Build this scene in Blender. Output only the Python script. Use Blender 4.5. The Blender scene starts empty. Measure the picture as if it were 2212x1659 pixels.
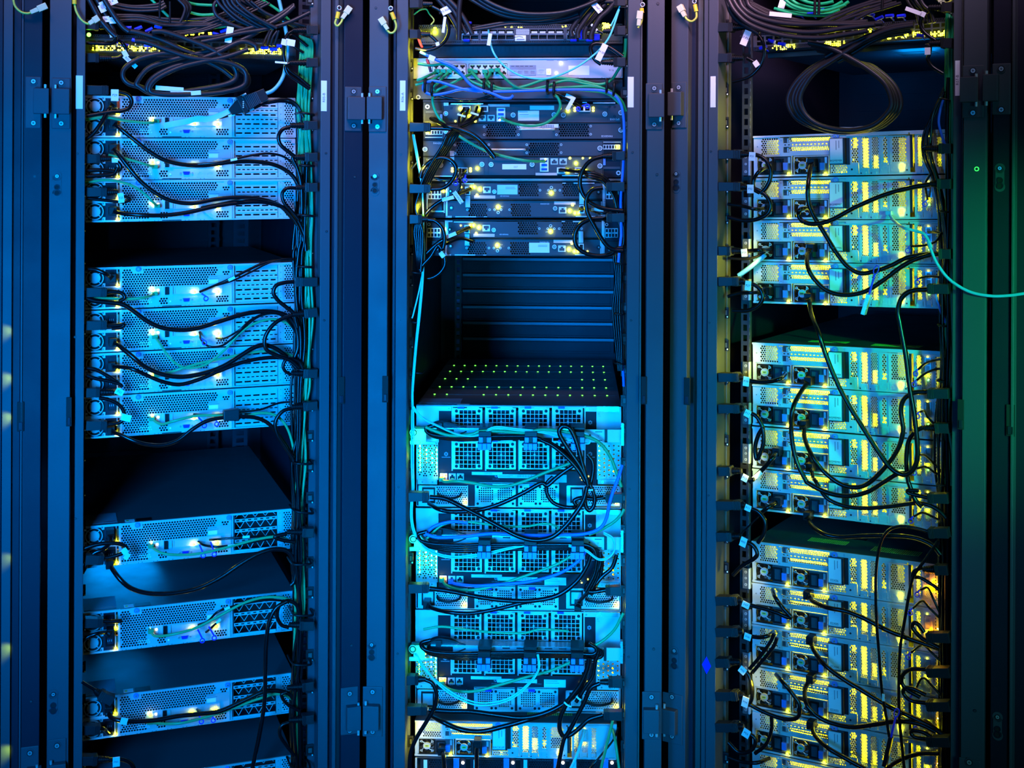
import bpy, math, random
from mathutils import Matrix, Vector
random.seed(7)
sc = bpy.context.scene
COL = sc.collection
PI = math.pi
# ---------------------------------------------------------------- camera model
F, CX, CY, TH, EYE = 2900.0, 1106.0, 391.0, 0.0045, 1.5
C0 = Vector((0, 0, EYE))
def ray(px, py):
    x, y = px - CX, py - CY
    return Vector(((x + TH * y) / F, 1, -(y - TH * x) / F))
class Rack:
    def __init__(s, x, y, deg, roll):
        a = math.radians(deg)
        s.O = Vector((x, y, 0)); s.u = Vector((math.cos(a), math.sin(a), 0)); s.d = Vector((-math.sin(a), math.cos(a), 0))
        s.roll = roll; s.ang = a
    def P(s, px, py, off=0.0):
        r = ray(px, py)
        t = ((s.O - C0).dot(s.d) + off) / r.dot(s.d)
        return C0 + r * t
    def frame(s, px, py, off=0.0, roll=None):
        p = s.P(px, py, off)
        k = s.roll if roll is None else roll
        z = Vector((0, 0, 1))
        u = s.u * math.cos(k) + z * math.sin(k)
        w = z * math.cos(k) - s.u * math.sin(k)
        m = Matrix((u, s.d, w)).transposed().to_4x4()
        m.translation = p
        return m
    def loc(s, px, py, off=0.0):
        v = s.P(px, py, off) - s.O
        return v.dot(s.u), v.z
RL = Rack(-0.8918, 2.802, 18.9, 0.0133)
RC = Rack(-0.2086, 2.937, -2.8, 0.0045)
RR = Rack(0.5189, 2.888, -31.0, 0.0205)
ZOOM = {'A': (0, 0, 2.989), 'B': (0, 500, 2.989), 'C': (0, 1000, 2.517), 'D': (700, 0, 2.989), 'E': (700, 500, 2.989), 'F': (700, 1000, 2.517),
        'G': (1472, 0, 2.989), 'H': (1472, 500, 2.989), 'I': (1472, 1000, 2.517)}
def zp(reg, x, y):
    a, b, s = ZOOM[reg]
    return a + x / s, b + y / s
# ---------------------------------------------------------------- materials
MATS = {}
def mat(name, col, rough=.5, metal=0., emit=None, es=0., bump=0., bscale=900., spec=.5, var=0.):
    m = bpy.data.materials.new(name); m.use_nodes = True
    nt = m.node_tree; b = nt.nodes['Principled BSDF']
    b.inputs['Base Color'].default_value = (*col, 1); b.inputs['Roughness'].default_value = rough; b.inputs['Metallic'].default_value = metal
    b.inputs['Specular IOR Level'].default_value = spec
    if emit:
        b.inputs['Emission Color'].default_value = (*emit, 1); b.inputs['Emission Strength'].default_value = es
    tc = None
    if bump or var:
        tc = nt.nodes.new('ShaderNodeTexCoord'); n = nt.nodes.new('ShaderNodeTexNoise'); n.inputs['Scale'].default_value = bscale; n.inputs['Detail'].default_value = 3
        nt.links.new(tc.outputs['Object'], n.inputs['Vector'])
        if bump:
            bp = nt.nodes.new('ShaderNodeBump'); bp.inputs['Strength'].default_value = bump; bp.inputs['Distance'].default_value = .0004
            nt.links.new(n.outputs['Fac'], bp.inputs['Height']); nt.links.new(bp.outputs['Normal'], b.inputs['Normal'])
        if var:
            n2 = nt.nodes.new('ShaderNodeTexNoise'); n2.inputs['Scale'].default_value = 14; n2.inputs['Detail'].default_value = 5
            nt.links.new(tc.outputs['Object'], n2.inputs['Vector'])
            mr = nt.nodes.new('ShaderNodeMapRange'); mr.inputs['To Min'].default_value = max(0.05, rough - var); mr.inputs['To Max'].default_value = min(1, rough + var)
            nt.links.new(n2.outputs['Fac'], mr.inputs['Value']); nt.links.new(mr.outputs['Result'], b.inputs['Roughness'])
    MATS[name] = m
    return name
mat('powder_coat', (.052, .062, .076), .55, 0, spec=.3, bump=.5, bscale=1400, var=.12)
mat('dark_coat', (.010, .012, .024), .5, 0, spec=.25, bump=.45, bscale=1400, var=.1)
mat('black_void', (.006, .006, .007), .8)
mat('wall_paint', (.012, .013, .016), .9)
mat('steel', (.52, .56, .58), .42, .2, var=.15)
mat('bright_steel', (.75, .78, .80), .25, .6, var=.1)
mat('cover_steel', (.075, .080, .090), .42, 0, var=.12)
mat('lid_steel', (.13, .135, .14), .38, .2, var=.12)
mat('face_grey', (.048, .056, .070), .5, 0, spec=.25, bump=.2, bscale=1200, var=.1)
mat('navy_face', (.008, .011, .020), .5, 0, spec=.2, var=.1)
mat('silver_face', (.46, .47, .50), .4, .2, var=.1)
mat('black_plastic', (.004, .004, .005), .4, 0, spec=.3, bump=.2, bscale=900)
mat('grey_plastic', (.014, .015, .018), .42, 0, spec=.35, bump=.2, bscale=900)
mat('cord_black', (.003, .003, .004), .26, spec=.4)
mat('cord_matte', (.014, .013, .016), .42, spec=.4)
mat('green_jacket', (.008, .36, .125), .35)
mat('blue_jacket', (.02, .16, .75), .35)
mat('sky_jacket', (.10, .40, .80), .35)
mat('aqua_jacket', (.12, .75, .72), .35)
mat('braid', (.15, .5, .55), .5, .3, bump=1., bscale=700)
mat('ribbon_grey', (.72, .68, .72), .5)
mat('paper', (.82, .84, .88), .6)
mat('paper_blue', (.30, .72, .80), .6)
mat('paper_pink', (.75, .50, .42), .6)
mat('ink', (.02, .02, .03), .7)
mat('ink_soft', (.22, .25, .32), .7)
mat('print_white', (.6, .64, .7), .6)
mat('tab_blue', (.015, .03, .85), .35)
mat('knob_blue', (.12, .25, .72), .35)
mat('usb_blue', (.02, .05, .42), .4)
mat('latch_orange', (.80, .16, .06), .45)
mat('sleeve_yellow', (.85, .62, .03), .4)
mat('sleeve_clear', (.62, .66, .40), .35)
mat('wire_yellow', (.55, .62, .08), .4)
mat('red_jacket', (.6, .03, .05), .4)
mat('copper_gold', (.8, .5, .12), .35, .7)
mat('board_green', (.62, .62, .14), .6)
mat('board_gold', (.85, .78, .12), .6)
mat('white_plastic', (.8, .82, .84), .4)
mat('sticker_lime', (.62, .75, .10), .5)
mat('pdu_grey', (.07, .075, .07), .45, 0, bump=.2)
mat('led_yellow', (1, .9, .2), .4, 0, (.92, .98, .004), 60)
mat('led_soft', (1, .9, .2), .4, 0, (.95, .95, .04), 9)
mat('led_white', (1, 1, .9), .4, 0, (1., .95, .65), 12)
mat('led_orange', (1, .5, .1), .4, 0, (1., .30, .0), 60)
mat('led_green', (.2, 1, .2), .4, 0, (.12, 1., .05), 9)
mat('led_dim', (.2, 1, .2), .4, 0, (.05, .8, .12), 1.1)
mat('led_inner', (1, .9, .2), .4, 0, (.95, .85, .0), 1100)
mat('bar_glow', (1, .9, .2), .4, 0, (1., .86, .0), 75)
mat('led_card', (1, .9, .2), .4, 0, (.95, .85, .02), 110)
mat('led_card_green', (.2, 1, .2), .4, 0, (.1, 1., .02), 60)
mat('led_inner_orange', (1, .5, .1), .4, 0, (1., .45, .04), 60)
mat('led_inner_green', (.2, 1, .2), .4, 0, (.1, 1., .08), 26)
# ---------------------------------------------------------------- mesh builder
FONT = {}
def font_polys(txt, size):
    k = (txt, round(size, 5))
    if k not in FONT:
        cu = bpy.data.curves.new('tmp_text', 'FONT'); cu.body = txt; cu.size = size; cu.align_x = 'CENTER'; cu.align_y = 'CENTER'; cu.resolution_u = 2
        ob = bpy.data.objects.new('tmp_text', cu)
        me = bpy.data.meshes.new_from_object(ob)
        FONT[k] = ([v.co.copy() for v in me.vertices], [tuple(p.vertices) for p in me.polygons])
        bpy.data.objects.remove(ob); bpy.data.meshes.remove(me); bpy.data.curves.remove(cu)
    return FONT[k]
MM = .001
class MB:
    def __init__(s, q=None):
        s.v = []; s.f = []; s.m = []; s.sm = []; s.names = []; s.q = q
    def mi(s, m):
        if m not in s.names: s.names.append(m)
        return s.names.index(m)
    def add(s, vs, fs, m, smooth=False):
        b = len(s.v); s.v += [tuple(v) for v in vs]; i = s.mi(m)
        for f in fs:
            s.f.append(tuple(b + k for k in f)); s.m.append(i); s.sm.append(smooth)
    def box(s, x0, x1, y0, y1, z0, z1, m):
        if x0 > x1: x0, x1 = x1, x0
        if z0 > z1: z0, z1 = z1, z0
        if y0 > y1: y0, y1 = y1, y0
        s.add([(x0, y0, z0), (x1, y0, z0), (x1, y1, z0), (x0, y1, z0), (x0, y0, z1), (x1, y0, z1), (x1, y1, z1), (x0, y1, z1)],
              [(0, 1, 5, 4), (1, 2, 6, 5), (2, 3, 7, 6), (3, 0, 4, 7), (4, 5, 6, 7), (3, 2, 1, 0)], m)
    def R(s, a, b, c, d):
        x0, z0 = s.q(a, b); x1 = s.q(c, b)[0]; z1 = s.q(a, d)[1]
        return min(x0, x1), max(x0, x1), min(z0, z1), max(z0, z1)
    def bx(s, a, b, c, d, yf, yb, m):          # a box given by a rectangle on the face, yf..yb millimetres deep
        x0, x1, z0, z1 = s.R(a, b, c, d)
        s.box(x0, x1, yf * MM, yb * MM, z0, z1, m)
    def cyl(s, c, r, y0, y1, m, n=16, r2=None, cap=True):   # axis along y
        x, z = c; r2 = r if r2 is None else r2
        vs = [(x + r * math.cos(2 * PI * k / n), y0, z + r * math.sin(2 * PI * k / n)) for k in range(n)] + \
             [(x + r2 * math.cos(2 * PI * k / n), y1, z + r2 * math.sin(2 * PI * k / n)) for k in range(n)]
        s.add(vs, [(k, (k + 1) % n, n + (k + 1) % n, n + k) for k in range(n)], m, True)
        if cap: s.add(vs[:n], [tuple(range(n))], m); s.add(vs[n:], [tuple(range(n - 1, -1, -1))], m)
    def cy(s, px, py, r, yf, yb, m, n=16, r2=None):
        s.cyl(s.q(px, py), r * MM, yf * MM, yb * MM, m, n, None if r2 is None else r2 * MM)
    def ann(s, px, py, R, r, yf, yb, m, n=24, a0=0., a1=2 * PI):     # flat ring on the face
        x, z = s.q(px, py); full = a1 - a0 > 6.28
        R, r, y0, y1 = R * MM, r * MM, yf * MM, yb * MM
        k1 = n if full else n + 1
        vs = []
        for k in range(k1):
            a = a0 + (a1 - a0) * k / n; c, t = math.cos(a), math.sin(a)
            vs += [(x + r * c, y0, z + r * t), (x + R * c, y0, z + R * t), (x + R * c, y1, z + R * t), (x + r * c, y1, z + r * t)]
        fs = []
        for k in range(n):
            j = (k + 1) % k1
            for e in range(4): fs.append((4 * k + e, 4 * k + (e + 1) % 4, 4 * j + (e + 1) % 4, 4 * j + e))
        s.add(vs, fs, m)
    def screw(s, px, py, r, yf, m='bright_steel'):
        s.cy(px, py, r, yf, yf + 1.5, m, 12); x, z = s.q(px, py); r *= MM
        for a, b in ((.55, .14), (.14, .55)):
            s.box(x - r * a, x + r * a, (yf - .15) * MM, yf * MM + .0002, z - r * b, z + r * b, 'ink')
    def sph(s, c, r, m, n=10, k=6, sy=1.):
        vs = [(c[0], c[1], c[2] + r)]
        for i in range(1, k):
            a = PI * i / k
            vs += [(c[0] + r * math.sin(a) * math.cos(2 * PI * j / n), c[1] + sy * r * math.sin(a) * math.sin(2 * PI * j / n), c[2] + r * math.cos(a)) for j in range(n)]
        vs.append((c[0], c[1], c[2] - r)); e = len(vs) - 1
        fs = [(0, 1 + j, 1 + (j + 1) % n) for j in range(n)]
        for i in range(k - 2):
            for j in range(n):
                a = 1 + i * n + j; b = 1 + i * n + (j + 1) % n
                fs.append((a, a + n, b + n, b))
        fs += [(e, e - n + (j + 1) % n, e - n + j) for j in range(n)]
        s.add(vs, fs, m, True)
    def led(s, px, py, r, m='led_yellow', yf=-1.0):
        x, z = s.q(px, py); s.sph((x, yf * MM, z), r * 1.22 * MM, m, 8, 5, .7)
    def hexs(s, a, b, c, d, pitch, hr, m, ok=None, yf=0., t=1.2, only=False):
        x0, x1, z0, z1 = s.R(a, b, c, d); p = pitch * MM; R = p / math.sqrt(3); rs = p * math.sqrt(3) / 2; h = hr * MM
        y0 = yf * MM; y1 = (yf + t) * MM; nr = int((z1 - z0) / rs) + 3; nc = int((x1 - x0) / p) + 3
        ofx = ((x1 - x0) % p) / 2
        co = [(math.cos(PI / 6 + PI / 3 * k), math.sin(PI / 6 + PI / 3 * k)) for k in range(6)]
        for i in range(-1, nr):
            for j in range(-1, nc):
                cx = x0 + ofx + (j + (.5 if i % 2 else 0)) * p; cz = z1 - R - i * rs
                out = [(min(max(cx + R * u, x0), x1), min(max(cz + R * w, z0), z1)) for u, w in co]
                if max(o[0] for o in out) - min(o[0] for o in out) < 1e-6 or max(o[1] for o in out) - min(o[1] for o in out) < 1e-6: continue
                hole = x0 + h < cx < x1 - h and z0 + h < cz < z1 - h and (ok is None or ok(cx, cz))
                if not hole:
                    s.add([(x, y0, z) for x, z in out], [(5, 4, 3, 2, 1, 0)], m)
                else:
                    inn = [(cx + h * u, cz + h * w) for u, w in co]
                    s.add([(x, y0, z) for x, z in out] + [(x, y0, z) for x, z in inn] + [(x, y1, z) for x, z in inn],
                          [(k, (k + 1) % 6, 6 + (k + 1) % 6, 6 + k) for k in range(6)] + [(6 + k, 6 + (k + 1) % 6, 12 + (k + 1) % 6, 12 + k) for k in range(6)], m)
    def rows(s, a, b, c, d, rws, m, yf=0., t=1.2):      # plate with rectangular openings, rws = [(ytop, ybottom, [(xa, xb), ...])] from top to bottom, face coordinates
        x0, x1, z0, z1 = s.R(a, b, c, d); y0, y1 = yf * MM, (yf + t) * MM; cur = z1
        for ta, tb, hs in rws:
            za, zb = s.q(a, ta)[1], s.q(a, tb)[1]
            if cur - za > 1e-5: s.box(x0, x1, y0, y1, za, cur, m)
            xx = x0
            for ha, hb in hs:
                xa, xb = s.q(ha, ta)[0], s.q(hb, ta)[0]
                if xa > xx: s.box(xx, xa, y0, y1, zb, za, m)
                xx = xb
            if xx < x1: s.box(xx, x1, y0, y1, zb, za, m)
            cur = zb
        if cur > z0: s.box(x0, x1, y0, y1, z0, cur, m)
    def text(s, txt, px, py, size, m, yf=-.3, rot=0., mir=1):
        vs, fs = font_polys(txt, size * MM); x, z = s.q(px, py); c, t = math.cos(rot), math.sin(rot)
        s.add([(x + v.x * c - v.y * t, yf * MM, z + v.x * t + v.y * c) for v in vs], fs, m)
    def tube(s, pts, r, m, n=8, cap=True, r2=None):
        pts = [Vector(p) for p in pts]; N = len(pts)
        if N < 2: return
        T = [(pts[min(i + 1, N - 1)] - pts[max(i - 1, 0)]).normalized() for i in range(N)]
        nrm = T[0].orthogonal().normalized(); vs = []
        for i in range(N):
            nrm = (nrm - T[i] * nrm.dot(T[i]))
            nrm = nrm.normalized() if nrm.length > 1e-9 else T[i].orthogonal().normalized()
            bi = T[i].cross(nrm); rr = r if r2 is None else r + (r2 - r) * i / (N - 1)
            vs += [pts[i] + (nrm * math.cos(2 * PI * k / n) + bi * math.sin(2 * PI * k / n)) * rr for k in range(n)]
        s.add(vs, [(i * n + k, i * n + (k + 1) % n, (i + 1) * n + (k + 1) % n, (i + 1) * n + k) for i in range(N - 1) for k in range(n)], m, True)
        if cap: s.add(vs[:n], [tuple(range(n))], m); s.add(vs[-n:], [tuple(range(n))], m)
    def frus(s, p0, p1, a, b, side, m):        # tapered block from p0 to p1; a, b = (half height, half width) at each end
        p0, p1 = Vector(p0), Vector(p1); ax = (p1 - p0).normalized(); sd = Vector(side); sd = (sd - ax * sd.dot(ax)).normalized(); up = ax.cross(sd)
        vs = []
        for p, (h, w) in ((p0, a), (p1, b)):
            vs += [p + up * h + sd * w, p + up * h - sd * w, p - up * h - sd * w, p - up * h + sd * w]
        s.add(vs, [(0, 1, 2, 3), (7, 6, 5, 4), (0, 4, 5, 1), (1, 5, 6, 2), (2, 6, 7, 3), (3, 7, 4, 0)], m)
    def build(s, name, parent=None, mw=None, bevel=0.):
        me = bpy.data.meshes.new(name); me.from_pydata(s.v, [], s.f)
        for n in s.names: me.materials.append(MATS[n])
        me.polygons.foreach_set('material_index', s.m); me.polygons.foreach_set('use_smooth', s.sm); me.update()
        o = bpy.data.objects.new(name, me); COL.objects.link(o)
        if parent: o.parent = parent
        if mw is not None: o.matrix_world = mw
        if bevel:
            md = o.modifiers.new('edge', 'BEVEL'); md.width = bevel * MM; md.segments = 2; md.limit_method = 'ANGLE'
        return o
def smooth(pts, k=6):
    pts = [Vector(p) for p in pts]
    if len(pts) < 3:
        return [pts[0].lerp(pts[-1], i / k) for i in range(k + 1)]
    P = [pts[0] * 2 - pts[1]] + pts + [pts[-1] * 2 - pts[-2]]; out = []
    for i in range(1, len(P) - 2):
        a, b, c, d = P[i - 1:i + 3]
        for j in range(k):
            t = j / k
            out.append(.5 * ((2 * b) + (c - a) * t + (2 * a - 5 * b + 4 * c - d) * t * t + (3 * b - a - 3 * c + d) * t ** 3))
    out.append(pts[-1])
    return out
def tag(o, label=None, cat=None, group=None, kind=None):
    if label: o['label'] = label
    if cat: o['category'] = cat
    if group: o['group'] = group
    if kind: o['kind'] = kind
    return o
def root(name, m, label, cat, group=None):
    o = bpy.data.objects.new(name, None); o.empty_display_size = .02; COL.objects.link(o); o.matrix_world = m
    return tag(o, label, cat, group)
KIDS = {}
def kids(o):
    return [c for c in bpy.data.objects if c.parent is o]
def copy_tree(o, m=None, label=None, tree=None):
    tree = tree if tree is not None else tree_of(o)
    c = o.copy(); COL.objects.link(c)
    if m is not None: c.matrix_world = m
    if label: c['label'] = label
    for ch, sub in tree:
        d = copy_tree(ch, tree=sub); d.parent = c
    return c
def tree_of(o):
    return [(k, tree_of(k)) for k in kids(o)]
def face(rack, px, py, off=0., roll=None):
    M = rack.frame(px, py, off, roll); Mi = M.inverted()
    def q(a, b, o=off):
        v = Mi @ rack.P(a, b, o); return v.x, v.z
    q.M = M
    return q
# ---------------------------------------------------------------- shared hardware pieces (all sizes in face coordinates of a reference unit)
def chassis(q, a, b, c, d, depth, top='cover_steel', wall='cover_steel', inner='black_void', shade_sheet=45):
    m = MB(q); x0, x1, z0, z1 = m.R(a, b, c, d); D = depth; t = .0012
    m.box(x0, x1, .001, D, z1 - t, z1, top); m.box(x0, x1, .001, D, z0, z0 + t, wall)
    m.box(x0, x0 + t, .001, D, z0 + t, z1 - t, wall); m.box(x1 - t, x1, .001, D, z0 + t, z1 - t, wall)
    if shade_sheet: m.box(x0 + t, x1 - t, shade_sheet * MM, shade_sheet * MM + .002, z0 + t, z1 - t, inner)  # black sheet stands in for the dark interior behind the holes
    return m
def port(q, a, b, c, d, name='network_port', frame='steel', parent=None, up=True, blue=False, dep=-.8):
    m = MB(q); w = (c - a); h = (d - b)
    m.rows(a, b, c, d, [(b + h * .18, b + h * .42, [(a + w * .34, c - w * .34)]), (b + h * .42, d - h * .14, [(a + w * .14, c - w * .14)])] if up else
           [(b + h * .14, d - h * .42, [(a + w * .14, c - w * .14)]), (d - h * .42, d - h * .18, [(a + w * .34, c - w * .34)])], frame, dep, 3)
    m.bx(a + w * .1, b + h * .1, c - w * .1, d - h * .1, 2.4, 3.4, 'black_void')
    m.bx(a + w * .3, d - h * .28 if up else b + h * .14, c - w * .3, d - h * .14 if up else b + h * .28, 1, 2.2, 'copper_gold')
    return m.build(name, parent)
def usb(q, a, b, c, d, parent, col='usb_blue'):
    m = MB(q); m.rows(a, b, c, d, [(b + 1.2, d - 1.2, [(a + 1.4, c - 1.4)])], 'steel', -.8, 3)
    h = d - b
    m.bx(a + 1.4, b + h * .42, c - 1.4, d - 1.2, .2, 2, col); m.bx(a + 1, b + 1, c - 1, d - 1, 2.4, 3, 'black_void')
    return m.build('usb_port', parent)
def vga(q, cx, cy, w, h, parent):
    m = MB(q); x, z = q(cx, cy); w *= MM; h *= MM
    def D(y0, y1, k, mt):
        vs = [(-w * .42, h * .5), (w * .42, h * .5), (w * .5, h * .38), (w * .38, -h * .42), (w * .3, -h * .5), (-w * .3, -h * .5), (-w * .38, -h * .42), (-w * .5, h * .38)]
        vs = [(x + u * k, z + v * k) for u, v in vs]; n = 8
        m.add([(u, y0, v) for u, v in vs] + [(u, y1, v) for u, v in vs], [tuple(range(7, -1, -1))] + [(i, (i + 1) % n, n + (i + 1) % n, n + i) for i in range(n)], mt)
    D(-.003, .001, 1, 'bright_steel'); D(-.0034, -.0028, .84, 'tab_blue')
    for r in range(3):
        for k in range(5):
            m.cyl((x + (k - 2) * w * .13 + (r % 2) * w * .03, z + (1 - r) * h * .2), .0004, -.0037, -.0033, 'ink', 6)
    for sgn in (-1, 1): m.cyl((x + sgn * w * .72, z), .0022, -.003, .001, 'bright_steel', 6)
    return m.build('video_port', parent)
def led_part(q, px, py, r, m, parent, yf=-1., name='status_light', lab=None):
    b = MB(q); b.led(px, py, r, m, yf); o = b.build(name, parent)
    if lab: o['label'] = lab
    return o
def thumb(q, px, py, r, parent, m='knob_blue', lab=None, dep=-6):
    b = MB(q); b.cy(px, py, r, dep, 0, m, 20); b.ann(px, py, r * 1.12, r * .75, dep + 1.2, dep + 3, m, 20); b.cy(px, py, r * .5, dep - 1, dep, m, 16)
    b.screw(px, py, r * .42, dep - 1.4)
    o = b.build('thumb_screw', parent)
    if lab: o['label'] = lab
    return o
# ---------------------------------------------------------------- left rack: storage servers
LA = face(RL, 183, 206)
def blk(q, z): return z
def fan_guard(q, cx, cy, parent):
    m = MB(q)
    m.cy(cx, cy, 17.2, 3.0, 4.0, 'black_void', 28)
    m.ann(cx, cy, 17.6, 15.8, -1.2, 3, 'steel', 32); m.cy(cx, cy, 11.2, -.6, 1, 'steel', 28)
    x, z = q(cx, cy)
    for k in range(4):
        a = PI / 4 + k * PI / 2; u, w = math.cos(a), math.sin(a)
        m.tube([(x + u * .010, 0, z + w * .010), (x + u * .0165, 0, z + w * .0165)], .0012, 'steel', 6)
    for sx in (-1, 1):
        for sz in (-1, 1): m.screw(cx + 17.5 * sx, cy + 17 * sz, 2.6, -.6)
    return m.build('fan_guard', parent)
def supply_left(q, y0, y1, R, led=True):
    m = MB(q)
    # frame with a round fan opening approximated by a plate around it
    m.bx(183.5, y0, 261, y0 + 3, -.5, 3, 'steel'); m.bx(183.5, y1 - 2.4, 261, y1, -.5, 3, 'steel')
    m.bx(183.5, y0 + 3, 261, y1 - 2, 4.2, 6, 'black_void')
    m.bx(185, y0 + 3, 189.5, y0 + 9, 0, 3, 'steel'); m.bx(222, y0 + 3, 227.5, y0 + 9, 0, 3, 'steel'); m.bx(222, y1 - 9, 227.5, y1 - 2, 0, 3, 'steel'); m.bx(185, y1 - 9, 189.5, y1 - 2, 0, 3, 'steel')
    m.bx(228, y0 + 3, 252, y1 - 3, 0, 4, 'dark_coat'); m.bx(258.5, y0 + 1, 262, y1 - 1, -1.5, 3, 'steel'); m.bx(252, y0 + 3, 254, y1 - 3, 0, 3, 'steel')
    p = m.build('power_supply', R)
    fan_guard(q, 205, (y0 + y1) / 2, p)
    m = MB(q); yc = (y0 + y1) / 2
    m.rows(231, yc - 13, 251, yc + 10, [(yc - 9.5, yc + 6.5, [(234, 248)])], 'black_plastic', -3, 6); m.bx(234, yc - 10, 248, yc + 7, 2.5, 3.5, 'black_void')
    for k in (-1, 0, 1): m.bx(240.4 + k * 4, yc - 3.5, 241.6 + k * 4, yc + 1, -1, 2.5, 'bright_steel')
    m.build('power_inlet', p)
    m = MB(q); m.bx(254, yc - 12, 258.2, yc + 4, -4, 1, 'latch_orange'); m.build('release_latch', p, bevel=.4)
    if led: led_part(q, 254, yc + 17, 2.6, 'led_yellow', p, -1.5)
    return p
def hex_panel_left(q, R, B=False):
    X = lambda px, py: q(px, py)
    def rect(a, b, c, d):
        x0, z1 = q(a, b); x1, z0 = q(c, d); return (x0, x1, z0, z1)
    holes = [rect(264, 210, 470, 253), rect(264, 252, 322, 293), rect(345, 275, 362, 293), rect(467, 277, 494, 293), rect(481, 218, 497, 236), rect(264, 210, 480, 228)]
    solid = [rect(286, 204, 310, 221), rect(483, 204, 500, 225), rect(449, 232, 500, 252), rect(264, 275, 268, 281), rect(466, 230, 482, 236), rect(469, 214, 482, 236)]
    inr = lambda r, x, z: r[0] <= x <= r[1] and r[2] <= z <= r[3]
    ok = lambda x, z: any(inr(r, x, z) for r in holes) and not any(inr(r, x, z) for r in solid)
    m = MB(q); m.hexs(262.5, 212, 500, 294, 5.55, 2.3, 'steel', ok)
    m.bx(262.5, 207.8, 637, 211.8, -2.2, 1.2, 'steel'); m.bx(262, 294, 637, 296.9, -1.8, 1.2, 'steel'); m.bx(261.5, 207, 263.5, 297, -1.8, 1.2, 'steel')
    m.bx(498.5, 212, 501, 294.5, -3, 1.2, 'steel'); m.bx(503, 212, 505.5, 294.5, -3, 1.2, 'steel'); m.bx(500.6, 212, 503.4, 294, 0, 1.2, 'steel')
    m.bx(286, 207.5, 310, 220, -1.6, 0, 'steel'); m.bx(484, 211, 500, 225, -1.6, 0, 'steel')
    for k in range(12): m.screw(268 + (k % 6) * 33 + (k // 6) * 8, 296 if k < 6 else 295.6, 1.1, -2.2)
    for r in range(2):
        for k in range(6): m.cy(303 + k * 4.4 + (r % 2) * 2, 281 + r * 5, 1.6, -.9, 0, 'white_plastic', 8)
    m.build('rear_panel', R)
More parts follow.
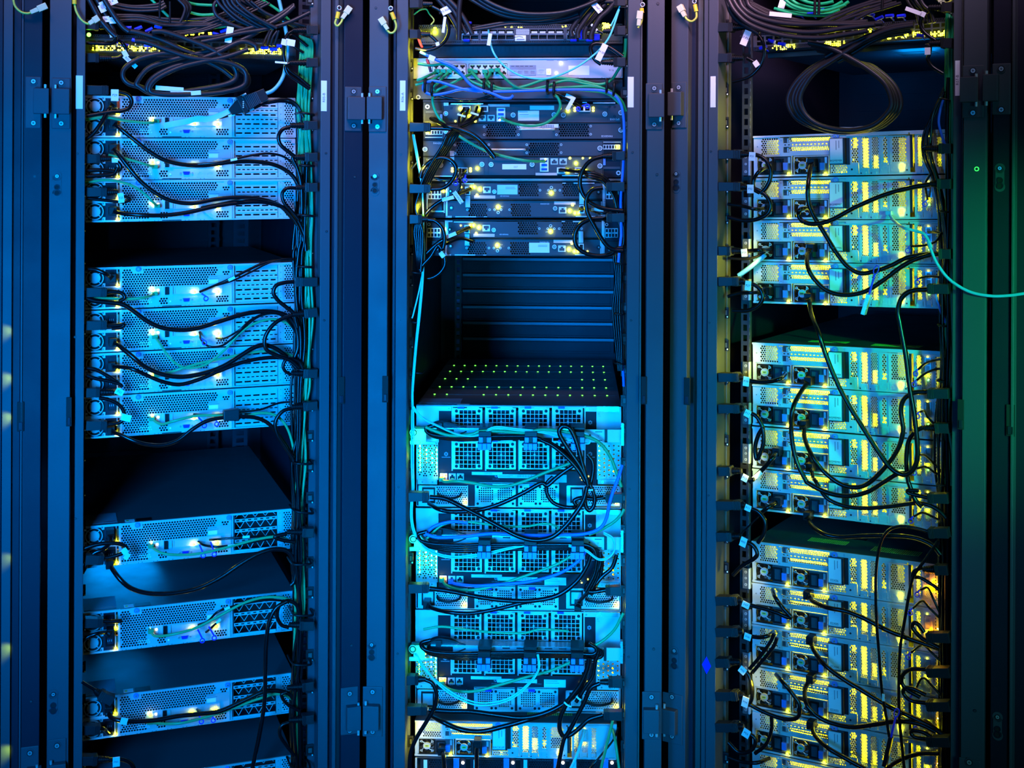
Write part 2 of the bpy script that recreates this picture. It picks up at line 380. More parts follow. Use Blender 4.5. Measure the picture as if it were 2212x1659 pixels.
def server_left(q, B=False):
    R = root('storage_server', q.M, 'x', 'server')
    m = chassis(q, 183.2, 206.4, 638, 297.2, .72, top='cover_steel', wall='dark_coat')
    m.bx(183.5, 206.6, 262, 208.6, -1.5, 1.2, 'steel'); m.bx(183.5, 250.3, 262, 252.4, -1, 3, 'steel'); m.bx(183.5, 295.4, 262, 297, -1.5, 1.2, 'steel')
    m.bx(183.4, 207, 184.6, 297, -1, 3, 'steel')
    m.build('chassis', R)
    supply_left(q, 208.5, 250.5, R); supply_left(q, 252.5, 295.5, R)
    hex_panel_left(q, R)
    thumb(q, 298.5, 213.5, 5, R); thumb(q, 496, 217.5, 5, R)
    # connectors
    o = MB(q)
    o.rows(326, 257, 346, 270.5, [(260, 268, [(329, 336), (337, 344)])], 'steel', -1, 3); o.bx(327, 258, 345, 270, 2, 3, 'black_void'); o.build('network_port', R)
    led_part(q, 329, 259, 2.3, 'led_yellow', R, -2); led_part(q, 341.5, 260, 1.7, 'led_white', R, -1.8)
    usb(q, 327.5, 272.5, 343.5, 280, R); usb(q, 327.5, 281.5, 343.5, 289, R)
    o = MB(q); o.rows(354, 252, 480, 271.5, [(256, 270, [(378, 430), (437, 446), (458, 474)])], 'steel', -2, 3)
    o.bx(356, 254, 364, 271, -7, -1, 'black_plastic'); o.bx(366, 254, 373, 270, -6, -1, 'steel'); o.bx(378, 256, 430, 270, 1, 2, 'silver_face')
    o.hexs(430, 254.5, 480, 262, 2.6, .95, 'steel', None, -2.4, 1); o.bx(436, 262, 447, 270, .5, 2, 'black_void'); o.bx(457, 262, 474, 270, .5, 2, 'black_void')
    o.build('expansion_card', R)
    led_part(q, 419, 268, 2.4, 'led_yellow', R, -2.6); led_part(q, 470, 269, 2.9, 'led_yellow', R, -3.4)
    vga(q, 402.5, 284, 17, 8.2, R); port(q, 424.5, 279.5, 441, 292.5, parent=R); port(q, 446, 279.5, 462.5, 292.5, parent=R)
    o = MB(q); o.cy(368, 286, 2.2, -1.4, 0, 'white_plastic', 14); o.cy(368, 286, 1.1, -1.6, -1.3, 'led_dim', 10); o.build('indicator_button', R)
    o = MB(q); o.bx(450, 233, 498, 252.5, -1.4, -.2, 'silver_face'); o.bx(451, 242.5, 471, 251.5, -1.7, -1.3, 'paper')
    for k, (a, b) in enumerate(((452, 470), (452, 474))): o.bx(a, 235.5 + k * 4, b, 236.7 + k * 4, -1.6, -1.3, 'ink_soft')
    o.build('service_label', R)
    m = MB(q)
    if not B:
        rw = []
        for k in range(7):
            y = 210.4 + 17.6 + k * 9.9
            if k % 2 == 0: rw.append((y - 1.7, y + 1.5, [(510 + j * 18.8, 510 + j * 18.8 + (14 if j < 4 else 11)) for j in range(5)]))
            else: rw.append((y - 1.2, y + 1.0, [(514 + j * 9.95, 514 + j * 9.95 + 6.2) for j in range(9)]))
        m.rows(506, 212, 600, 294.5, rw, 'steel', 4, 1.2)
        for k in range(6): m.bx(507, 210 + 22 + k * 9.9, 600, 210 + 23 + k * 9.9, 2.6, 4, 'steel')
        m.bx(506, 212, 600, 215.5, 0, 4, 'steel')
    else:
        for k, y in enumerate((219, 243.5, 269)):
            pass
        for k, y in enumerate((227, 249, 271)):
            m.rows(502, y - 3, 600, y + 3.5, [(y - 1.4, y + 1.2, [(512 + j * 13, 519 + j * 13) for j in range(7)])], 'steel', 1, 1.2)
        for r, (ya, yb) in enumerate(((212, 224.5), (230.5, 246.5), (252.5, 268.5), (274.5, 293))):
            x = 511.; up = r % 2
            for j in range(8):
                p0 = q(x, ya if up else yb); p1 = q(x + 11, yb if up else ya); up = 1 - up
                m.tube([(p0[0], .012, p0[1]), (p1[0], .012, p1[1])], .0008, 'steel', 5); x += 11
        m.bx(500, 212, 509, 294, .5, 2, 'face_grey'); m.bx(502, 290, 600, 294.5, 0, 2, 'steel')
    m.bx(600.5, 212, 611, 294.5, -1, 1.5, 'steel')
    for k in range(6): m.screw(606, 219 + k * 13.6, 1.3, -1.8)
    m.build('riser_panel', R)
    m = MB(q); m.hexs(611.5, 212, 636.5, 294, 5.4, 2.0, 'steel', None); m.bx(636.3, 213, 638, 296.8, -1.5, 1.2, 'steel'); m.bx(629, 212, 637, 222, -3, -.2, 'steel'); m.build('side_vent', R)
    if not B:
        m = MB(q); x, z = q(0, 0)
        m.bx(350, 294.8, 392, 296.6, -2.4, -1.7, 'black_plastic'); m.build('pull_slot', R)
    # stickers on the cover
    if not B: return R
    m = MB(q); z1 = -.0 + .0004
    def top(xa, xb, ya, yb, mt, h=.0003): m.box(xa, xb, ya, yb, 0, h, mt)
    top(.002, .068, .012, .095, 'ink_soft'); top(.083, .103, .004, .024, 'paper'); top(.106, .138, .004, .026, 'black_plastic'); top(.086, .091, .009, .018, 'sleeve_yellow', .0005); top(.040, .064, .018, .022, 'red_jacket', .0005)
    m.build('cover_label', R)
    return R
def hinge_up(q): pass
A0 = server_left(LA)
A0['label'] = 'topmost of the three storage servers under the coiled black cables'; A0['group'] = 'slotted storage servers in the left rack'
treeA = tree_of(A0)
for y, lb in ((298.2, 'middle of the upper three storage servers in the left rack'), (389.6, 'lowest of the upper three storage servers, above an empty bay'),
              (578.3, 'topmost of the four stacked storage servers, its dark lid exposed'), (671.5, 'second from top of the four stacked storage servers in the left rack'),
              (764.5, 'third from top of the four stacked storage servers, behind two crossing cords'), (857.5, 'lowest of the four stacked storage servers, with a velcro tie across it')):
    copy_tree(A0, RL.frame(183, y), lb, treeA)
B0 = server_left(LA, True); B0.matrix_world = RL.frame(181, 1137)
B0['label'] = 'highest of the widely spaced servers with zigzag lattice vents, glowing blue gap below'; B0['group'] = 'lattice vented storage servers in the left rack'
treeB = tree_of(B0)
for x, y, lb in ((179, 1324, 'lattice vented server with two long blue pull tabs hanging below it'), (178, 1510, 'lattice vented server behind the unplugged dangling power cord'),
                 (177, 1697, 'lattice vented server cut off at the bottom edge of the left rack')):
    copy_tree(B0, RL.frame(x, y), lb, treeB)
# ---------------------------------------------------------------- right rack: memory servers, also the backup server at the foot of the centre rack
QC = face(RR, 1627, 294)
def supply_right(q, x0, x1, y0, y1, R):
    # seen from behind: open fan with sticker, inlet, blue lever, light
    m = MB(q); w = x1 - x0
    m.bx(x0, y0, x1, y0 + 1.8, -1, 3, 'steel'); m.bx(x0, y1 - 2.2, x1, y1, -1, 3, 'grey_plastic'); m.bx(x0, y0, x0 + 1.6, y1, -1, 3, 'steel'); m.bx(x1 - 1.6, y0, x1, y1, -1, 3, 'steel')
    m.bx(x0 + 1.5, y0 + 1.5, x1 - 1.5, y1 - 2, 12, 13, 'black_void'); m.bx(x0 + 37, y0 + 1.5, x1 - 1.5, y1 - 2, 1, 3, 'face_grey'); m.bx(x0 + 68, y0 + 2, x0 + 73, y0 + 15, -2, 1, 'bright_steel')
    p = m.build('power_supply', R)
    cx, cy = x0 + 19, (y0 + y1) / 2 - 1; m = MB(q)
    m.ann(cx, cy, 17.8, 16.6, 0, 2, 'black_plastic', 24)
    X, Z = q(cx, cy)
    for k in range(4):
        a = PI / 4 + k * PI / 2; pts = []
        for j in range(4):
            rr = (9 + j * 3.2) * MM; aa = a + (j - 1.5) * .13; pts.append((X + rr * math.cos(aa), 0, Z + rr * math.sin(aa)))
        m.tube(pts, .0009, 'bright_steel', 6); m.screw(cx + 16 * math.cos(a) * 1.02, cy - 16 * math.sin(a) * 1.02, 2.8, -1.5)
    for k in range(7):          # blades
        a = k * 2 * PI / 7
        vs = []
        for rr, da in ((.009, 0), (.016, .25), (.016, .72), (.009, .5)): vs.append((X + rr * math.cos(a + da), .004 + .003 * (da > .4), Z + rr * math.sin(a + da)))
        m.add(vs, [(0, 1, 2, 3)], 'black_plastic')
    m.cy(cx, cy, 8.4, -1, 3, 'silver_face', 24); m.bx(cx - 5, cy - 2.8, cx + 5, cy + 2.8, -1.4, -.9, 'sticker_lime')
    m.bx(cx - 3.4, cy - 1.5, cx + 3.4, cy + .2, -1.6, -1.3, 'ink'); m.bx(cx - 3, cy + 1, cx + 3, cy + 1.6, -1.6, -1.3, 'ink')
    m.build('fan', p)
    m = MB(q); m.rows(x0 + 38, y0 + 6, x0 + 58, y1 - 6, [(y0 + 9, y1 - 9, [(x0 + 41, x0 + 55)])], 'black_plastic', -3, 6); m.bx(x0 + 41, y0 + 9, x0 + 55, y1 - 9, 2.5, 3, 'black_void'); m.build('power_inlet', p)
    m = MB(q); m.bx(x0 + 59, y0 + 14, x0 + 69, y0 + 30, -7, 0, 'knob_blue')
    for k in range(5): m.bx(x0 + 60 + k * 1.9, y0 + 15, x0 + 60.8 + k * 1.9, y0 + 29, -7.5, -6.9, 'knob_blue')
    m.build('release_lever', p, bevel=.4)
    led_part(q, x0 + 70, y1 - 3.5, 2.5, 'led_yellow', p, -2.5)
    return p
def tag_label(q, txt, R):
    m = MB(q); m.bx(1797, 301, 1822.5, 351.5, -12.6, -12, 'paper'); m.bx(1797, 343.5, 1822.5, 351.5, -13, -12.5, 'white_plastic')
    for k in range(2):
        m.bx(1809.2 + k * 6, 304 , 1810.6 + k * 6, 304 + 16 + 4 * (1 - k), -12.9, -12.5, 'ink_soft')
    m.text(txt, 1809.8, 347.4, 5.6 if len(txt) > 6 else 6.5, 'ink', -13.3); return m.build('name_label', R)
def server_mem(q, var=0):
    R = root('rack_server', q.M, 'x', 'server'); g = 'steel'
    m = chassis(q, 1627.3, 294.2, 2083, 382.8, .74, top='lid_steel', wall='face_grey', shade_sheet=70)
    m.bx(1627.5, 294.2, 2083, 298.2, -3, 1, g); m.bx(1628, 297.5, 1643, 337, 0, 1.5, g); m.screw(1636.5, 316.5, 1.6, -1)
    m.bx(1628, 337, 1634, 381, 0, 2, g); m.bx(1628, 378.5, 1797, 382.4, -1.5, 1.5, g)
    # slotted holes in the lid
    for k in range(20): m.box(.105 + k * .0042, .1072 + k * .0042, .055, .085, 0, .0004, 'led_dim' if False else 'board_gold')
    for k in range(24): m.box(.245 + k * .0042, .2472 + k * .0042, .040, .075, 0, .0004, 'board_gold')
    m.box(.17, .215, .11, .125, 0, .0005, 'black_void')
    m.build('chassis', R)
    m = MB(q); m.hexs(1643, 298.5, 1683.5, 337, 5.1, 2.2, g, None); m.bx(1643, 297.5, 1684, 299.3, -1, 1, g); m.build('corner_vent', R)
    m = MB(q)
    m.bx(1684, 298, 1692, 338, -1.5, 2, g); m.cy(1688, 303, 1.5, -2.2, -1.5, 'bright_steel', 10); m.cy(1688, 333, 1.5, -2.2, -1.5, 'bright_steel', 10)
    m.hexs(1704, 297.5, 1793.5, 309.5, 4.75, 2.08, g, None, 1); m.rows(1692, 309.5, 1794, 317.5, [(312.2, 314.4, [(1694.5 + j * 8.1, 1698.6 + j * 8.1) for j in range(12)])], g, -2, 1.5)
    m.hexs(1704, 317.5, 1793.5, 330, 4.75, 2.08, g, None, 1); m.bx(1692, 330, 1794, 337, -.5, 1.5, g); m.bx(1692, 298, 1704.2, 309.5, 2, 3, 'face_grey'); m.bx(1692, 317.5, 1704.2, 330, 2, 3, 'face_grey')
    m.bx(1700, 299, 1703, 309, .5, 2, 'bright_steel'); m.bx(1700, 319, 1703, 329, .5, 2, 'bright_steel')
    m.build('vent_bracket', R)
    supply_right(q, 1634.5, 1711, 337.5, 378.5, R); supply_right(q, 1714, 1791, 337.5, 378.5, R)
    thumb(q, 1807.3, 294.8, 5.8, R)
    m = MB(q); m.bx(1794.5, 299, 1828, 356, -12, 0, 'grey_plastic'); m.bx(1795.5, 300, 1824, 354, -12.2, -11.8, g); m.build('label_holder', R, bevel=.5)
    m = MB(q); m.bx(1794.5, 293, 1836, 300, -.8, 1.2, g); m.hexs(1794, 355.5, 1832, 378, 5.1, 1.9, g, None); m.bx(1832, 356, 1849, 378, -1, 1.5, g); m.cy(1840.5, 366, 2.2, -1.3, -.9, 'ink', 12)
    m.bx(1794, 376, 1850, 379.2, -1.5, 1.5, g); m.bx(1828, 298, 1835.5, 356, -1, 4, 'grey_plastic'); m.build('lower_vent', R)
    # expansion slots
    def slots(m, xs, y0, y1, yb):
        x0 = xs[0][0] - 3; prev = x0
        for (a, b, ya, yb2, p, r) in xs:
            if a - prev > .3: m.bx(prev, y0, a, y1, 0, 1.2, g)
            m.bx(a, y0, b, ya, 0, 1.2, g); m.hexs(a, ya, b, yb2, p, r, g, None); m.bx(a, yb2, b, y1, 0, 1.2, g); prev = b
        return prev
    m = MB(q)
    e = slots(m, [(1838, 1854.5, 296.5, 351.5, 5.0, 2.15), (1861, 1877, 295, 364.5, 3.75, 1.6), (1882, 1898.5, 295, 364.5, 3.75, 1.6), (1905.5, 1918, 295.5, 353, 5.0, 2.15), (1926, 1958, 294.5, 352, 4.95, 2.15)], 293, 375.5, 0)
    m.bx(e, 293, 1965, 375.5, 0, 1.2, g)
    for x in (1857.5, 1879.4, 1901.8, 1922): m.bx(x - 1.5, 297, x + 1.5, 355, -1.6, 0, g)
    for x in (1867, 1889): m.bx(x - 4.5, 371, x + 5, 378, -3, 0, g); m.bx(x - 8, 373, x - 5, 377, -.6, 0, 'ink')
    m.bx(1850, 375.5, 1965, 378.5, -1.4, 1, g); m.bx(1955, 360, 1964.5, 374, -1, 0, g); m.cy(1959.5, 367, 1.8, -1.4, -.9, 'ink', 12)
    m.bx(1829, 289.5, 1963, 294.5, -4, 1, g); m.build('slot_panel', R)
    port(q, 1902, 358.5, 1921.5, 372, parent=R); port(q, 1924, 358.5, 1943.5, 372, parent=R)
    m = MB(q); m.bx(1944.6, 355.5, 1951.5, 366, -2.5, 0, 'led_yellow'); m.build('status_light', R, bevel=1.2)
    m = MB(q); m.bx(1964.5, 291, 1971, 362, 1, 6, 'grey_plastic')
    slots(m, [(1978.5, 1994, 292, 361, 3.8, 1.62), (2000, 2013, 330, 360, 3.0, 1.1), (2022, 2034, 292, 361, 3.8, 1.62)], 289, 372, 0)
    for x in (1997, 2017.5): m.bx(x - 1.5, 293, x + 1.5, 352, -1.6, 0, g)
    m.bx(2034, 289, 2083, 372, 0, 1.2, g)
    for x in (1985, 2008, 2029): m.bx(x - 4.5, 367, x + 5, 373, -3, 0, g)
    m.bx(1965, 372, 2083, 376, -1.4, 1, g); m.bx(1966, 284.5, 2083, 290, -3, 1, g); m.build('slot_panel', R)
    # adapter with cage
    m = MB(q); m.rows(2000, 296, 2013.5, 329, [(299, 311, [(2002.5, 2011)]), (314, 326, [(2002.5, 2011)])], 'bright_steel', -2, 4); m.bx(2001, 297, 2012.5, 328, 2, 3, 'black_void'); m.build('network_adapter', R)
    led_part(q, 2006, 294.5, 1.3, 'led_soft', R, -1.5); led_part(q, 2006, 334, 1.8, 'led_yellow', R, -1.5)
    # circuit boards inside, with lights and glow bars added so the vents look yellow
    for bd in ((1860, 298, 1878, 362, 14, 16, 'board_gold'), (1836, 296, 1856, 320, 22, 24, 'board_gold'), (1645, 302, 1683, 335, 30, 32, 'board_green'), (1700, 298, 1794, 332, 28, 30, 'board_green'), (1882, 335, 1900, 364, 18, 20, 'board_gold'), (1904, 340, 1920, 356, 18, 20, 'board_green'), (1976, 296, 1996, 360, 24, 26, 'board_green'), (1924, 296, 1960, 352, 60, 62, 'board_green'), (2020, 296, 2036, 360, 20, 22, 'board_green'), (1836, 355, 1850, 375, 20, 22, 'board_green'), (1796, 357, 1832, 377, 22, 24, 'board_green')):
        m = MB(q); m.bx(*bd); m.build('circuit_board', R)

    m = MB(q)
    for (x, y, yy, r) in ((1869, 304, 6, 1.4), (1846, 300, 8, 1.4), (1680, 304, 12, 1.4), (1890, 358, 8, 1.8), (1869, 356, 7, 1.8), (1840, 345, 10, 1.6), (1985, 302, 12, 1.8), (1912, 350, 9, 1.5), (2028, 345, 9, 1.6), (1815, 372, 12, 1.6)):
        x_, z_ = q(x, y); m.sph((x_, yy * MM, z_), r * MM, 'led_inner', 8, 5)
    m.build('board_light', R)
    for (xa, ya, xb, yb, yy) in ((1859.5, 300, 1859.5, 362, 6), (1880.6, 300, 1880.6, 362, 7), (1836.6, 300, 1836.6, 350, 9), (1706, 299.5, 1792, 299.5, 18), (1706, 331.5, 1792, 331.5, 18), (1685, 302, 1685, 334, 12), (1976.5, 298, 1976.5, 358, 9), (1920.4, 300, 1920.4, 350, 8)):
        m = MB(q); p0, p1 = q(xa, ya), q(xb, yb); m.tube([(p0[0], yy * MM, p0[1]), (p1[0], yy * MM, p1[1])], .0006, 'bar_glow', 6); m.build('added_glow_bar', R)  # glow bars added to light the boards behind the vents
    m = MB(q)
    if var == 2:
        for (x, y, yy) in ((2005, 318, 6), (2028, 325, 6)):
            x_, z_ = q(x, y); m.sph((x_, yy * MM, z_), .002, 'led_inner_orange', 8, 5)
    elif var != 3:
        x_, z_ = q(2006, 345); m.sph((x_, .006, z_), .0022, 'led_inner_green', 8, 5)
        x_, z_ = q(1990, 330); m.sph((x_, .010, z_), .0018, 'led_inner_green', 8, 5)
    if m.v: m.build('board_light', R)
    return R
M0 = server_mem(QC)
treeM = tree_of(M0)
M0['label'] = 'BIGMEM08 server, topmost in the right rack, just under the hanging cable coil'; M0['group'] = 'BIGMEM servers in the right rack'
tag_label(QC, 'BIGMEM08', M0)
def add_mem(x, y, txt, lb, grp, base=None, tree=None, rack=RR):
    o = copy_tree(base or M0, rack.frame(x, y), lb, tree or treeM); o['group'] = grp
    tag_label(QC, txt, o); return o
for k, y in ((7, 385.2), (6, 475.6), (5, 565.6)):
    add_mem(1626.5, y, 'BIGMEM0%d' % k, 'BIGMEM0%d server of the right rack, upper stack, %s' % (k, {7: 'crossed by a rising power cord', 6: 'between BIGMEM07 and BIGMEM05', 5: 'above the empty bay'}[k]), 'BIGMEM servers in the right rack')
for k, y in ((4, 739.0), (3, 829.0), (2, 920.5), (1, 1011.5)):
    add_mem(1625, y, 'BIGMEM0%d' % k, 'BIGMEM0%d server of the right rack, middle stack, %s' % (k, {4: 'its grey vented lid exposed', 3: 'second from the top', 2: 'third from the top', 1: 'bottom one over a dark gap'}[k]), 'BIGMEM servers in the right rack')
E0 = server_mem(QC, 2); treeE = tree_of(E0); E0.matrix_world = RR.frame(1624, 1167.5)
E0['label'] = 'ESX06 server with orange lit adapter, its lid facing up below a dark gap'; E0['group'] = 'ESX servers in the right rack'; tag_label(QC, 'ESX06', E0)
lo = led_part(QC, 2018, 333, 4.6, 'led_orange', E0, -8, lab='large orange light'); led_part(QC, 2021, 318, 2.4, 'led_orange', E0, -6)
for k, y in ((5, 1257.3), (4, 1347.0), (3, 1437.5), (2, 1528.5), (1, 1619.5)):
    add_mem(1624, y, 'ESX0%d' % k, 'ESX0%d server of the right rack, lowest stack, %s' % (k, {5: 'beside the small orange spark', 4: 'third from the top', 3: 'fourth from the top', 2: 'last but one', 1: 'cut off below'}[k]), 'ESX servers in the right rack', E0, treeE)
    if k == 5: led_part(QC, 2014, 330, 3.2, 'led_orange', [o for o in bpy.data.objects if o.get('label', '').startswith('ESX05')][0], -8, lab='small orange light')
BK = server_mem(QC, 3); BK.name = 'backup_server'; BK.matrix_world = RC.frame(896, 1555) @ Matrix.Diagonal((1.0, 1, .885, 1))
tag(BK, 'BACKUP server at the foot of the centre rack, two fans with lime stickers', 'server'); tag_label(QC, 'BACKUP', BK)
# ---------------------------------------------------------------- room
def structure(name, bmm):
    o = bmm.build(name); o['kind'] = 'structure'; return o
m = MB(); m.box(-4, 4, -1.2, 5, -.1, 0, 'wall_paint'); structure('floor', m)
m = MB(); m.box(-4, 4, -1.2, 5, 2.9, 3.0, 'wall_paint'); structure('ceiling', m)
m = MB(); m.box(-4, 4, 5, 5.1, 0, 2.9, 'wall_paint'); structure('wall_back', m)
m = MB(); m.box(-4.1, -4, -1.2, 5.1, 0, 2.9, 'wall_paint'); structure('wall_left', m)
m = MB(); m.box(4, 4.1, -1.2, 5.1, 0, 2.9, 'wall_paint'); structure('wall_right', m)
m = MB(); m.box(-4.1, 4.1, -1.3, -1.2, 0, 2.9, 'wall_paint'); structure('wall_front', m)
# ---------------------------------------------------------------- rack cabinets: posts, hinged door jambs, side panels, back
HT = 2.12
def rack_root(rk, label):
    M = Matrix((rk.u, rk.d, Vector((0, 0, 1)))).transposed().to_4x4(); M.translation = rk.O
    return root('server_rack', M, label, 'rack', 'tall black server racks')
class RF:            # flat coordinates of a rack at a chosen distance in front of the server faces
    def __init__(s, rk, off): s.rk, s.off = rk, off
    def __call__(s, px, py):
        v = s.rk.loc(px, py, s.off); return v
def vpost(R, rk, x0, x1, off, dep, name, mt='powder_coat', yref=700, bevel=1.2, z1=HT):
    q = RF(rk, off); m = MB()
    a, b = q(x0, yref)[0], q(x1, yref)[0]
    m.box(a, b, off, off + dep, 0, z1, mt)
    return m.build(name, R, bevel=bevel)
def on_face(rk, off):
    q = RF(rk, off)
    m = MB(q); return m, q
def sh(m, off):      # shift a mesh written at y=0 to its distance
    m.v = [(x, y + off, z) for x, y, z in m.v]
def strip_label(R, rk, x0, y0, x1, y1, off, txt, post):
    m, q = on_face(rk, off); m.bx(x0, y0, x1, y1, -.5, 0, 'paper')
    if txt: m.text(txt, (x0 + x1) / 2, (y0 + y1) / 2 + 4, 8, 'ink', -.7, PI / 2)
    sh(m, off); o = m.build('name_strip', R); o['label'] = 'white name strip' + (' reading ' + txt if txt else ''); return o
def hinge(R, rk, off, plate, knuck, pinx, side, ys):
    px0, py0, px1, py1 = plate; kx0, ky0, kx1, ky1 = knuck
    m, q = on_face(rk, off)
    m.bx(px0, py0, px1, py1, -3, 0, 'powder_coat')
    m.bx(kx0, ky0, kx1, ky1, -20, -2, 'powder_coat'); sh(m, off); h = m.build('hinge', R, bevel=1.5)
    for y in (py0 + 11, py1 - 11):
        m, q = on_face(rk, off)
        cx = (px0 + px1) / 2; m.cy(cx, y, 8.2, -4.2, -3, 'powder_coat', 20); m.ann(cx, y, 6, 4.6, -5, -4, 'grey_plastic'); m.screw(cx, y, 4.4, -5.4)
        sh(m, off); m.build('hinge_screw', h)
    m, q = on_face(rk, off)
    z0, z1 = q(pinx, ky0 - 8)[1], q(pinx, ky1 + 9)[1]; x = q(pinx, ky0)[0]
    m.tube([(x, -.012, z0), (x, -.012, z1)], .0028, 'bright_steel', 10)
    sh(m, off); m.build('hinge_pin', h)
def keyhole(R, rk, off, x, y0, y1):
    m, q = on_face(rk, off); w = 9.5
    m.bx(x - w, y0 + w, x + w, y1 - w, -1.1, 0, 'powder_coat'); m.cy(x, y0 + w, w * 1.0, -1.1, 0, 'powder_coat', 20); m.cy(x, y1 - w, w * 1.0, -1.1, 0, 'powder_coat', 20)
    m.ann(x, y0 + w, 5, 3.6, -2, -1, 'grey_plastic'); m.screw(x, y0 + w, 3.4, -2.2)
    m.ann(x, y1 - w * 1.2, 6.4, 4.6, -2.4, -1, 'dark_coat'); m.ann(x, y1 - w * 2.5, 6.0, 4.3, -2.4, -1, 'dark_coat'); m.cy(x, y1 - w * 1.2, 4.5, -1.4, -1, 'black_void'); m.cy(x, y1 - w * 2.5, 4.2, -1.4, -1, 'black_void')
    sh(m, off); m.build('mounting_slot', R)
def dots(R, rk, off, pts, name='panel_screw', mt='grey_plastic', r=3.):
    for x, y in pts:
        m, q = on_face(rk, off); m.ann(x, y, r, r * .6, -1.2, 0, mt, 14); m.screw(x, y, r * .6, -1.3, 'powder_coat'); sh(m, off); o = m.build(name, R)
    return o
def slot(R, rk, off, x0, y0, x1, y1):
    m, q = on_face(rk, off); m.bx(x0, y0, x1, y1, -3, 0, 'black_void'); m.bx(x0 + 3, y0 + (y1 - y0) * .68, x1 - 3, y1 - 3, -5, -3, 'dark_coat')
    sh(m, off); m.build('latch_recess', R, bevel=1.2)
def shell(R, w0, w1, depth=.9, rows=True):
    m = MB(); m.box(w0, w0 + .002, .02, depth, 0, HT, 'dark_coat'); m.build('side_panel', R)
    m = MB(); m.box(w1 - .002, w1, .02, depth, 0, HT, 'dark_coat'); m.build('side_panel', R)
    m = MB(); m.box(w0, w1, depth, depth + .02, 0, HT, 'dark_coat')
    for k in range(46): m.box(w0 + .06, w1 - .06, depth - .004, depth, .05 + k * .04445, .05 + k * .04445 + .036, 'dark_coat')
    m.build('front_panel', R)
    m = MB(); m.box(w0, w1, -.05, depth, HT - .02, HT, 'dark_coat'); m.build('roof', R)
    m = MB(); m.box(w0, w1, -.05, depth, 0, .06, 'dark_coat'); m.build('plinth', R)
def rail(R, x0, x1, y0, y1, name='mounting_rail', mt='dark_coat', zlo=.06, pitch=.01587):
    # upright with square holes
    m = MB(); z = zlo
    m.box(x0, x0 + (x1 - x0) * .25, y0, y1, zlo, HT - .02, mt); m.box(x1 - (x1 - x0) * .25, x1, y0, y1, zlo, HT - .02, mt)
    while z < HT - .03:
        m.box(x0 + (x1 - x0) * .25, x1 - (x1 - x0) * .25, y0, y1, z, z + pitch * .4, mt); z += pitch
    return m.build(name, R)
# ---- left rack
R1 = rack_root(RL, 'server rack at the left with widely spaced storage servers and a green cable bundle')
x = RL.loc(183, 700)[0]
shell(R1, -.09, .50)
FO = -.075
vpost(R1, RL, 163, 182, FO, .044, 'rear_post'); strip_label(R1, RL, 164, 163, 179, 235, FO, '', None)
vpost(R1, RL, 155, 163.5, -.045, .03, 'post_return', 'dark_coat')
vpost(R1, RL, 691, 712, FO, .044, 'rear_post'); strip_label(R1, RL, 693.5, 174, 706, 240, FO, 'R05-B', None)
vpost(R1, RL, 712.5, 721, FO + .012, .04, 'post_return', 'dark_coat'); vpost(R1, RL, 721.5, 729, FO + .002, .03, 'post_return')
PO = -.09
vpost(R1, RL, 105, 152, PO, .04, 'door_jamb'); vpost(R1, RL, 48, 89, PO, .04, 'door_jamb', 'dark_coat'); vpost(R1, RL, 44.5, 48.5, PO - .004, .03, 'jamb_edge', 'powder_coat', bevel=.8)
vpost(R1, RL, 26, 44, PO + .02, .03, 'jamb_return', 'dark_coat'); vpost(R1, RL, 5, 25.5, PO + .01, .03, 'jamb_return'); vpost(R1, RL, -40, 4, PO + .03, .03, 'jamb_return', 'dark_coat')
hinge(R1, RL, PO, (55, 165, 89, 277), (72, 191, 106, 246), 98, 1, 0); hinge(R1, RL, PO, (112, 168, 152, 278), (114.5, 192, 150, 247), 120, 1, 0)
hinge(R1, RL, PO, (45, 1614, 84, 1725), (58, 1655, 90, 1710), 80, 1, 0); hinge(R1, RL, PO, (103, 1598, 143, 1710), (106, 1646, 142, 1700), 110, 1, 0)
keyhole(R1, RL, PO, 123, 371, 428); keyhole(R1, RL, PO, 115, 1490, 1547)
dots(R1, RL, PO, [(75, 381), (67, 1515)]); dots(R1, RL, FO, [(167, 332), (162, 728), (163, 1120)], r=2.4)
slot(R1, RL, PO - .001, 37, 868, 52, 932); slot(R1, RL, PO - .001, 143, 858, 155, 921)
vpost(R1, RL, 741, 781.5, PO, .04, 'door_jamb', 'dark_coat'); vpost(R1, RL, 729.5, 741.5, PO + .02, .03, 'jamb_return', 'black_void')
hinge(R1, RL, PO, (745, 187, 781, 283), (748, 210, 785, 259), 780, 1, 0); hinge(R1, RL, PO, (736, 1486, 773, 1588), (746, 1522, 776, 1574), 772, 1, 0)
dots(R1, RL, PO, [(766, 382), (759, 1394)]); slot(R1, RL, PO - .001, 730, 814, 744, 873); dots(R1, RL, FO, [(704, 331), (700, 692), (705, 500)], r=2.4)
rail(R1, .446, .478, .0, .004); rail(R1, .40, .44, .74, .745, pitch=.02); rail(R1, .345, .375, .85, .855, pitch=.02)
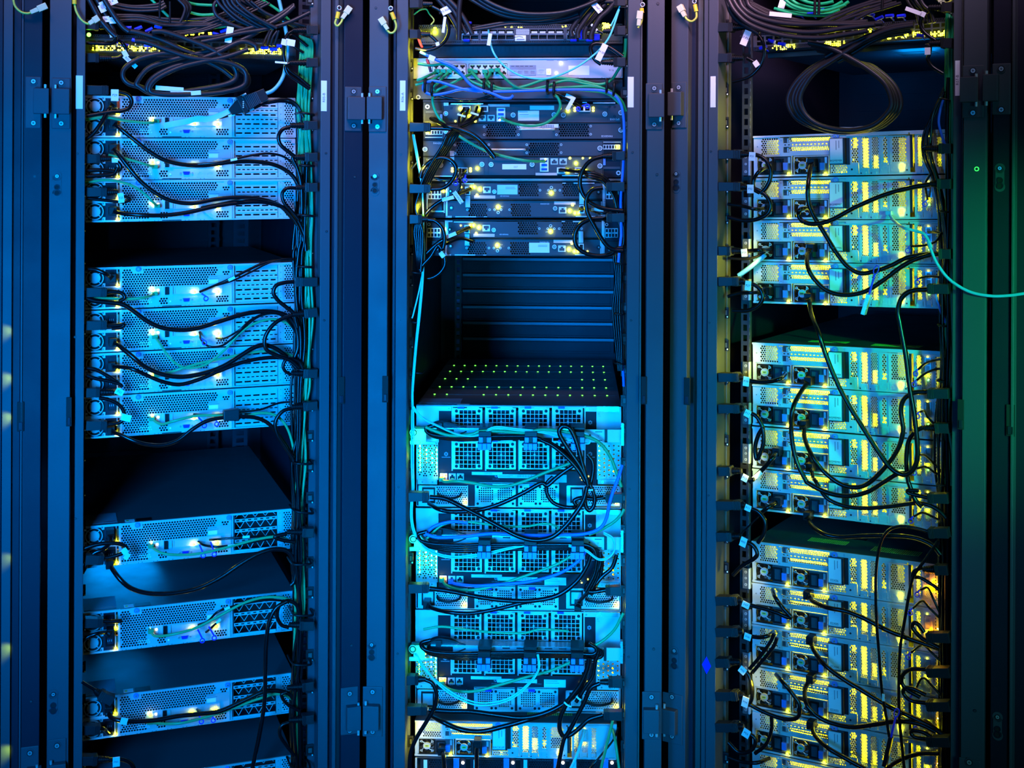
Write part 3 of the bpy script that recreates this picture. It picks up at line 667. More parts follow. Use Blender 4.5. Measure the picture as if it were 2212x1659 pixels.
# ---- centre rack
R2 = rack_root(RC, 'server rack in the middle with fan chassis below and controllers above')
shell(R2, -.035, .475, .87)
vpost(R2, RC, 795, 836.5, PO, .04, 'door_jamb'); vpost(R2, RC, 854, 879, FO, .044, 'rear_post'); strip_label(R2, RC, 864, 174, 876, 239, FO, 'R06-A', None)
vpost(R2, RC, 847, 853.5, FO + .01, .03, 'post_return', 'dark_coat')
hinge(R2, RC, PO, (797, 187, 835, 285), (795, 210, 828, 259), 800, 1, 0); hinge(R2, RC, PO, (784, 1482, 827, 1590), (787, 1518, 821, 1571), 792, 1, 0)
keyhole(R2, RC, PO, 810, 371, 423); keyhole(R2, RC, PO, 803, 1383, 1432); slot(R2, RC, PO - .001, 826, 812, 839, 869)
dots(R2, RC, PO, [(812, 17)], r=2.6); dots(R2, RC, FO, [(866, 333), (863, 692), (861, 1052), (859, 1412)], r=2.4)
vpost(R2, RC, 1354, 1381, FO, .044, 'rear_post'); strip_label(R2, RC, 1356, 166, 1369, 232, FO, '', None)
vpost(R2, RC, 1381.5, 1385, FO - .002, .03, 'post_return', 'pdu_grey', bevel=.6)
vpost(R2, RC, 1396, 1433, PO, .04, 'door_jamb'); hinge(R2, RC, PO, (1395, 180, 1431, 280), (1400, 203, 1434, 254), 1426, 1, 0); hinge(R2, RC, PO, (1387, 1493, 1427, 1596), (1389, 1526, 1423, 1577), 1418, 1, 0)
dots(R2, RC, PO, [(1419, 377), (1412, 1402), (1421, 8)]); slot(R2, RC, PO - .001, 1385, 813, 1397, 873); dots(R2, RC, FO, [(1366, 329), (1363, 692), (1360, 1056), (1358, 1419)], r=2.4)
rail(R2, -.028, -.010, .004, .008, mt='grey_plastic'); rail(R2, .452, .466, .004, .008, mt='grey_plastic')
rail(R2, .012, .030, .80, .804, mt='powder_coat', pitch=.0222); 
# ---- right rack
R3 = rack_root(RR, 'server rack at the right lit green and yellow, with name strip R07-B')
shell(R3, -.095, .49)
POR = -.09
vpost(R3, RR, 1447, 1484, POR, .04, 'door_jamb'); hinge(R3, RR, POR, (1452, 178, 1484, 277), (1450, 200, 1479, 251), 1456, 1, 0); hinge(R3, RR, POR, (1432, 1493, 1475, 1600), (1434, 1524, 1466, 1577), 1440, 1, 0)
keyhole(R3, RR, POR, 1461, 366, 417); keyhole(R3, RR, POR, 1457, 1396, 1450); slot(R3, RR, POR - .001, 1478, 815, 1492, 874)
vpost(R3, RR, 1485, 1500, POR + .02, .03, 'jamb_return', 'dark_coat'); vpost(R3, RR, 1504, 1516, FO + .02, .03, 'post_return', 'pdu_grey')
vpost(R3, RR, 1518, 1527, FO + .005, .03, 'post_return'); vpost(R3, RR, 1528, 1549, FO, .044, 'rear_post'); strip_label(R3, RR, 1535, 165, 1546, 232, FO, '', None)
dots(R3, RR, FO, [(1536, 327), (1533, 697), (1531, 1070)], r=2.2)
m, q = on_face(RR, FO); x, z = q(1526.5, 1437)
m.add([(x, -.0008, z + .019), (x + .0105, -.0008, z), (x, -.0008, z - .019), (x - .0105, -.0008, z)], [(0, 1, 2, 3)], 'tab_blue'); sh(m, FO); o = m.build('diamond_sticker', R3); o['label'] = 'blue diamond sticker'
vpost(R3, RR, 2058, 2076, FO, .044, 'rear_post', yref=500); strip_label(R3, RR, 2063.5, 131, 2073.5, 207, FO, 'R07-B', None)
vpost(R3, RR, 2076.5, 2079, FO - .004, .03, 'post_return', 'pdu_grey', bevel=.6, yref=500)
vpost(R3, RR, 2080, 2130, POR, .04, 'door_jamb', yref=500); vpost(R3, RR, 2144, 2184, POR, .04, 'door_jamb', 'dark_coat', yref=500); vpost(R3, RR, 2184.5, 2191, POR - .006, .03, 'jamb_edge', yref=500); vpost(R3, RR, 2192, 2260, POR + .02, .03, 'jamb_return', 'dark_coat', yref=500)
hinge(R3, RR, POR, (2080, 142, 2126, 255), (2078, 168, 2115, 222), 2112, 1, 0); hinge(R3, RR, POR, (2144, 138, 2184, 248), (2127, 162, 2160, 220), 2134, 1, 0); hinge(R3, RR, POR, (2072, 1634, 2118, 1740), (2076, 1680, 2112, 1725), 2100, 1, 0)
keyhole(R3, RR, POR, 2160, 354, 413); keyhole(R3, RR, POR, 2155, 1539, 1598)
dots(R3, RR, POR, [(2106, 1535)]); o = dots(R3, RR, POR, [(2110, 365)], mt='led_dim', r=4.5); o['label'] = 'green lit screw head'  # ring material glows, standing in for green light on the screw
slot(R3, RR, POR - .001, 2069, 862, 2083, 927); slot(R3, RR, POR - .001, 2174, 873, 2193, 941)
rail(R3, -.026, -.008, .0, .004, mt='grey_plastic', pitch=.0222); rail(R3, -.007, -.0045, -.004, .006, name='rail_edge', mt='powder_coat')
for y0, y1 in ((330, 379), (426, 470), (516, 560), (603, 648), (781, 825), (870, 915), (958, 1000), (1226, 1270), (1316, 1358), (1408, 1450), (1500, 1540)):
    m, q = on_face(RR, -.01); m.bx(1605, y0, 1621, y1, -2, 0, 'powder_coat'); m.bx(1620, y0, 1623, y1, -8, 0, 'steel'); m.screw(1612, y0 + 9, 3, -3.2); m.screw(1612, (y0 + y1) / 2, 2.5, -3.2); m.screw(1612, y1 - 8, 3, -3.2)
    sh(m, -.01); m.build('rail_bracket', R3)
# ---------------------------------------------------------------- vertical power strips
def strip(rk, x0, x1, off, label, ys, side, mt='pdu_grey'):
    a = rk.loc(x0, 700, off)[0]; b = rk.loc(x1, 700, off)[0]
    M = Matrix((rk.u, rk.d, Vector((0, 0, 1)))).transposed().to_4x4(); M.translation = rk.O
    R = root('power_strip', M, label, 'power strip', 'vertical power strips along the rack posts')
    m = MB(); m.box(a, b, off, off + .018, .08, HT - .04, mt); m.build('strip_body', R, bevel=1)
    q = RF(rk, off)
    for k, y in enumerate(ys):
        m = MB(q); xc = x1 if side > 0 else x0
        s0, s1 = (x1 - 8, x1 + 4) if side > 0 else (x0 - 8, x0 + 8)
        m.bx(s0, y - 12, s1, y + 12, -4, 0, 'grey_plastic'); m.bx(s0 + 3, y - 8, s1 - 1, y + 8, -4.6, -3.5, 'black_plastic')
        m.bx(s0 + 5, y - 5, s1 - 3, y + 5, -5, -4.4, 'pdu_grey'); m.sph((q(s1 - 2, y + 9)[0], -.0052, q(s1 - 2, y + 9)[1]), .0017, 'white_plastic', 8, 5)
        sh(m, off); m.build('outlet', R)
    return R
strip(RL, 164.5, 181, -.022, 'narrow power strip at the left edge of the left rack', [55, 125, 200, 270, 345, 415, 490, 560, 640, 712, 785, 850, 920, 985, 1060, 1135, 1205, 1275, 1350, 1440, 1510, 1575, 1645], 1)
strip(RL, 668, 691, -.022, 'power strip beside the green cable bundle in the left rack', [0, 66, 135, 204, 272, 340, 407, 470, 538, 607, 677, 745, 810, 877, 942, 1008, 1075, 1150, 1215, 1280, 1350, 1415, 1485, 1550, 1620], -1, 'face_grey')
strip(RC, 877, 889, -.022, 'power strip along the left post of the centre rack, yellow lit at its top', [10, 75, 140, 205, 275, 342, 407, 472, 540, 607, 675, 740, 806, 873, 940, 1005, 1070, 1140, 1205, 1268, 1400, 1465, 1530, 1600], 1)
strip(RC, 1349, 1358, -.022, 'power strip along the right post of the centre rack', [5, 67, 134, 200, 268, 335, 403, 470, 535, 600, 665, 732, 800, 865, 930, 1000, 1075, 1145, 1210, 1275, 1345, 1405, 1475, 1542, 1610], -1, 'grey_plastic')
strip(RR, 1549, 1571, -.022, 'wide power strip lit yellow at the left of the right rack', [55, 125, 195, 265, 335, 405, 472, 540, 607, 675, 745, 815, 882, 950, 1020, 1090, 1160, 1225, 1297, 1365, 1435, 1500, 1568, 1635], 1)
strip(RR, 2050, 2062, -.026, 'power strip beside the green post of the right rack', [20, 90, 160, 245, 322, 397, 470, 550, 625, 700, 775, 850, 925, 1000, 1075, 1150, 1230, 1305, 1378, 1450, 1525, 1600], -1)
# ---------------------------------------------------------------- centre rack: three tall fan chassis
QD = face(RC, 899, 876)
def flower(m, px, py, r, mt, yf=-.4):
    for k in range(6):
        a = k * PI / 3 + PI / 6; m.cy(px + r * .62 * math.cos(a), py + r * .62 * math.sin(a), r * .36, yf, yf + .3, mt, 8)
def fan_big(q, x0, y0, R, x1=None, y1=None):
    x1 = x0 + 67; y1 = y0 + 66
    m = MB(q); s = (x1 - x0) / 67.
    rw = []
    for r in range(6):
        cols = range(6) if 0 < r < 5 else range(1, 5)
        y = y0 + 7 + r * 9.1
        rw.append((y, y + 7.9, [(x0 + 6.5 + c * 9.1, x0 + 6.5 + c * 9.1 + 7.9) for c in cols]))
    m.rows(x0 + 1, y0 + 2, x1 - 2, y1 - 3, rw, 'steel', 0, 1)
    for cx in (x0 + 9, x1 - 9):
        for cy in (y0 + 9, y1 - 9.5): m.cy(cx, cy, 3.5, -.25, 0, 'navy_face', 16)
    m.bx(x0 + 12, y0 - 1, x0 + 26, y0 + 3, -5, 0, 'tab_blue'); m.bx(x0 + 32, y0, x0 + 58, y0 + 2, -3, 0, 'steel')
    f = m.build('fan_module', R)
    m = MB(q); cx, cy = (x0 + x1) / 2 - .5, (y0 + y1) / 2; X, Z = q(cx, cy)
    m.cy(cx, cy, 10.5, 7, 11, 'navy_face', 24); m.cy(cx, cy, 2.2, 6.5, 7, 'steel', 10)
    for k in range(7):
        a = k * 2 * PI / 7
        m.add([(X + rr * math.cos(a + da), .009 + .006 * (da > .3), Z + rr * math.sin(a + da)) for rr, da in ((.010, 0), (.027, .18), (.027, .7), (.010, .5))], [(0, 1, 2, 3)], 'navy_face')
    m.ann(cx, cy, 31, 28, 6, 12, 'black_plastic', 28)
    m.build('fan_rotor', f)
def fan_small(q, x0, y0, R):
    x1, y1 = x0 + 88, y0 + 52; m = MB(q)
    rw = []
    for r in range(7):
        y = y0 + 11 + r * 4.7; a = 0 if 1 <= r <= 5 else 1
        rw.append((y, y + 3, [(x0 + 8 + g * 41 + c * 4.7, x0 + 8 + g * 41 + c * 4.7 + 3.1) for g in (0, 1) for c in range(a, 7 - a)]))
    m.rows(x0, y0 + 3, x1, y1, rw, 'steel', 0, 1); m.bx(x0, y0, x0 + 1, y1, -1, 1, 'steel'); m.bx(x0, y0, x1, y0 + 1, -1, 1, 'steel')
    for cx in (x0 + 6, x0 + 38, x0 + 47, x1 - 6):
        for cy in (y0 + 10, y1 - 6): m.cy(cx, cy, 2.9, -.25, 0, 'navy_face', 14)
    m.bx(x0 + 24, y0 + 4, x0 + 38, y0 + 9, -4, 0, 'tab_blue'); m.bx(x0 + 4, y0 + 3, x0 + 18, y0 + 6, -2, 0, 'steel'); m.bx(x0 + 56, y0 + 3, x0 + 82, y0 + 6, -2, 0, 'steel')
    m.build('fan_module', R)
def psu_box(q, x0, y0, x1, y1, R, flip=False):
    m = MB(q); m.bx(x0, y0, x1, y0 + 1.6, -1, 1, 'steel'); m.bx(x0, y1 - 1.6, x1, y1, -1, 1, 'steel'); m.bx(x0, y0, x0 + 1.5, y1, -1, 1, 'steel'); m.bx(x1 - 1.5, y0, x1, y1, -1, 1, 'steel')
    m.bx(x0 + 1.5, y0 + 1.6, x0 + 38, y1 - 1.6, 0, 1, 'steel'); m.rows(x0 + 8, y0 + 4, x0 + 36, y1 - 6, [(y0 + 8, y1 - 10, [(x0 + 11, x0 + 33)])], 'black_plastic', -2, 4); m.bx(x0 + 11, y0 + 8, x0 + 33, y1 - 10, 1, 2, 'black_void')
    w = MB(q); m.hexs(x0 + 38, y0 + 1.6, x1 - 1.5, y1 - 1.6, 4.9, 1.8, 'steel', None)
    p = m.build('power_supply', R)
    m = MB(q); a, b = q(x0 + 42, y0 + 17), q(x1 - 15, y0 + 17); mid = q((x0 + 42 + x1 - 15) / 2, y0 + 24)
    m.tube(smooth([(a[0], 0, a[1]), (a[0] + .004, -.014, a[1] - .004), (mid[0], -.020, mid[1]), (b[0] - .004, -.014, b[1] - .004), (b[0], 0, b[1])]), .0026, 'black_plastic')
    m.build('handle', p)
    m = MB(q)
    for k in range(7): m.sph((q(x0 + 46 + k * 6, y0 + 9)[0], -.001, q(x0 + 46, y0 + 9 + (k % 2) * 2)[1]), .0026, 'bright_steel', 8, 5)
    m.build('vent_rivet', p)
    led_part(q, x1 - 6, y1 - 8, 2.7, 'led_yellow', p, -2.5)
def chassis_big(q, txt):
    R = root('storage_chassis', q.M, 'x', 'server')
    m = chassis(q, 899.2, 876.2, 1342, 1093.5, .78, top='lid_steel', wall='steel', shade_sheet=55)
    m.build('chassis', R)
    m = MB(q)
    # dark back plane with cut-outs for the fan modules
    m.rows(948, 886, 1289, 1092, [(890, 1015, [(978, 1044), (1050.5, 1116.5), (1123, 1189), (1195.5, 1261)]), (1046, 1090, [(1028, 1114), (1121, 1207)])], 'navy_face', 1.6, 1.2)
    m.bx(900, 1046, 905, 1092, 1.6, 3, 'navy_face'); m.bx(1010, 1046, 1024, 1092, 1, 2, 'navy_face')
    flower(m, 963.5, 981, 5, 'ink_soft', 1.0); flower(m, 1275, 981, 5, 'ink_soft', 1.0); flower(m, 1275, 913, 5, 'ink_soft', 1.0); flower(m, 1072, 1028, 4, 'ink_soft', 1.0)
    for a in (954, 1266): m.bx(a, 987, a + 19, 988.6, 1.2, 1.5, 'ink_soft')
    m.text('CPU FAN 2', 1071, 1035.5, 3.2, 'ink_soft', 1.2); m.text('CPU FAN 1', 1165, 1035.5, 3.2, 'ink_soft', 1.2); m.text('NIC1', 976, 1039.5, 4.2, 'ink_soft', 1.2); m.text('NIC2', 993, 1039.5, 4.2, 'ink_soft', 1.2)
    m.build('back_plane', R)
    m = MB(q); m.bx(899.5, 876, 975, 886.5, -3, 1, 'steel'); m.screw(970, 881.5, 2.6, -4); m.bx(899.5, 886.5, 948, 955, 0, 1.4, 'steel'); m.bx(975, 876.3, 1262, 878.6, -2, 1, 'steel')
    m.bx(1262, 878, 1341, 888.5, -3, 1, 'steel'); m.screw(1268.5, 883.5, 2.6, -4); m.bx(1288.5, 888, 1341, 955, 0, 1.4, 'steel'); m.bx(1290, 877.6, 1337, 888, -3.4, -3, 'bright_steel')
    m.text('J M J', 1294, 894, 6, 'ink_soft', -.3, PI / 2); m.build('cover_plate', R)
    for k in range(4):
        fan_big(q, 977 + k * 72.3, 879, R); fan_big(q, 977 + k * 72.3, 950.5, R)
    m = MB(q)
    for x in (975.5, 1048, 1120, 1192.5, 1262.5): m.bx(x, 877, x + 2.4, 1017, -.5, 1, 'steel')
    m.build('fan_divider', R)
    for xa, xb in ((900.5, 946.5), (1289.5, 1341)):
        m = MB(q); n = 4 if xa < 1000 else 5; w = (xb - xa) / n
        for k in range(n):
            a = xa + k * w; m.bx(a, 954, a + .8, 1035, -1, 1, 'steel')
            m.hexs(a + .8, 955, a + w, 1032, 5.4 if k % 2 else 6.0, 2.1, 'steel', (lambda x, z, c=q(a + w * .25, 0)[0], d=q(a + w * .86, 0)[0]: c < x < d))
        m.bx(xa, 1032, xb, 1036, 0, 1, 'steel'); m.bx(xa + 2, 1035.5, xb - 2, 1045.5, -2.5, 0, 'steel'); m.screw(xa + 12, 1040.5, 2.3, -3.2); m.screw(xb - 12, 1040.5, 2.3, -3.2)
        p = m.build('expansion_slots', R)
        m = MB(q)  # black sheet and emitters added behind the slot holes, for dark and glow
        if xa < 1000:
            m.bx(xa + 2, 958, xb - 2, 1030, 18, 19, 'black_void')
            for x, y, mt in ((910, 985, 'led_card'), (921, 975, 'led_card_green'), (934, 992, 'led_card'), (907, 963, 'led_card_green')): m.sph((q(x, y)[0], .008, q(x, y)[1]), .0022, mt, 8, 5)
        else:
            m.bx(xa + 2, 958, xb - 2, 1030, 18, 19, 'black_void')
            for x, y, mt in ((1297, 1010, 'led_inner_orange'), (1300, 996, 'led_card'), (1318, 1012, 'led_inner_orange'), (1293, 975, 'led_card_green')): m.sph((q(x, y)[0], .008, q(x, y)[1]), .0024, mt, 8, 5)
        bars = ((907, 960, 1020, 'led_card_green'), (921, 968, 1000, 'led_soft'), (933, 975, 1005, 'led_white'), (943, 966, 1022, 'led_card_green')) if xa < 1000 else ((1293, 958, 1026, 'led_card_green'), (1302, 985, 1022, 'led_soft'), (1313, 990, 1015, 'led_orange'), (1325, 995, 1020, 'led_orange'))
        for x, ya, yb, mt in bars:
            b = MB(q); p0, p1 = q(x, ya), q(x, yb); b.tube([(p0[0], .006, p0[1]), (p1[0], .006, p1[1])], .0009, mt, 6); b.build('added_glow_bar', p)  # bar added so light shows through the slot holes
        m.build('card_light', p)
    m = MB(q); m.bx(950.5, 1022, 966, 1037, -1, 1.6, 'steel'); m.build('network_port', R)
    led_part(q, 954.5, 1026, 3.0, 'led_yellow', R, -3); led_part(q, 963, 1026.5, 2.0, 'led_orange', R, -2.5)
    port(q, 969.5, 1022.5, 984.5, 1037, parent=R); port(q, 987, 1022.5, 1002, 1037, parent=R)
    m = MB(q); m.bx(1019, 1019.5, 1085, 1026, .6, 1.4, 'paper_blue'); m.text(txt, 1054, 1022.8, 5.2, 'ink_soft', .4); m.bx(1075.5, 1024.5, 1162, 1032.5, .2, 1.0, 'paper_blue')
    for k in range(16): m.bx(1118 + k * 2 + (k % 3) * .4, 1026, 1118.9 + k * 2 + (k % 3) * .4, 1031, .0, .3, 'ink_soft')
    m.bx(1078, 1026.5, 1108, 1027.6, 0, .3, 'ink_soft'); m.bx(1078, 1029, 1102, 1030, 0, .3, 'ink_soft')
    m.bx(1177, 1025.5, 1224, 1042, .4, 1.2, 'paper_blue'); m.bx(1180, 1028, 1206, 1029, .1, .5, 'ink_soft'); m.bx(1180, 1032.5, 1210, 1033.5, .1, .5, 'ink_soft')
    m.build('name_label', R)
    for x, y in ((1254, 1031), (1257.5, 1036.5), (1271, 1029)): led_part(q, x, y, 1.4, 'led_soft', R, 0)
    psu_box(q, 904, 1048.5, 1011, 1092, R); fan_small(q, 1026, 1042, R); fan_small(q, 1119.5, 1042, R); psu_box(q, 1224, 1048.5, 1339, 1092, R)
    return R
D0 = chassis_big(QD, 'CEPH03'); treeD = tree_of(D0)
D0['label'] = 'uppermost of the three tall fan chassis, dark lid with rows of green dots'; D0['group'] = 'tall fan chassis in the centre rack'
for y, lb in ((1097, 'middle of the three tall fan chassis, green and blue cables across its fans'), (1316.5, 'lowest of the three tall fan chassis, above the BACKUP server')):
    c = copy_tree(D0, RC.frame(898 if y < 1200 else 897, y), lb, treeD)
    n = {1097: 'CEPH02', 1316.5: 'CEPH01'}[y]
    old = [k for k in kids(c) if k.name.startswith('name_label')][0]
    m = MB(QD); m.bx(1019, 1019.5, 1085, 1026, .6, 1.4, 'paper_blue'); m.text(n, 1054, 1022.8, 5.2, 'ink_soft', .4); m.bx(1075.5, 1024.5, 1162, 1032.5, .2, 1.0, 'paper_blue')
    for k in range(16): m.bx(1118 + k * 2 + (k % 3) * .4, 1026, 1118.9 + k * 2 + (k % 3) * .4, 1031, .0, .3, 'ink_soft')
    m.bx(1177, 1025.5, 1224, 1042, .4, 1.2, 'paper_blue'); m.bx(1180, 1028, 1206, 1029, .1, .5, 'ink_soft'); m.bx(1180, 1032.5, 1210, 1033.5, .1, .5, 'ink_soft')
    bpy.data.objects.remove(old); m.build('name_label', c)
# glowing squares painted for the green light in the uppermost lid's holes
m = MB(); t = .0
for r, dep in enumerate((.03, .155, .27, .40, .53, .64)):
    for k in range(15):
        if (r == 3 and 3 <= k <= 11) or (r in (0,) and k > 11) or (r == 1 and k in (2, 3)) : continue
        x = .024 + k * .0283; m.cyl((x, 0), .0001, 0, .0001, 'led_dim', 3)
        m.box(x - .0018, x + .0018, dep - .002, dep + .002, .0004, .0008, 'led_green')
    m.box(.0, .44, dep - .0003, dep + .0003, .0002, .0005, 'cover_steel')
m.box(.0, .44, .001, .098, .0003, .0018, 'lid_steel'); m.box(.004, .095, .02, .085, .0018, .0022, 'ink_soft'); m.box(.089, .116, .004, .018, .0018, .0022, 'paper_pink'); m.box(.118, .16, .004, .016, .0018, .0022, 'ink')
o = m.build('lid', D0); o['label'] = 'dark lid with rows of glowing green dots for light in its holes'
# cable management arms
def arm(y, label):
    q = QD; M = RC.frame(899 if y < 1000 else (898 if y < 1200 else 897), y)
    R = root('cable_manager', M, label, 'cable arm', 'folding cable arms across the fan chassis')
    f = lambda px, dy: q(px, 876 + dy)       # dy below the reference line
    m = MB(q)
    # reference: y is the picture height of the bright rail edge; face coordinates start at 876
    m.bx(938, 876, 1262, 879, -52, -20, 'bright_steel'); m.bx(985, 879, 1262, 896, -50, -48, 'steel')
    for k in range(6): m.bx(1108 - 18 + k * 30, 881, 1116 - 10 + k * 30, 883.5, -50.6, -50, 'ink')
    m.build('rail', R, bevel=.6)
    m = MB(q)
    pts = [(930, 886), (934, 872), (944, 866), (958, 864), (975, 866), (995, 871), (1012, 876)]
    P = smooth([(q(a, b)[0], -.05, q(a, b)[1]) for a, b in pts]); m.tube(P, .0016, 'grey_plastic')
    lo = smooth([(q(a, b)[0], -.05, q(a, b)[1]) for a, b in ((930, 886), (938, 892), (960, 894), (990, 892), (1012, 884))]); m.tube(lo, .0016, 'grey_plastic')
    n = min(len(P), len(lo)); vs = []; fs = []
    for i in range(n): vs += [(P[i].x, -.044, P[i].z), (lo[int(i * (len(lo) - 1) / (n - 1))].x, -.044, lo[int(i * (len(lo) - 1) / (n - 1))].z)]
    for i in range(n - 1): fs.append((2 * i, 2 * i + 2, 2 * i + 3, 2 * i + 1))
    m.add(vs, fs, 'grey_plastic'); b = len(vs); m.add([(v[0], -.030, v[2]) for v in vs], fs, 'grey_plastic')
    m.bx(949, 866, 960, 880, -54, -48, 'grey_plastic'); m.build('cable_basket', R)
    m = MB(q); m.bx(1262, 880, 1305, 907, -50, -46, 'steel'); m.bx(1305, 880, 1311, 907, -52, -46, 'grey_plastic'); m.bx(1311, 880, 1341, 907, -50, -46, 'steel'); m.bx(1285, 884, 1300, 885.5, -50.6, -50, 'ink'); m.bx(1285, 902, 1300, 903.5, -50.6, -50, 'ink'); m.cy(1274, 892, 2, -50.6, -50, 'ink', 12)
    m.text('A', 1292, 893, 7, 'ink_soft', -50.6, PI); m.build('end_plate', R)
    m = MB(q); m.bx(900, 880, 925, 911, -40, -36, 'steel'); m.cy(899, 888, 9, -44, -38, 'bright_steel', 20); m.ann(899, 888, 7, 5, -46, -44, 'grey_plastic'); m.bx(891, 905, 912, 913, -46, -38, 'bright_steel'); m.bx(912, 908, 946, 913, -42, -38, 'steel'); m.bx(896, 874, 932, 880, -44, -36, 'grey_plastic')
    m.build('hinge_bracket', R, bevel=.8)
    m = MB(q); m.bx(1341, 868, 1346, 915, -44, -30, 'bright_steel')
    for k in range(3): m.cy(1343, 874 + k * 14, 3, -46, -44, 'bright_steel', 10)
    m.build('latch_spring', R)
    for k, x in enumerate((1040, 1136, 1235)):
        m = MB(q); m.bx(x, 870, x + 28, 876.5, -78, -30, 'black_plastic'); m.bx(x + 1, 876.5, x + 27, 887, -94, -48, 'black_plastic')
        for a in (0, 1): m.bx(x + 1 + a * 17, 888, x + 10 + a * 17, 899, -97, -86, 'knob_blue')
        m.bx(x + 10, 887, x + 18, 899, -95, -84, 'black_plastic')
        for a in range(3): m.bx(x - 1 + a * 9.6, 901, x + 7.8 + a * 9.6, 914.5, -98, -84, 'knob_blue')
        m.bx(x - 1, 898.5, x + 28, 901, -96, -56, 'black_plastic'); m.build('cable_clip', R, bevel=.7)
    return R
arm(914.5, 'folding cable arm across the uppermost fan chassis, aqua fibres in its clips')
arm(1141, 'folding cable arm across the middle fan chassis, blue cable in its basket')
arm(1375, 'folding cable arm across the lowest fan chassis, tangled black cords in its clips')
# ---------------------------------------------------------------- centre rack: storage controllers
QE = face(RC, 914, 218)
def pscrew(m, px, py, r=5.5, mt='steel'):
    m.cy(px, py, r * 1.15, -1, 0, 'dark_coat', 20); m.ann(px, py, r, r * .62, -3, -.8, mt, 20); m.cy(px, py, r * .6, -2, 0, 'grey_plastic', 16); m.screw(px, py, r * .42, -2.4)
def grid_port(m, x0, y0, x1, y1, nc, nr, mt='steel'):
    w = (x1 - x0) / nc; h = (y1 - y0) / nr
    m.rows(x0, y0, x1, y1, [(y0 + h * (r + .18), y0 + h * (r + .86), [(x0 + w * (c + .15), x0 + w * (c + .85)) for c in range(nc)]) for r in range(nr)], mt, -2, 3); m.bx(x0, y0, x1, y1, 2, 3, 'black_void')
def half_unit(q, R, mk):
    g = 'face_grey'
    m = MB(q); m.bx(915.5, 221, 957.5, 302, 0, 1.5, 'navy_face'); m.bx(917, 222, 918.5, 301, -1.5, 0, g); m.bx(955.5, 222, 957, 301, -1.5, 0, g); m.ann(923.5, 230.5, 5, 2.5, -2, 0, 'steel'); m.bx(920, 239, 955, 244, -3, 0, g); m.bx(951, 247, 956, 262, -4, 0, 'knob_blue')
    m.bx(919, 262, 956, 278, -6, 0, 'black_plastic'); m.bx(918, 296, 956, 297.5, -1, 0, 'steel'); p = m.build('power_supply', R)
    m = MB(q); grid_port(m, 920, 281, 956, 291, 6, 1); m.build('signal_port', p)
    led_part(q, 925, 286.5, 3.2, 'led_yellow', p, -3)
    m = MB(q)      # controller canister
    m.bx(958, 226, 1344.5, 264.5, 0, 2, g); m.bx(958.5, 222, 969, 228.5, -2, 0, 'steel'); m.bx(974, 223.6, 1044, 226, -5, -2, 'bright_steel'); m.bx(1258, 220.6, 1268, 223, -5, -2, 'steel'); m.bx(1281, 221.5, 1329, 224, -5, -2, 'steel')
    m.bx(1103, 226, 1103.8, 264, -.3, 0, 'ink'); m.bx(1203, 226, 1203.8, 264, -.3, 0, 'ink'); m.bx(1212, 226, 1212.8, 260, -.3, 0, 'ink'); m.bx(1312, 226, 1312.8, 260, -.3, 0, 'ink'); m.bx(1212, 259.4, 1312, 260, -.3, 0, 'ink')
    for x, y in ((963, 245.5), (1197, 248), (1217, 248.5), (1306.5, 246.5), (1341, 243.5), (1108.5, 248.5)): pscrew(m, x, y)
    for x, y in ((975.5, 233.5), (975.5, 259), (1317, 231), (1327.5, 251), (1328, 231)): m.ann(x, y, 2.6, 1.5, -1, 0, 'dark_coat', 12)
    m.text('SP3101B', 1328, 257.5, 6, 'print_white', -.4, PI); p = m.build('controller_module', R)
    for x in (998.5, 1037):
        m = MB(q); m.bx(x, 229, x + 18, 242, -6, 0, 'white_plastic'); m.bx(x + 2.5, 231, x + 15, 240, -6.4, -5.8, 'ink'); m.build('fibre_port', p)
    port(q, 1034, 248.5, 1049.5, 261.5, parent=p, up=False); port(q, 1053, 248.5, 1068.5, 261.5, parent=p, up=False)
    m = MB(q); m.bx(1073, 233, 1091.5, 262.5, -3, 0, 'white_plastic')
    for k in range(3): m.bx(1076, 235.3 + k * 9.3, 1088.5, 240.3 + k * 9.3, -3.4, -2.8, 'usb_blue')
    m.build('usb_port', p)
    m = MB(q); m.rows(1248, 229, 1275.5, 241.5, [(231, 239.5, [(1250, 1260), (1264, 1274)])], 'white_plastic', -4, 4.5); m.bx(1249, 230, 1275, 241, 0, 1, 'black_void'); m.build('fibre_port', p)
    m = MB(q); m.bx(1054.5, 225, 1101, 230.5, -.6, 0, 'paper_pink'); m.build('sticker', p)
    m = MB(q); m.bx(1144.5, 228.5, 1197, 237.5, -.7, 0, 'paper_blue'); m.build('sticker', p)
    m = MB(q); m.bx(1119, 239.2, 1164.5, 260.5, -.7, 0, 'paper'); m.bx(1122, 241.5, 1140, 242.6, -1, -.7, 'ink_soft'); m.bx(1122, 247, 1142, 248, -1, -.7, 'ink_soft'); m.build('sticker', p)
    for x, y, r, mt in ((994.5, 234.5, 3.4, 'led_yellow'), (1031.5, 234, 3.6, 'led_yellow'), (1014, 251, 3.2, 'led_yellow'), (1027, 262, 2.3, 'led_soft'), (984, 262, 1.8, 'led_soft'), (999.5, 262, 1.8, 'led_soft'), (1227, 239.5, 3.2, 'led_yellow'), (1241.7, 234, 2.5, 'led_soft'), (1241.7, 239, 2.3, 'led_soft'), (1281.5, 233.5, 2.5, 'led_soft'), (1281.5, 239, 2.3, 'led_soft'), (1079.5, 259, 2.4, 'led_soft')):
        led_part(q, x, y, r, mt, p, -2)
    m = MB(q)      # fan tray
    inb = lambda x, z: any(q(a, 0)[0] < x < q(b, 0)[0] for a, b in ((1052, 1116), (1206.5, 1271)))
    m.hexs(958, 267.5, 1344.5, 300, 5.35, 2.35, g, inb)
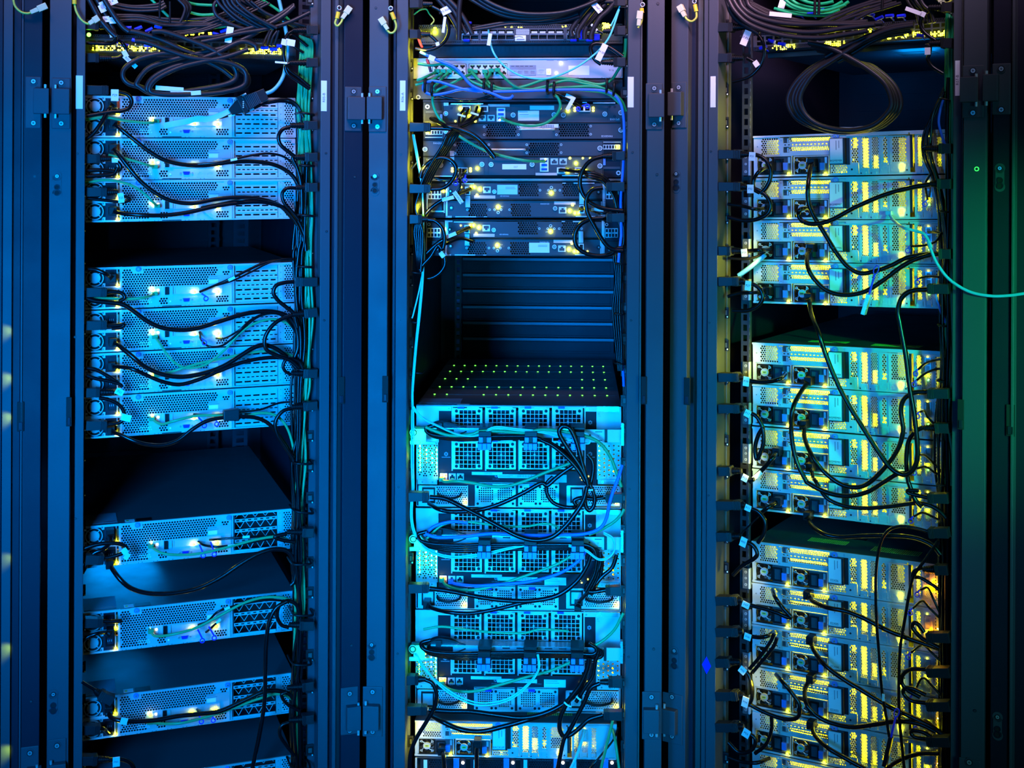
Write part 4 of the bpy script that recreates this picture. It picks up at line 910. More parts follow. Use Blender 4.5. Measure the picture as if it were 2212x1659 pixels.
    for x, y in ((963, 283.5), (1341, 281)): pscrew(m, x, y)
    for x, y in ((1046, 274), (1046, 291), (1120, 273.5), (1120, 291), (1276, 272.5), (1276, 290), (1202, 291)): m.ann(x, y, 2.6, 1.5, -1, 0, 'steel', 12)
    m.bx(915, 303.4, 1345, 304.6, -2, 1.5, 'dark_coat'); m.bx(958, 265, 1345, 267, -2, 1, 'black_void')
    m.text('FAN2012S', 1311, 294, 5.6, 'print_white', -.4, PI); p = m.build('fan_tray', R)
    m = MB(q); a, b = q(1125, 280), q(1196, 280); m.tube(smooth([(a[0], 0, a[1]), (a[0], -.018, a[1]), (a[0] + .003, -.022, a[1]), (b[0] - .003, -.022, b[1]), (b[0], -.018, b[1]), (b[0], 0, b[1])], 4), .0022, 'bright_steel'); m.build('handle', p)
    m = MB(q); m.bx(1123, 268.2, 1206.5, 276.3, -.7, 0, 'paper')
    for k in range(18): m.bx(1166 + k * 1.7, 269.6, 1166.9 + k * 1.7 + (k % 3) * .3, 275.4, -1, -.7, 'ink_soft')
    m.build('sticker', p)
def array_unit(q):
    R = root('storage_controller', q.M, 'dark storage controller with four thin trays and black handles, under the cable rings', 'storage controller')
    m = chassis(q, 914, 218.2, 1345.5, 390.6, .6, top='dark_coat', wall='dark_coat', shade_sheet=40); m.bx(914, 216, 1345, 220.5, -3, 1, 'dark_coat')
    for y in (386.5, 389): m.bx(914, y, 1345, y + 1.2, -3, 1, 'steel' if y < 390 else 'dark_coat')
    m.build('chassis', R); before = set(kids(R)); half_unit(q, R, 0)
    # the second half is the first turned upside down
    cx = (q(914, 0)[0] + q(1345.5, 0)[0]) / 2; cz = (q(0, 218)[1] + q(0, 389)[1]) / 2
    T = Matrix.Translation((cx, 0, cz)) @ Matrix.Rotation(PI, 4, 'Y') @ Matrix.Translation((-cx, 0, -cz))
    for p in [k for k in kids(R) if k not in before]:
        c = copy_tree(p); c.parent = R; c.matrix_basis = T
        for s in kids(c):
            if s.name.startswith('sticker') and any(t and t.name in ('paper', 'paper_blue') for t in s.data.materials): bpy.data.objects.remove(s)
    m = MB(q); m.bx(972, 326, 981, 353, -.7, 0, 'paper'); m.build('sticker', R); m = MB(q); m.bx(1085, 354.5, 1137, 366, -1.2, -.4, 'paper'); m.text('007', 1114, 361, 6, 'ink_soft', -1.4); m.build('sticker', R)
    return R
array_unit(QE)
QF = face(RC, 918, 394)
def canister(q, R):
    g = 'face_grey'
    m = MB(q); m.bx(966, 395.5, 1305, 429, 0, 2, g); m.bx(1072, 396, 1072.8, 428, -.3, 0, 'ink')
    for sx in (1137, 1233): pass
    xs = [q(a, 0)[0] for a in (1121, 1163, 1214.5, 1254)]
    m2 = MB(q); m2.hexs(1074, 396, 1302, 426, 5.3, 2.35, g, (lambda x, z: xs[0] < x < xs[1] or xs[2] < x < xs[3]), -.6, 1)
    m.v, m.f, m.m, m.sm, m.names = MB(q).v, [], [], [], []
    m.rows(966, 395.5, 1074, 429, [], g, 0, 2); m.bx(1302, 395.5, 1305, 429, 0, 2, g); m.bx(1074, 426, 1302, 429, -.6, 2, g)
    for v_, f_, mm_, s_ in ((m2.v, m2.f, m2.m, m2.sm),):
        b = len(m.v); m.v += v_
        for k, f in enumerate(f_): m.f.append(tuple(b + i for i in f)); m.m.append(m.mi(m2.names[mm_[k]])); m.sm.append(s_[k])
    m.bx(967, 394, 970, 429, -2, 0, 'steel'); m.bx(970, 394, 979, 397, -2, 0, 'steel'); m.bx(982, 395.8, 1024, 397.6, -3, 0, 'steel'); m.bx(1215, 394.8, 1222, 396.6, -3, 0, 'steel'); m.bx(1239, 394.6, 1284, 396.8, -3, 0, 'steel')
    pscrew(m, 1068, 414, 4.8); pscrew(m, 973, 413, 4.2, 'dark_coat'); pscrew(m, 1293, 415, 5, 'grey_plastic')
    for x in (1166.5, 1184.5, 1199, 1209.5, 1258): m.ann(x, 411, 2.5, 1.4, -1.6, -.5, 'steel', 12)
    m.ann(1191, 405, 3.4, 2, -2, -.5, 'steel', 14); m.text('FAN2012D', 1090, 423.5, 4.2, 'print_white', -1, PI); m.text('ACT', 1182, 418, 2.6, 'print_white', -1, PI)
    p = m.build('controller_canister', R)
    m = MB(q); m.bx(1005, 403.5, 1016, 421, -5, 0, 'white_plastic'); m.bx(1007, 406, 1014, 419, -5.4, -4.8, 'black_void'); m.build('fibre_port', p)
    port(q, 1044, 403.2, 1060, 417, parent=p, up=False)
    m = MB(q); m.bx(1024, 422.3, 1070, 428.8, -.6, 0, 'paper_pink'); m.build('sticker', p)
    m = MB(q); m.bx(1006, 423, 1016, 447.5, -6, -5.2, 'paper_blue'); m.build('sticker', p)
    for x, y, r, mt in ((1025, 404, 3.0, 'led_yellow'), (1036.5, 408.5, 3.8, 'led_yellow'), (1018, 404, 2.4, 'led_yellow'), (1030.5, 421.3, 2.4, 'led_soft'), (1191, 417, 3.9, 'led_yellow'), (997, 404.5, 1.6, 'led_soft')): led_part(q, x, y, r, mt, p, -2)
    return p
def dual_unit(q, label, sticker):
    R = root('storage_controller', q.M, label, 'storage controller', 'two canister storage controllers in the centre rack')
    m = chassis(q, 918, 392.5, 1345, 470, .5, top='dark_coat', wall='dark_coat', shade_sheet=35)
    for y in (392, 430, 434, 468): m.bx(962, y, 1308, y + 1, -3, 1, 'grey_plastic')
    m.bx(963, 394, 967, 470, -3, 0, 'steel'); m.bx(1301.5, 394, 1305.5, 470, -3, 0, 'steel'); m.bx(963, 466.5, 976, 470, -3, 0, 'steel'); m.bx(1292, 466, 1305, 469.5, -3, 0, 'steel'); m.build('chassis', R)
    p = canister(q, R); cx = (q(966, 0)[0] + q(1302, 0)[0]) / 2; cz = (q(0, 395.5)[1] + q(0, 467)[1]) / 2
    T = Matrix.Translation((cx, 0, cz)) @ Matrix.Rotation(PI, 4, 'Y') @ Matrix.Translation((-cx, 0, -cz))
    c = copy_tree(p); c.parent = R; c.matrix_basis = T
    for xa, xb, ya in ((922, 961, 396), (1306, 1344, 396)):
        m = MB(q); m.bx(xa, ya, xb, 468, 0, 2, 'navy_face'); m.bx(xa, ya, xa + 1.5, 468, -2, 0, 'steel'); m.bx(xb - 2, ya + 40, xb, 460, -2, 0, 'steel'); m.bx(xa + 10, 455, xb, 458, -2, 0, 'steel'); m.bx(xa + 4, ya + 42, xb - 6, ya + 58, -5, 0, 'black_plastic'); m.ann(xa + 6, ya + 6, 3.5, 2, -2, 0, 'steel')
        grid_port(m, xa + 3, ya + 14, xb - 8, ya + 34, 4, 2); s = m.build('power_supply', R)
    led_part(q, 958.5, 413, 3.0, 'led_yellow', R, -4)
    m = MB(q)
    if sticker == 0: m.bx(1074, 399.5, 1118, 420, -1.6, -.8, 'paper_blue'); m.bx(1092, 404, 1112, 405, -2, -1.6, 'ink_soft'); m.bx(1092, 407, 1114, 408, -2, -1.6, 'ink_soft')
    else: m.bx(1144.5, 441.5, 1188.5, 463, -1.6, -.8, 'paper'); m.bx(1164, 446, 1184, 447, -2, -1.6, 'ink_soft'); m.bx(1164, 449, 1184, 450, -2, -1.6, 'ink_soft')
    m.build('sticker', R)
    return R
dual_unit(QF, 'dark storage controller with cyan label at upper left, cord loop at its right end', 0)
d2 = dual_unit(QF, 'lower dark storage controller, white label on its bottom tray, above the bay of blank panels', 1); d2.matrix_world = RC.frame(916.5, 476.5)
# ---------------------------------------------------------------- switches and cable rings in the centre rack
def spot(rk, px, py): return face(rk, px, py)
q = face(RC, 893, 126); R = root('network_switch', q.M, 'silver one unit network switch with green patch cables and a blank white label', 'network switch')
m = chassis(q, 893, 126, 1345, 170, .35, top='lid_steel', wall='silver_face', shade_sheet=0)
m.rows(893, 128, 1343, 170, [(138, 163, [(934, 1007.5), (1012.5, 1096)]), ], 'silver_face', 0, 1.5); m.bx(893, 126.3, 1344, 129, -2.5, 1, 'silver_face'); m.bx(893, 168, 1344, 170.4, -3, 1, 'bright_steel'); m.bx(1101, 141, 1158, 164, -.4, 0, 'ink_soft')
for k in range(5): m.bx(1104 + k * 10, 142.6, 1111 + k * 10, 143.6, -.6, -.3, 'ink')
m.build('chassis', R)
for g0, n in ((935, 5), (1014, 6)):
    w = 14.3 if n == 5 else 13.6
    for r in range(2):
        for k in range(n): port(q, g0 + k * w, 138.5 + r * 12.4, g0 + k * w + w - .4, 150.4 + r * 12.4, frame='white_plastic', parent=R, up=r == 1, dep=0)
m = MB(q)
for k in range(4): m.rows(1102 + k * 14, 151, 1115 + k * 14, 162, [(153, 160.5, [(1104 + k * 14, 1113.5 + k * 14)])], 'bright_steel', -1, 2); m.bx(1103 + k * 14, 152, 1114 + k * 14, 161, 1.2, 2, 'black_void')
m.build('fibre_cage', R)
port(q, 1161, 149, 1177, 161.5, parent=R, up=False)
m = MB(q); m.bx(1180, 148.5, 1190.5, 162.5, -2, 0, 'white_plastic'); m.build('console_port', R); led_part(q, 1185, 155, 3.6, 'led_soft', R, -1.8); led_part(q, 1202, 158, 2.6, 'led_white', R, -1); led_part(q, 1212, 136.8, 2.8, 'led_white', R, -1)
m = MB(q); m.bx(1228, 142, 1273, 162.5, -.8, 0, 'paper'); m.build('white_label', R); m = MB(q); m.text('9.16.', 1320, 151.5, 6, 'ink', -.4, PI); m.bx(1181, 130, 1196, 131, -.5, 0, 'ink_soft'); m.bx(1203, 130, 1226, 131, -.5, 0, 'ink_soft'); m.build('printed_text', R)
# dark 36 port switch
q = face(RC, 905, 54); R = root('network_switch', q.M, 'dark network switch with a blue handwritten white tag, behind the blue pull tabs', 'network switch')
m = chassis(q, 905, 54, 1345, 97, .4, top='dark_coat', wall='dark_coat', shade_sheet=30); m.hexs(905, 54, 1345, 62.5, 4.2, 1.6, 'face_grey', None); m.hexs(905, 89, 1345, 96, 4.0, 1.4, 'face_grey', None)
cages = [(a, a + 16.5) for a in (999, 1014 + 2.5, 1039, 1057, 1075, 1093)] + [(a, a + 16.5) for a in (1146, 1164, 1182.5, 1200.5)] + [(a, a + 17) for a in (1225, 1244, 1263, 1282)]
m.rows(905, 62.5, 1345, 89, [(65.5, 73, cages), (77.5, 85.5, cages)], 'face_grey', 0, 2); m.hexs(1115, 63, 1143, 75, 2.6, 1.0, 'steel', None, -.4, .4)
m.bx(1112.5, 76.5, 1136, 89, -1, 0, 'paper'); 
a0 = q(1113, 79.5); m.tube(smooth([(q(x, y)[0], -.0012, q(x, y)[1]) for x, y in ((1104, 80.5), (1114, 80), (1122, 79), (1130, 80.5))]), .0006, 'ink', 5); m.bx(1116, 84, 1133, 86.5, -1.2, -1, 'ink_soft')
m.build('chassis', R)
m = MB(q)
for a, b in cages:
    m.bx(a, 65, b, 73.4, -1, .2, 'steel') if False else None
    m = MB(q); m.bx(a - .6, 73, b + .6, 74.2, -1.5, 0, 'bright_steel'); m.bx(a - .6, 85.6, b + .6, 86.6, -1.5, 0, 'bright_steel'); m.bx(a + 2, 67.5, b - 2, 72.4, 1, 2.6, 'steel'); m.bx(a + 1, 78.5, b - 1, 84.5, 6, 7, 'black_plastic'); m.bx(a - .6, 73, a, 86.6, -1.2, 0, 'bright_steel'); m.bx(a - .6, 66, a, 87, 0, 7, 'bright_steel'); m.build('port_cage', R)
m = MB(q)
for x, y in ((1120, 58), (1126, 59), (1122, 68), (1129, 69), (1133, 66), (1215, 57), (1222, 56), (1092, 57), (1105, 58)): m.sph((q(x, y)[0], .004, q(x, y)[1]), .0022, 'led_soft', 8, 5)
m.build('status_light', R)
m = MB(q)
for bb in ((1002, 86, 1016, 91, -18), (1232, 86, 1246, 91, -18), (1266, 86, 1280, 91, -18), (1250, 66, 1261, 86, -20), (1283, 74, 1296, 88, -12), (1006, 48, 1020, 53, -14)): m = MB(q); m.bx(*bb, -2, 'tab_blue'); m.build('pull_tab', R, bevel=1.5)
led_part(q, 940, 70, 4.2, 'led_yellow', R, -4); led_part(q, 940, 62, 2.4, 'led_yellow', R, -4)
m = MB(q)
for k in range(26): m.sph((q(1302 + random.uniform(0, 15), 52 + random.uniform(0, 16))[0], -.02 + random.uniform(-.003, .003), q(1302, 52 + random.uniform(0, 16))[1]), .0022, 'led_soft', 6, 4)
o = m.build('light_cluster', R)
# blank shelf between the switches
q = face(RC, 905, 100, .03); m = MB(q); x0, z0 = q(905, 100, .03); x1, _ = q(1345, 100, .03); zb = q(905, 124, .03)[1]
m.box(x0, x1, 0, .5, z0 - .001, z0, 'face_grey'); m.box(x0, x1, 0, .002, zb, z0, 'face_grey')
for k in range(40): m.box(x0 + .03 + k * .0102, x0 + .036 + k * .0102, -.0006, 0, zb + .012, z0 - .002, 'powder_coat')
for x in (.29, .31, .335): m.cyl((x, zb + .008), .0012, -.0006, .0005, 'ink', 10)
o = m.build('filler_shelf', mw=q.M); tag(o, 'blue lit filler shelf with faint vertical ribs between the two centre switches', 'shelf')
# cable ring panel
q = face(RC, 893, 173); R = root('cable_organizer', q.M, 'grey one unit panel with pairs of black cable rings, green and blue cables through them', 'cable organizer')
m = MB(q); m.bx(893, 173, 1345, 214, 0, 2, 'face_grey'); m.ann(903.5, 210, 5, 3, -2, 0, 'steel'); m.build('panel', R, bevel=.6)
for x in (925, 940, 1050, 1066, 1184, 1198, 1310, 1325):
    m = MB(q); y0 = 175 if x in (925, 1050, 1184, 1310) else 182
    a, b = q(x, y0), q(x - 1, y0 + 27)
    m.tube(smooth([(a[0], 0, a[1]), (a[0], -.040, a[1] + .001), (a[0], -.060, a[1] - .003), (b[0], -.060, b[1] + .003), (b[0], -.040, b[1]), (b[0], 0, b[1])], 5), .0030, 'black_plastic'); m.build('cable_ring', R)
# blanking panels at the far side of the empty bay
for k, y in enumerate((555, 589.5, 624, 658.5, 693, 727)):
    q = face(RC, 1000, y, .84, 0.); x0 = 0; x1 = q(1326, y, .84)[0]; z1 = q(1000, y + 33.5, .84)[1]
    m = MB(q); m.box(x0, x1, 0, .004, z1, -.004, 'dark_coat'); m.box(x0, x1, -.004, 0, -.009, -.002, 'ink_soft')  # paler lip stands in for light catching the panel's top edge
    i = .009
    for a, b, c, d in ((x0 + i, x1 - i, -.013, -.0115), (x0 + i, x1 - i, z1 + .0045, z1 + .006), (x0 + i, x0 + i + .002, z1 + .0045, -.0115), (x1 - i - .002, x1 - i, z1 + .0045, -.0115)): m.box(a, b, -.0012, 0, c, d, 'dark_coat')
    m.box(x0 - .022, x0 - .004, .0, .003, z1 + .004, -.006, 'knob_blue')
    o = m.build('blanking_panel', mw=q.M, bevel=.5)
    tag(o, 'dark blanking panel at the back of the empty bay, %s' % ['topmost of six', 'second of six from the top', 'third of six from the top', 'fourth of six from the top', 'fifth of six from the top', 'lowest of six'][k], 'panel', 'blanking panels in the centre rack')
# server below the BACKUP unit (only its upper edge shows)
q = face(RC, 893, 1634); R = root('drive_enclosure', q.M, 'dark drive enclosure with white lights at the very bottom of the centre rack', 'drive enclosure')
m = chassis(q, 897, 1636.5, 1338, 1722, .6, shade_sheet=30); m.bx(897, 1636, 901, 1720, -2, 1, 'steel'); m.build('chassis', R)
for k, x in enumerate((908, 1016, 1124, 1230)):
    m = MB(q); xs_ = [q(x + 20, 0)[0], q(x + 68, 0)[0]]
    m.hexs(x, 1639, x + 72, 1718, 5.2, 2.1, 'navy_face', (lambda a, z: xs_[0] < a < xs_[1])); m.bx(x + 7, 1641, x + 15, 1660, -1, 0, 'paper_blue'); m.bx(x + 72, 1637, x + 84, 1718, -4, 0, 'knob_blue'); m.bx(x + 86, 1637, x + 98, 1718, 0, 1, 'navy_face'); p = m.build('drive_module', R)
    led_part(q, x + 92, 1647, 2.8, 'led_white', p, -1.5)
# ---------------------------------------------------------------- switches at the top of the outer racks, half hidden by cables
def top_switch(rk, px, py, w, h, label, dotrows, tabs, lid=None):
    q = face(rk, px, py); R = root('network_switch', q.M, label, 'network switch')
    m = chassis(q, px, py, px + w, py + h, .45, top='dark_coat', wall='cover_steel', shade_sheet=20)
    m.hexs(px, py, px + w, py + h * .2, 4.2, 1.5, 'dark_coat', None); m.hexs(px, py + h * .8, px + w, py + h, 4.2, 1.5, 'dark_coat', None)
    n = int(w / 19); cg = [(px + 8 + k * 19, px + 8 + k * 19 + 15) for k in range(n)]
    m.rows(px, py + h * .2, px + w, py + h * .8, [(py + h * .27, py + h * .46, cg), (py + h * .54, py + h * .73, cg)], 'face_grey', 0, 2); m.build('chassis', R)
    for k, (xa, xb, ya, dens) in enumerate(dotrows):
        m = MB(q); x = xa
        while x < xb:
            for r in range(3):
                if random.random() < dens:
                    X, Z = q(x, 0)[0], q(xa, ya + r * 4)[1]
                    m.sph((X, -.001, Z), random.choice((.0012, .0016, .0022)), random.choice(('led_soft', 'led_soft', 'led_yellow')), 6, 4)
            x += 4.2
        m.build('status_light', R)
    for x, y, a in tabs:
        m = MB(q); X, Z = rk_local(q, rk, x, y)
        m.tube([(X - .008 * math.cos(a), -.03, Z - .008 * math.sin(a)), (X + .008 * math.cos(a), -.034, Z + .008 * math.sin(a))], .0038, 'tab_blue', 10); m.tube([(X, -.028, Z), (X, -.002, Z - .006)], .0016, 'tab_blue', 6); m.build('pull_tab', R)
    return R
def rk_local(q, rk, x, y):
    return q(x, y)
top_switch(RL, 184, 74, 455, 46, 'dark network switch behind the coiled cables atop the left rack, yellow port lights', [(200, 350, 99, .55), (520, 606, 106, .95), (400, 470, 70, .4)],
           [(274, 63, 0), (297, 64, .4), (320, 68, .5), (340, 62, -.3), (253, 93, -.1), (268, 100, -.3), (292, 91, -.3), (464, 77, -.3), (480, 70, .4), (567, 106, 0), (586, 109, 0), (601, 102, 0), (318, 101, 0)])
o = top_switch(RR, 1627, 70, 430, 40, 'dark network switch under the thick cable bundle atop the right rack, blue underside', [(1668, 1715, 100, .6), (1780, 1830, 92, .8), (1905, 1990, 76, .7), (2010, 2056, 70, .8), (1850, 1880, 66, .5)],
           [(1660, 105, .2), (1678, 92, -.3), (1700, 98, -.2), (1738, 36, -.2), (1763, 34, -.1), (1784, 27, .2), (1866, 41, 0), (1890, 35, -.3), (1909, 43, .3), (1931, 38, 0), (1956, 38, 0), (1888, 60, .2), (1956, 76, .2), (1998, 80, -.1), (1910, 75, 0)])
# blue lit shelf above the coil in the right rack
q = face(RR, 1640, 117, .05); m = MB(q); x1 = q(2080, 117, .05)[0]
m.box(.02, x1, 0, .62, -.004, 0, 'face_grey'); m.box(.02, x1, 0, .01, -.010, 0, 'face_grey'); m.box(.26, .34, .12, .2, -.0045, -.0038, 'black_void')
o = m.build('equipment_shelf', mw=q.M); tag(o, 'blue lit underside of a shelf behind the hanging coil, right rack', 'shelf')
# flat shelf tray under the first empty bay of the left rack is the server lid itself
# ---------------------------------------------------------------- cables
RK = {'A': RL, 'B': RL, 'C': RL, 'D': RC, 'E': RC, 'F': RC, 'G': RR, 'H': RR, 'I': RR}
def path(reg, pts, off):
    out = []; r = reg; rk = RK[reg]
    for p in pts:
        if isinstance(p, str): r = p; continue
        o = p[2] if len(p) > 2 else off
        x, y = zp(r, p[0], p[1]); out.append(rk.P(x, y, -o * MM))
    return out
def tagbox(m, rk, x, y, w, h, off, txt=None, rot=0., mt='paper'):
    # a little wrapped sleeve or flag in front of the cable; x, y, w, h in picture units
    c = rk.P(x, y, -off * MM); cs, sn = math.cos(rot), math.sin(rot)
    k = .001
    U = rk.u * cs + Vector((0, 0, 1)) * sn; V = Vector((0, 0, 1)) * cs - rk.u * sn; D = rk.d
    def pt(a, b, d): return c + U * a * k + V * b * k + D * d * k
    w, h = w / 2, h / 2
    vs = [pt(-w, h, -1.), pt(w, h, -1.), pt(w, -h, -1.), pt(-w, -h, -1.), pt(-w, h, .6), pt(w, h, .6), pt(w, -h, .6), pt(-w, -h, .6)]
    m.add(vs, [(3, 2, 1, 0), (4, 5, 6, 7), (0, 1, 5, 4), (1, 2, 6, 5), (2, 3, 7, 6), (3, 0, 4, 7)], mt)
    if txt:
        size = 6.5; v2, f2 = font_polys(txt, size * MM)
        m.add([c + U * v.x + V * v.y - D * .0013 for v in v2], f2, 'ink')
TAGN = [0]
def cord(reg, pts, r, mt, label, group=None, off=45, plug=None, tags=(), con=None, name=None, boot=None, cat='cable', rj=None, k=6, tab=None):
    """plug=(x0, x1, y) body in zoom units of reg (x0 at the outlet), boot=x2 end of the ribbed boot; tags=[(x, y, w, h, text, rot)]; con = body at the last/first point"""
    rk = RK[reg]; P = smooth(path(reg, pts, off), k)
    o0 = P[0].copy(); m = MB(); m.tube([p - o0 for p in P], r * MM, mt)
    T = Matrix.Translation(o0)
    ob = m.build(name or ('power_cable' if plug or con else 'cable'), mw=T)
    tag(ob, label, cat, group)
    def sub(mm, nm, bev=0.):
        mm.v = [tuple(Vector(v) - o0) for v in mm.v]; return mm.build(nm, ob, bevel=bev)
    if plug:
        x0, x1, y = plug[:3]; pr = plug[3] if len(plug) > 3 else reg; yd = plug[4] if len(plug) > 4 else 0
        a = rk.P(*zp(pr, x0, y), -off * MM); b = rk.P(*zp(pr, x1, y + yd), -off * MM)
        pm = MB(); pm.frus(a, b, (.0098, .011), (.0085, .0095), rk.d, 'grey_plastic')
        c = a.lerp(b, .0); ax = (b - a).normalized()
        for j in range(4):
            s = a.lerp(b, .70 + j * .07); pm.frus(s, s + ax * .0012, (.0102, .0112), (.0102, .0112), rk.d, 'grey_plastic')
        sub(pm, 'plug', 1.2)
        if boot:
            e = rk.P(*zp(pr, boot, y + yd * 1.6), -off * MM); bm = MB(); L = (e - b).length; u = (e - b).normalized()
            bm.tube([b, e], .0062, 'black_plastic', 10, True, .0045); n = 5
            for j in range(n):
                s = b + u * L * (.08 + .18 * j); bm.tube([s, s + u * L * .10], .0078 - j * .0005, 'black_plastic', 10)
            sub(bm, 'strain_relief')
    for t in tags:
        x, y, w, h, txt, rot = (list(t) + [None, 0.])[:6] if len(t) < 6 else t[:6]
        tr = t[6] if len(t) > 6 else reg; ofs = t[7] if len(t) > 7 else off + 6
        tm = MB(); tagbox(tm, rk, *zp(tr, x, y), w, h, ofs, txt, rot); sub(tm, 'name_tag')
    if con is not None:      # connector block pushed into a server inlet: 0 first point, -1 last point
        p = P[0] if con == 0 else P[-1]; d = rk.d; nxt = P[3] if con == 0 else P[-4]
        cm = MB(); a = p + d * .018; b = p - d * .012
        cm.frus(a, b, (.0085, .0075), (.0085, .0075), rk.u, 'black_plastic'); cm.tube([b + (nxt - p) * .0, p + (nxt - p) * .6], .0068, 'black_plastic', 10, True, .0048)
        sub(cm, 'connector', .8)
    if rj is not None:
        p = P[0] if rj == 0 else P[-1]; d = rk.d; cm = MB()
        cm.frus(p + d * .012, p - d * .006, (.004, .0058), (.004, .0058), rk.u, mt); sub(cm, 'connector', .5)
    if tab:
        for tx, ty, tx2, ty2 in tab:
            a = rk.P(*zp(reg, tx, ty), -(off + 4) * MM); b = rk.P(*zp(reg, tx2, ty2), -(off + 6) * MM); tm = MB(); tm.tube([a, b], .0018, 'tab_blue', 8)
            e = b; R_ = .0045
            ring = [e + rk.u * R_ * math.cos(2 * PI * j / 14) + Vector((0, 0, 1)) * (R_ * math.sin(2 * PI * j / 14) - R_) for j in range(15)]
            tm.tube(ring, .0013, 'tab_blue', 6); sub(tm, 'pull_tab')
    return ob
PC, PM, GJ, BJ, AJ, SJ = 'cord_black', 'cord_matte', 'green_jacket', 'blue_jacket', 'aqua_jacket', 'sky_jacket'
gL = 'black power cords in the left rack'; gN = 'green patch cables in the left rack'
# ---- LEFT RACK, upper
cord('A', [(718, 380), (770, 372), (806, 345), (815, 318), (790, 280), (750, 260, 20)], 4.0, PC, 'power cord just below the yellow-lit switch end, white flag tag hanging from it', gL, plug=(555, 640, 375), boot=722, tags=[(808, 348, 10, 14, None, .5), (840, 398, 34, 9, 'R05-P3AL', -.75)])
cord('A', [(715, 200), (745, 240), (735, 275), (690, 283), (600, 280), (556, 275)], 4.2, PC, 'topmost left power cord of the left rack, bending back under the green light', gL, plug=(555, 640, 160, 'A', 8), boot=722, tags=[(728, 215, 14, 16, 'MC', .2)])
cord('A', [(712, 595), (770, 595), (830, 615), (850, 655), (835, 695), (790, 715), (720, 722), (640, 735), (556, 750)], 4.4, PC, 'black power cord hooking round beside the first fan, upright white tag P29', gL, plug=(556, 700, 583), tags=[(741, 615, 15, 24, 'P29', 0)])
cord('A', [(728, 672, 14), (705, 705, 40), (650, 800), (600, 865), (550, 905)], 4.6, PC, 'black power cord dropping steeply left from the topmost inlet', gL, off=48, con=0)
cord('A', [(733, 800, 14), (770, 825, 38), (870, 905), (960, 975), (1060, 1032), (1180, 1062), (1320, 1068), (1480, 1048), (1620, 1042), (1740, 1056), (1830, 1090), (1900, 1150), (1945, 1260), (1950, 1400)], 4.6, PC, 'thick power cord sagging across the second server from a ring of yellow light', gL, off=42, con=0)
cord('A', [(735, 1035), (770, 1058), (778, 1085), (750, 1105), (640, 1098), (556, 1102)], 4.2, PC, 'power cord doubling back below its ribbed boot beside the second server, small white sleeve', gL, plug=(556, 648, 1025), boot=720, tags=[(742, 1036, 12, 9, None, 0)])
cord('A', [(760, 1080), (730, 1125), (640, 1132), (556, 1140)], 4.2, PC, 'lower of two short parallel cords over the second fan pair', gL, off=52)
cord('A', [(728, 958, 14), (760, 990, 38), (850, 1105), (930, 1190), (1030, 1262), (1130, 1302), (1250, 1312), (1400, 1285), (1550, 1275), (1700, 1290), (1810, 1330), (1880, 1400), (1940, 1480), (1960, 1600)], 4.6, PC, 'thick power cord running from the second server inlet down over the third server', gL, off=46, con=0)
cord('A', [(770, 1262), (820, 1275), (838, 1290), (800, 1305), (740, 1300), (650, 1290), (556, 1280)], 3.4, PC, 'power cord at the third server, white tag P25 hanging below the plug', gL, plug=(556, 690, 1240), boot=765, tags=[(781, 1278, 12, 20, 'P25', .1)])
cord('A', [(728, 1362, 14), (770, 1375, 36), (900, 1388), (1060, 1390), (1220, 1370), (1400, 1330), (1560, 1308), (1700, 1305), (1820, 1335), (1900, 1390), (1960, 1500), (1975, 1620)], 4.4, PC, 'power cord crossing the lowest part of the third server just above the empty bay', gL, off=52, con=0)
cord('A', [(1300, 1338, 6), (1400, 1318, 30), (1560, 1290), (1700, 1295), (1820, 1335), (1900, 1420), (1950, 1520)], 2.2, PC, 'thin black data cable leaving the third server port', gL, off=60)
cord('A', [(1060, 1048, 30), (1240, 1060, 40), (1400, 1050), (1520, 1025), (1640, 1000), (1750, 992), (1850, 1022), (1930, 1110), (1955, 1200)], 2.6, PC, 'thin black cable with a white sleeve arching over the slots of the second server', gL, off=52, tags=[(1510, 1030, 14, 5, None, .2)])
cord('A', [(1380, 770, 8), (1480, 745, 30), (1620, 695), (1720, 668), (1820, 655), (1890, 672), (1935, 720), (1950, 840)], 2.8, PC, 'thin black cable leaving under the console adapter, white sleeve on it', gL, off=40, tags=[(1495, 745, 14, 5, None, .35)])
cord('A', [(1640, 700), (1740, 655), (1850, 640), (1920, 680), (1960, 760)], 2.8, PC, 'short black cable curving over the top right corner of the first server', gL, off=46)
cord('A', [(556, 772), (680, 758), (800, 778), (900, 790), (980, 793), (1010, 782, 8)], 3.0, GJ, 'green patch cable entering the port of the first server', gN, off=34, rj=-1)
cord('A', [(700, 1000), (780, 1018), (870, 1040), (940, 1062), (1000, 1078, 12)], 2.8, GJ, 'green patch cable entering the port of the second server', gN, off=34, rj=-1)
cord('A', [(550, 1180), (680, 1162), (790, 1178), (870, 1208), (940, 1258), (990, 1308), (1015, 1330, 8)], 2.8, GJ, 'green patch cable curving down to the port of the third server', gN, off=34, rj=-1)
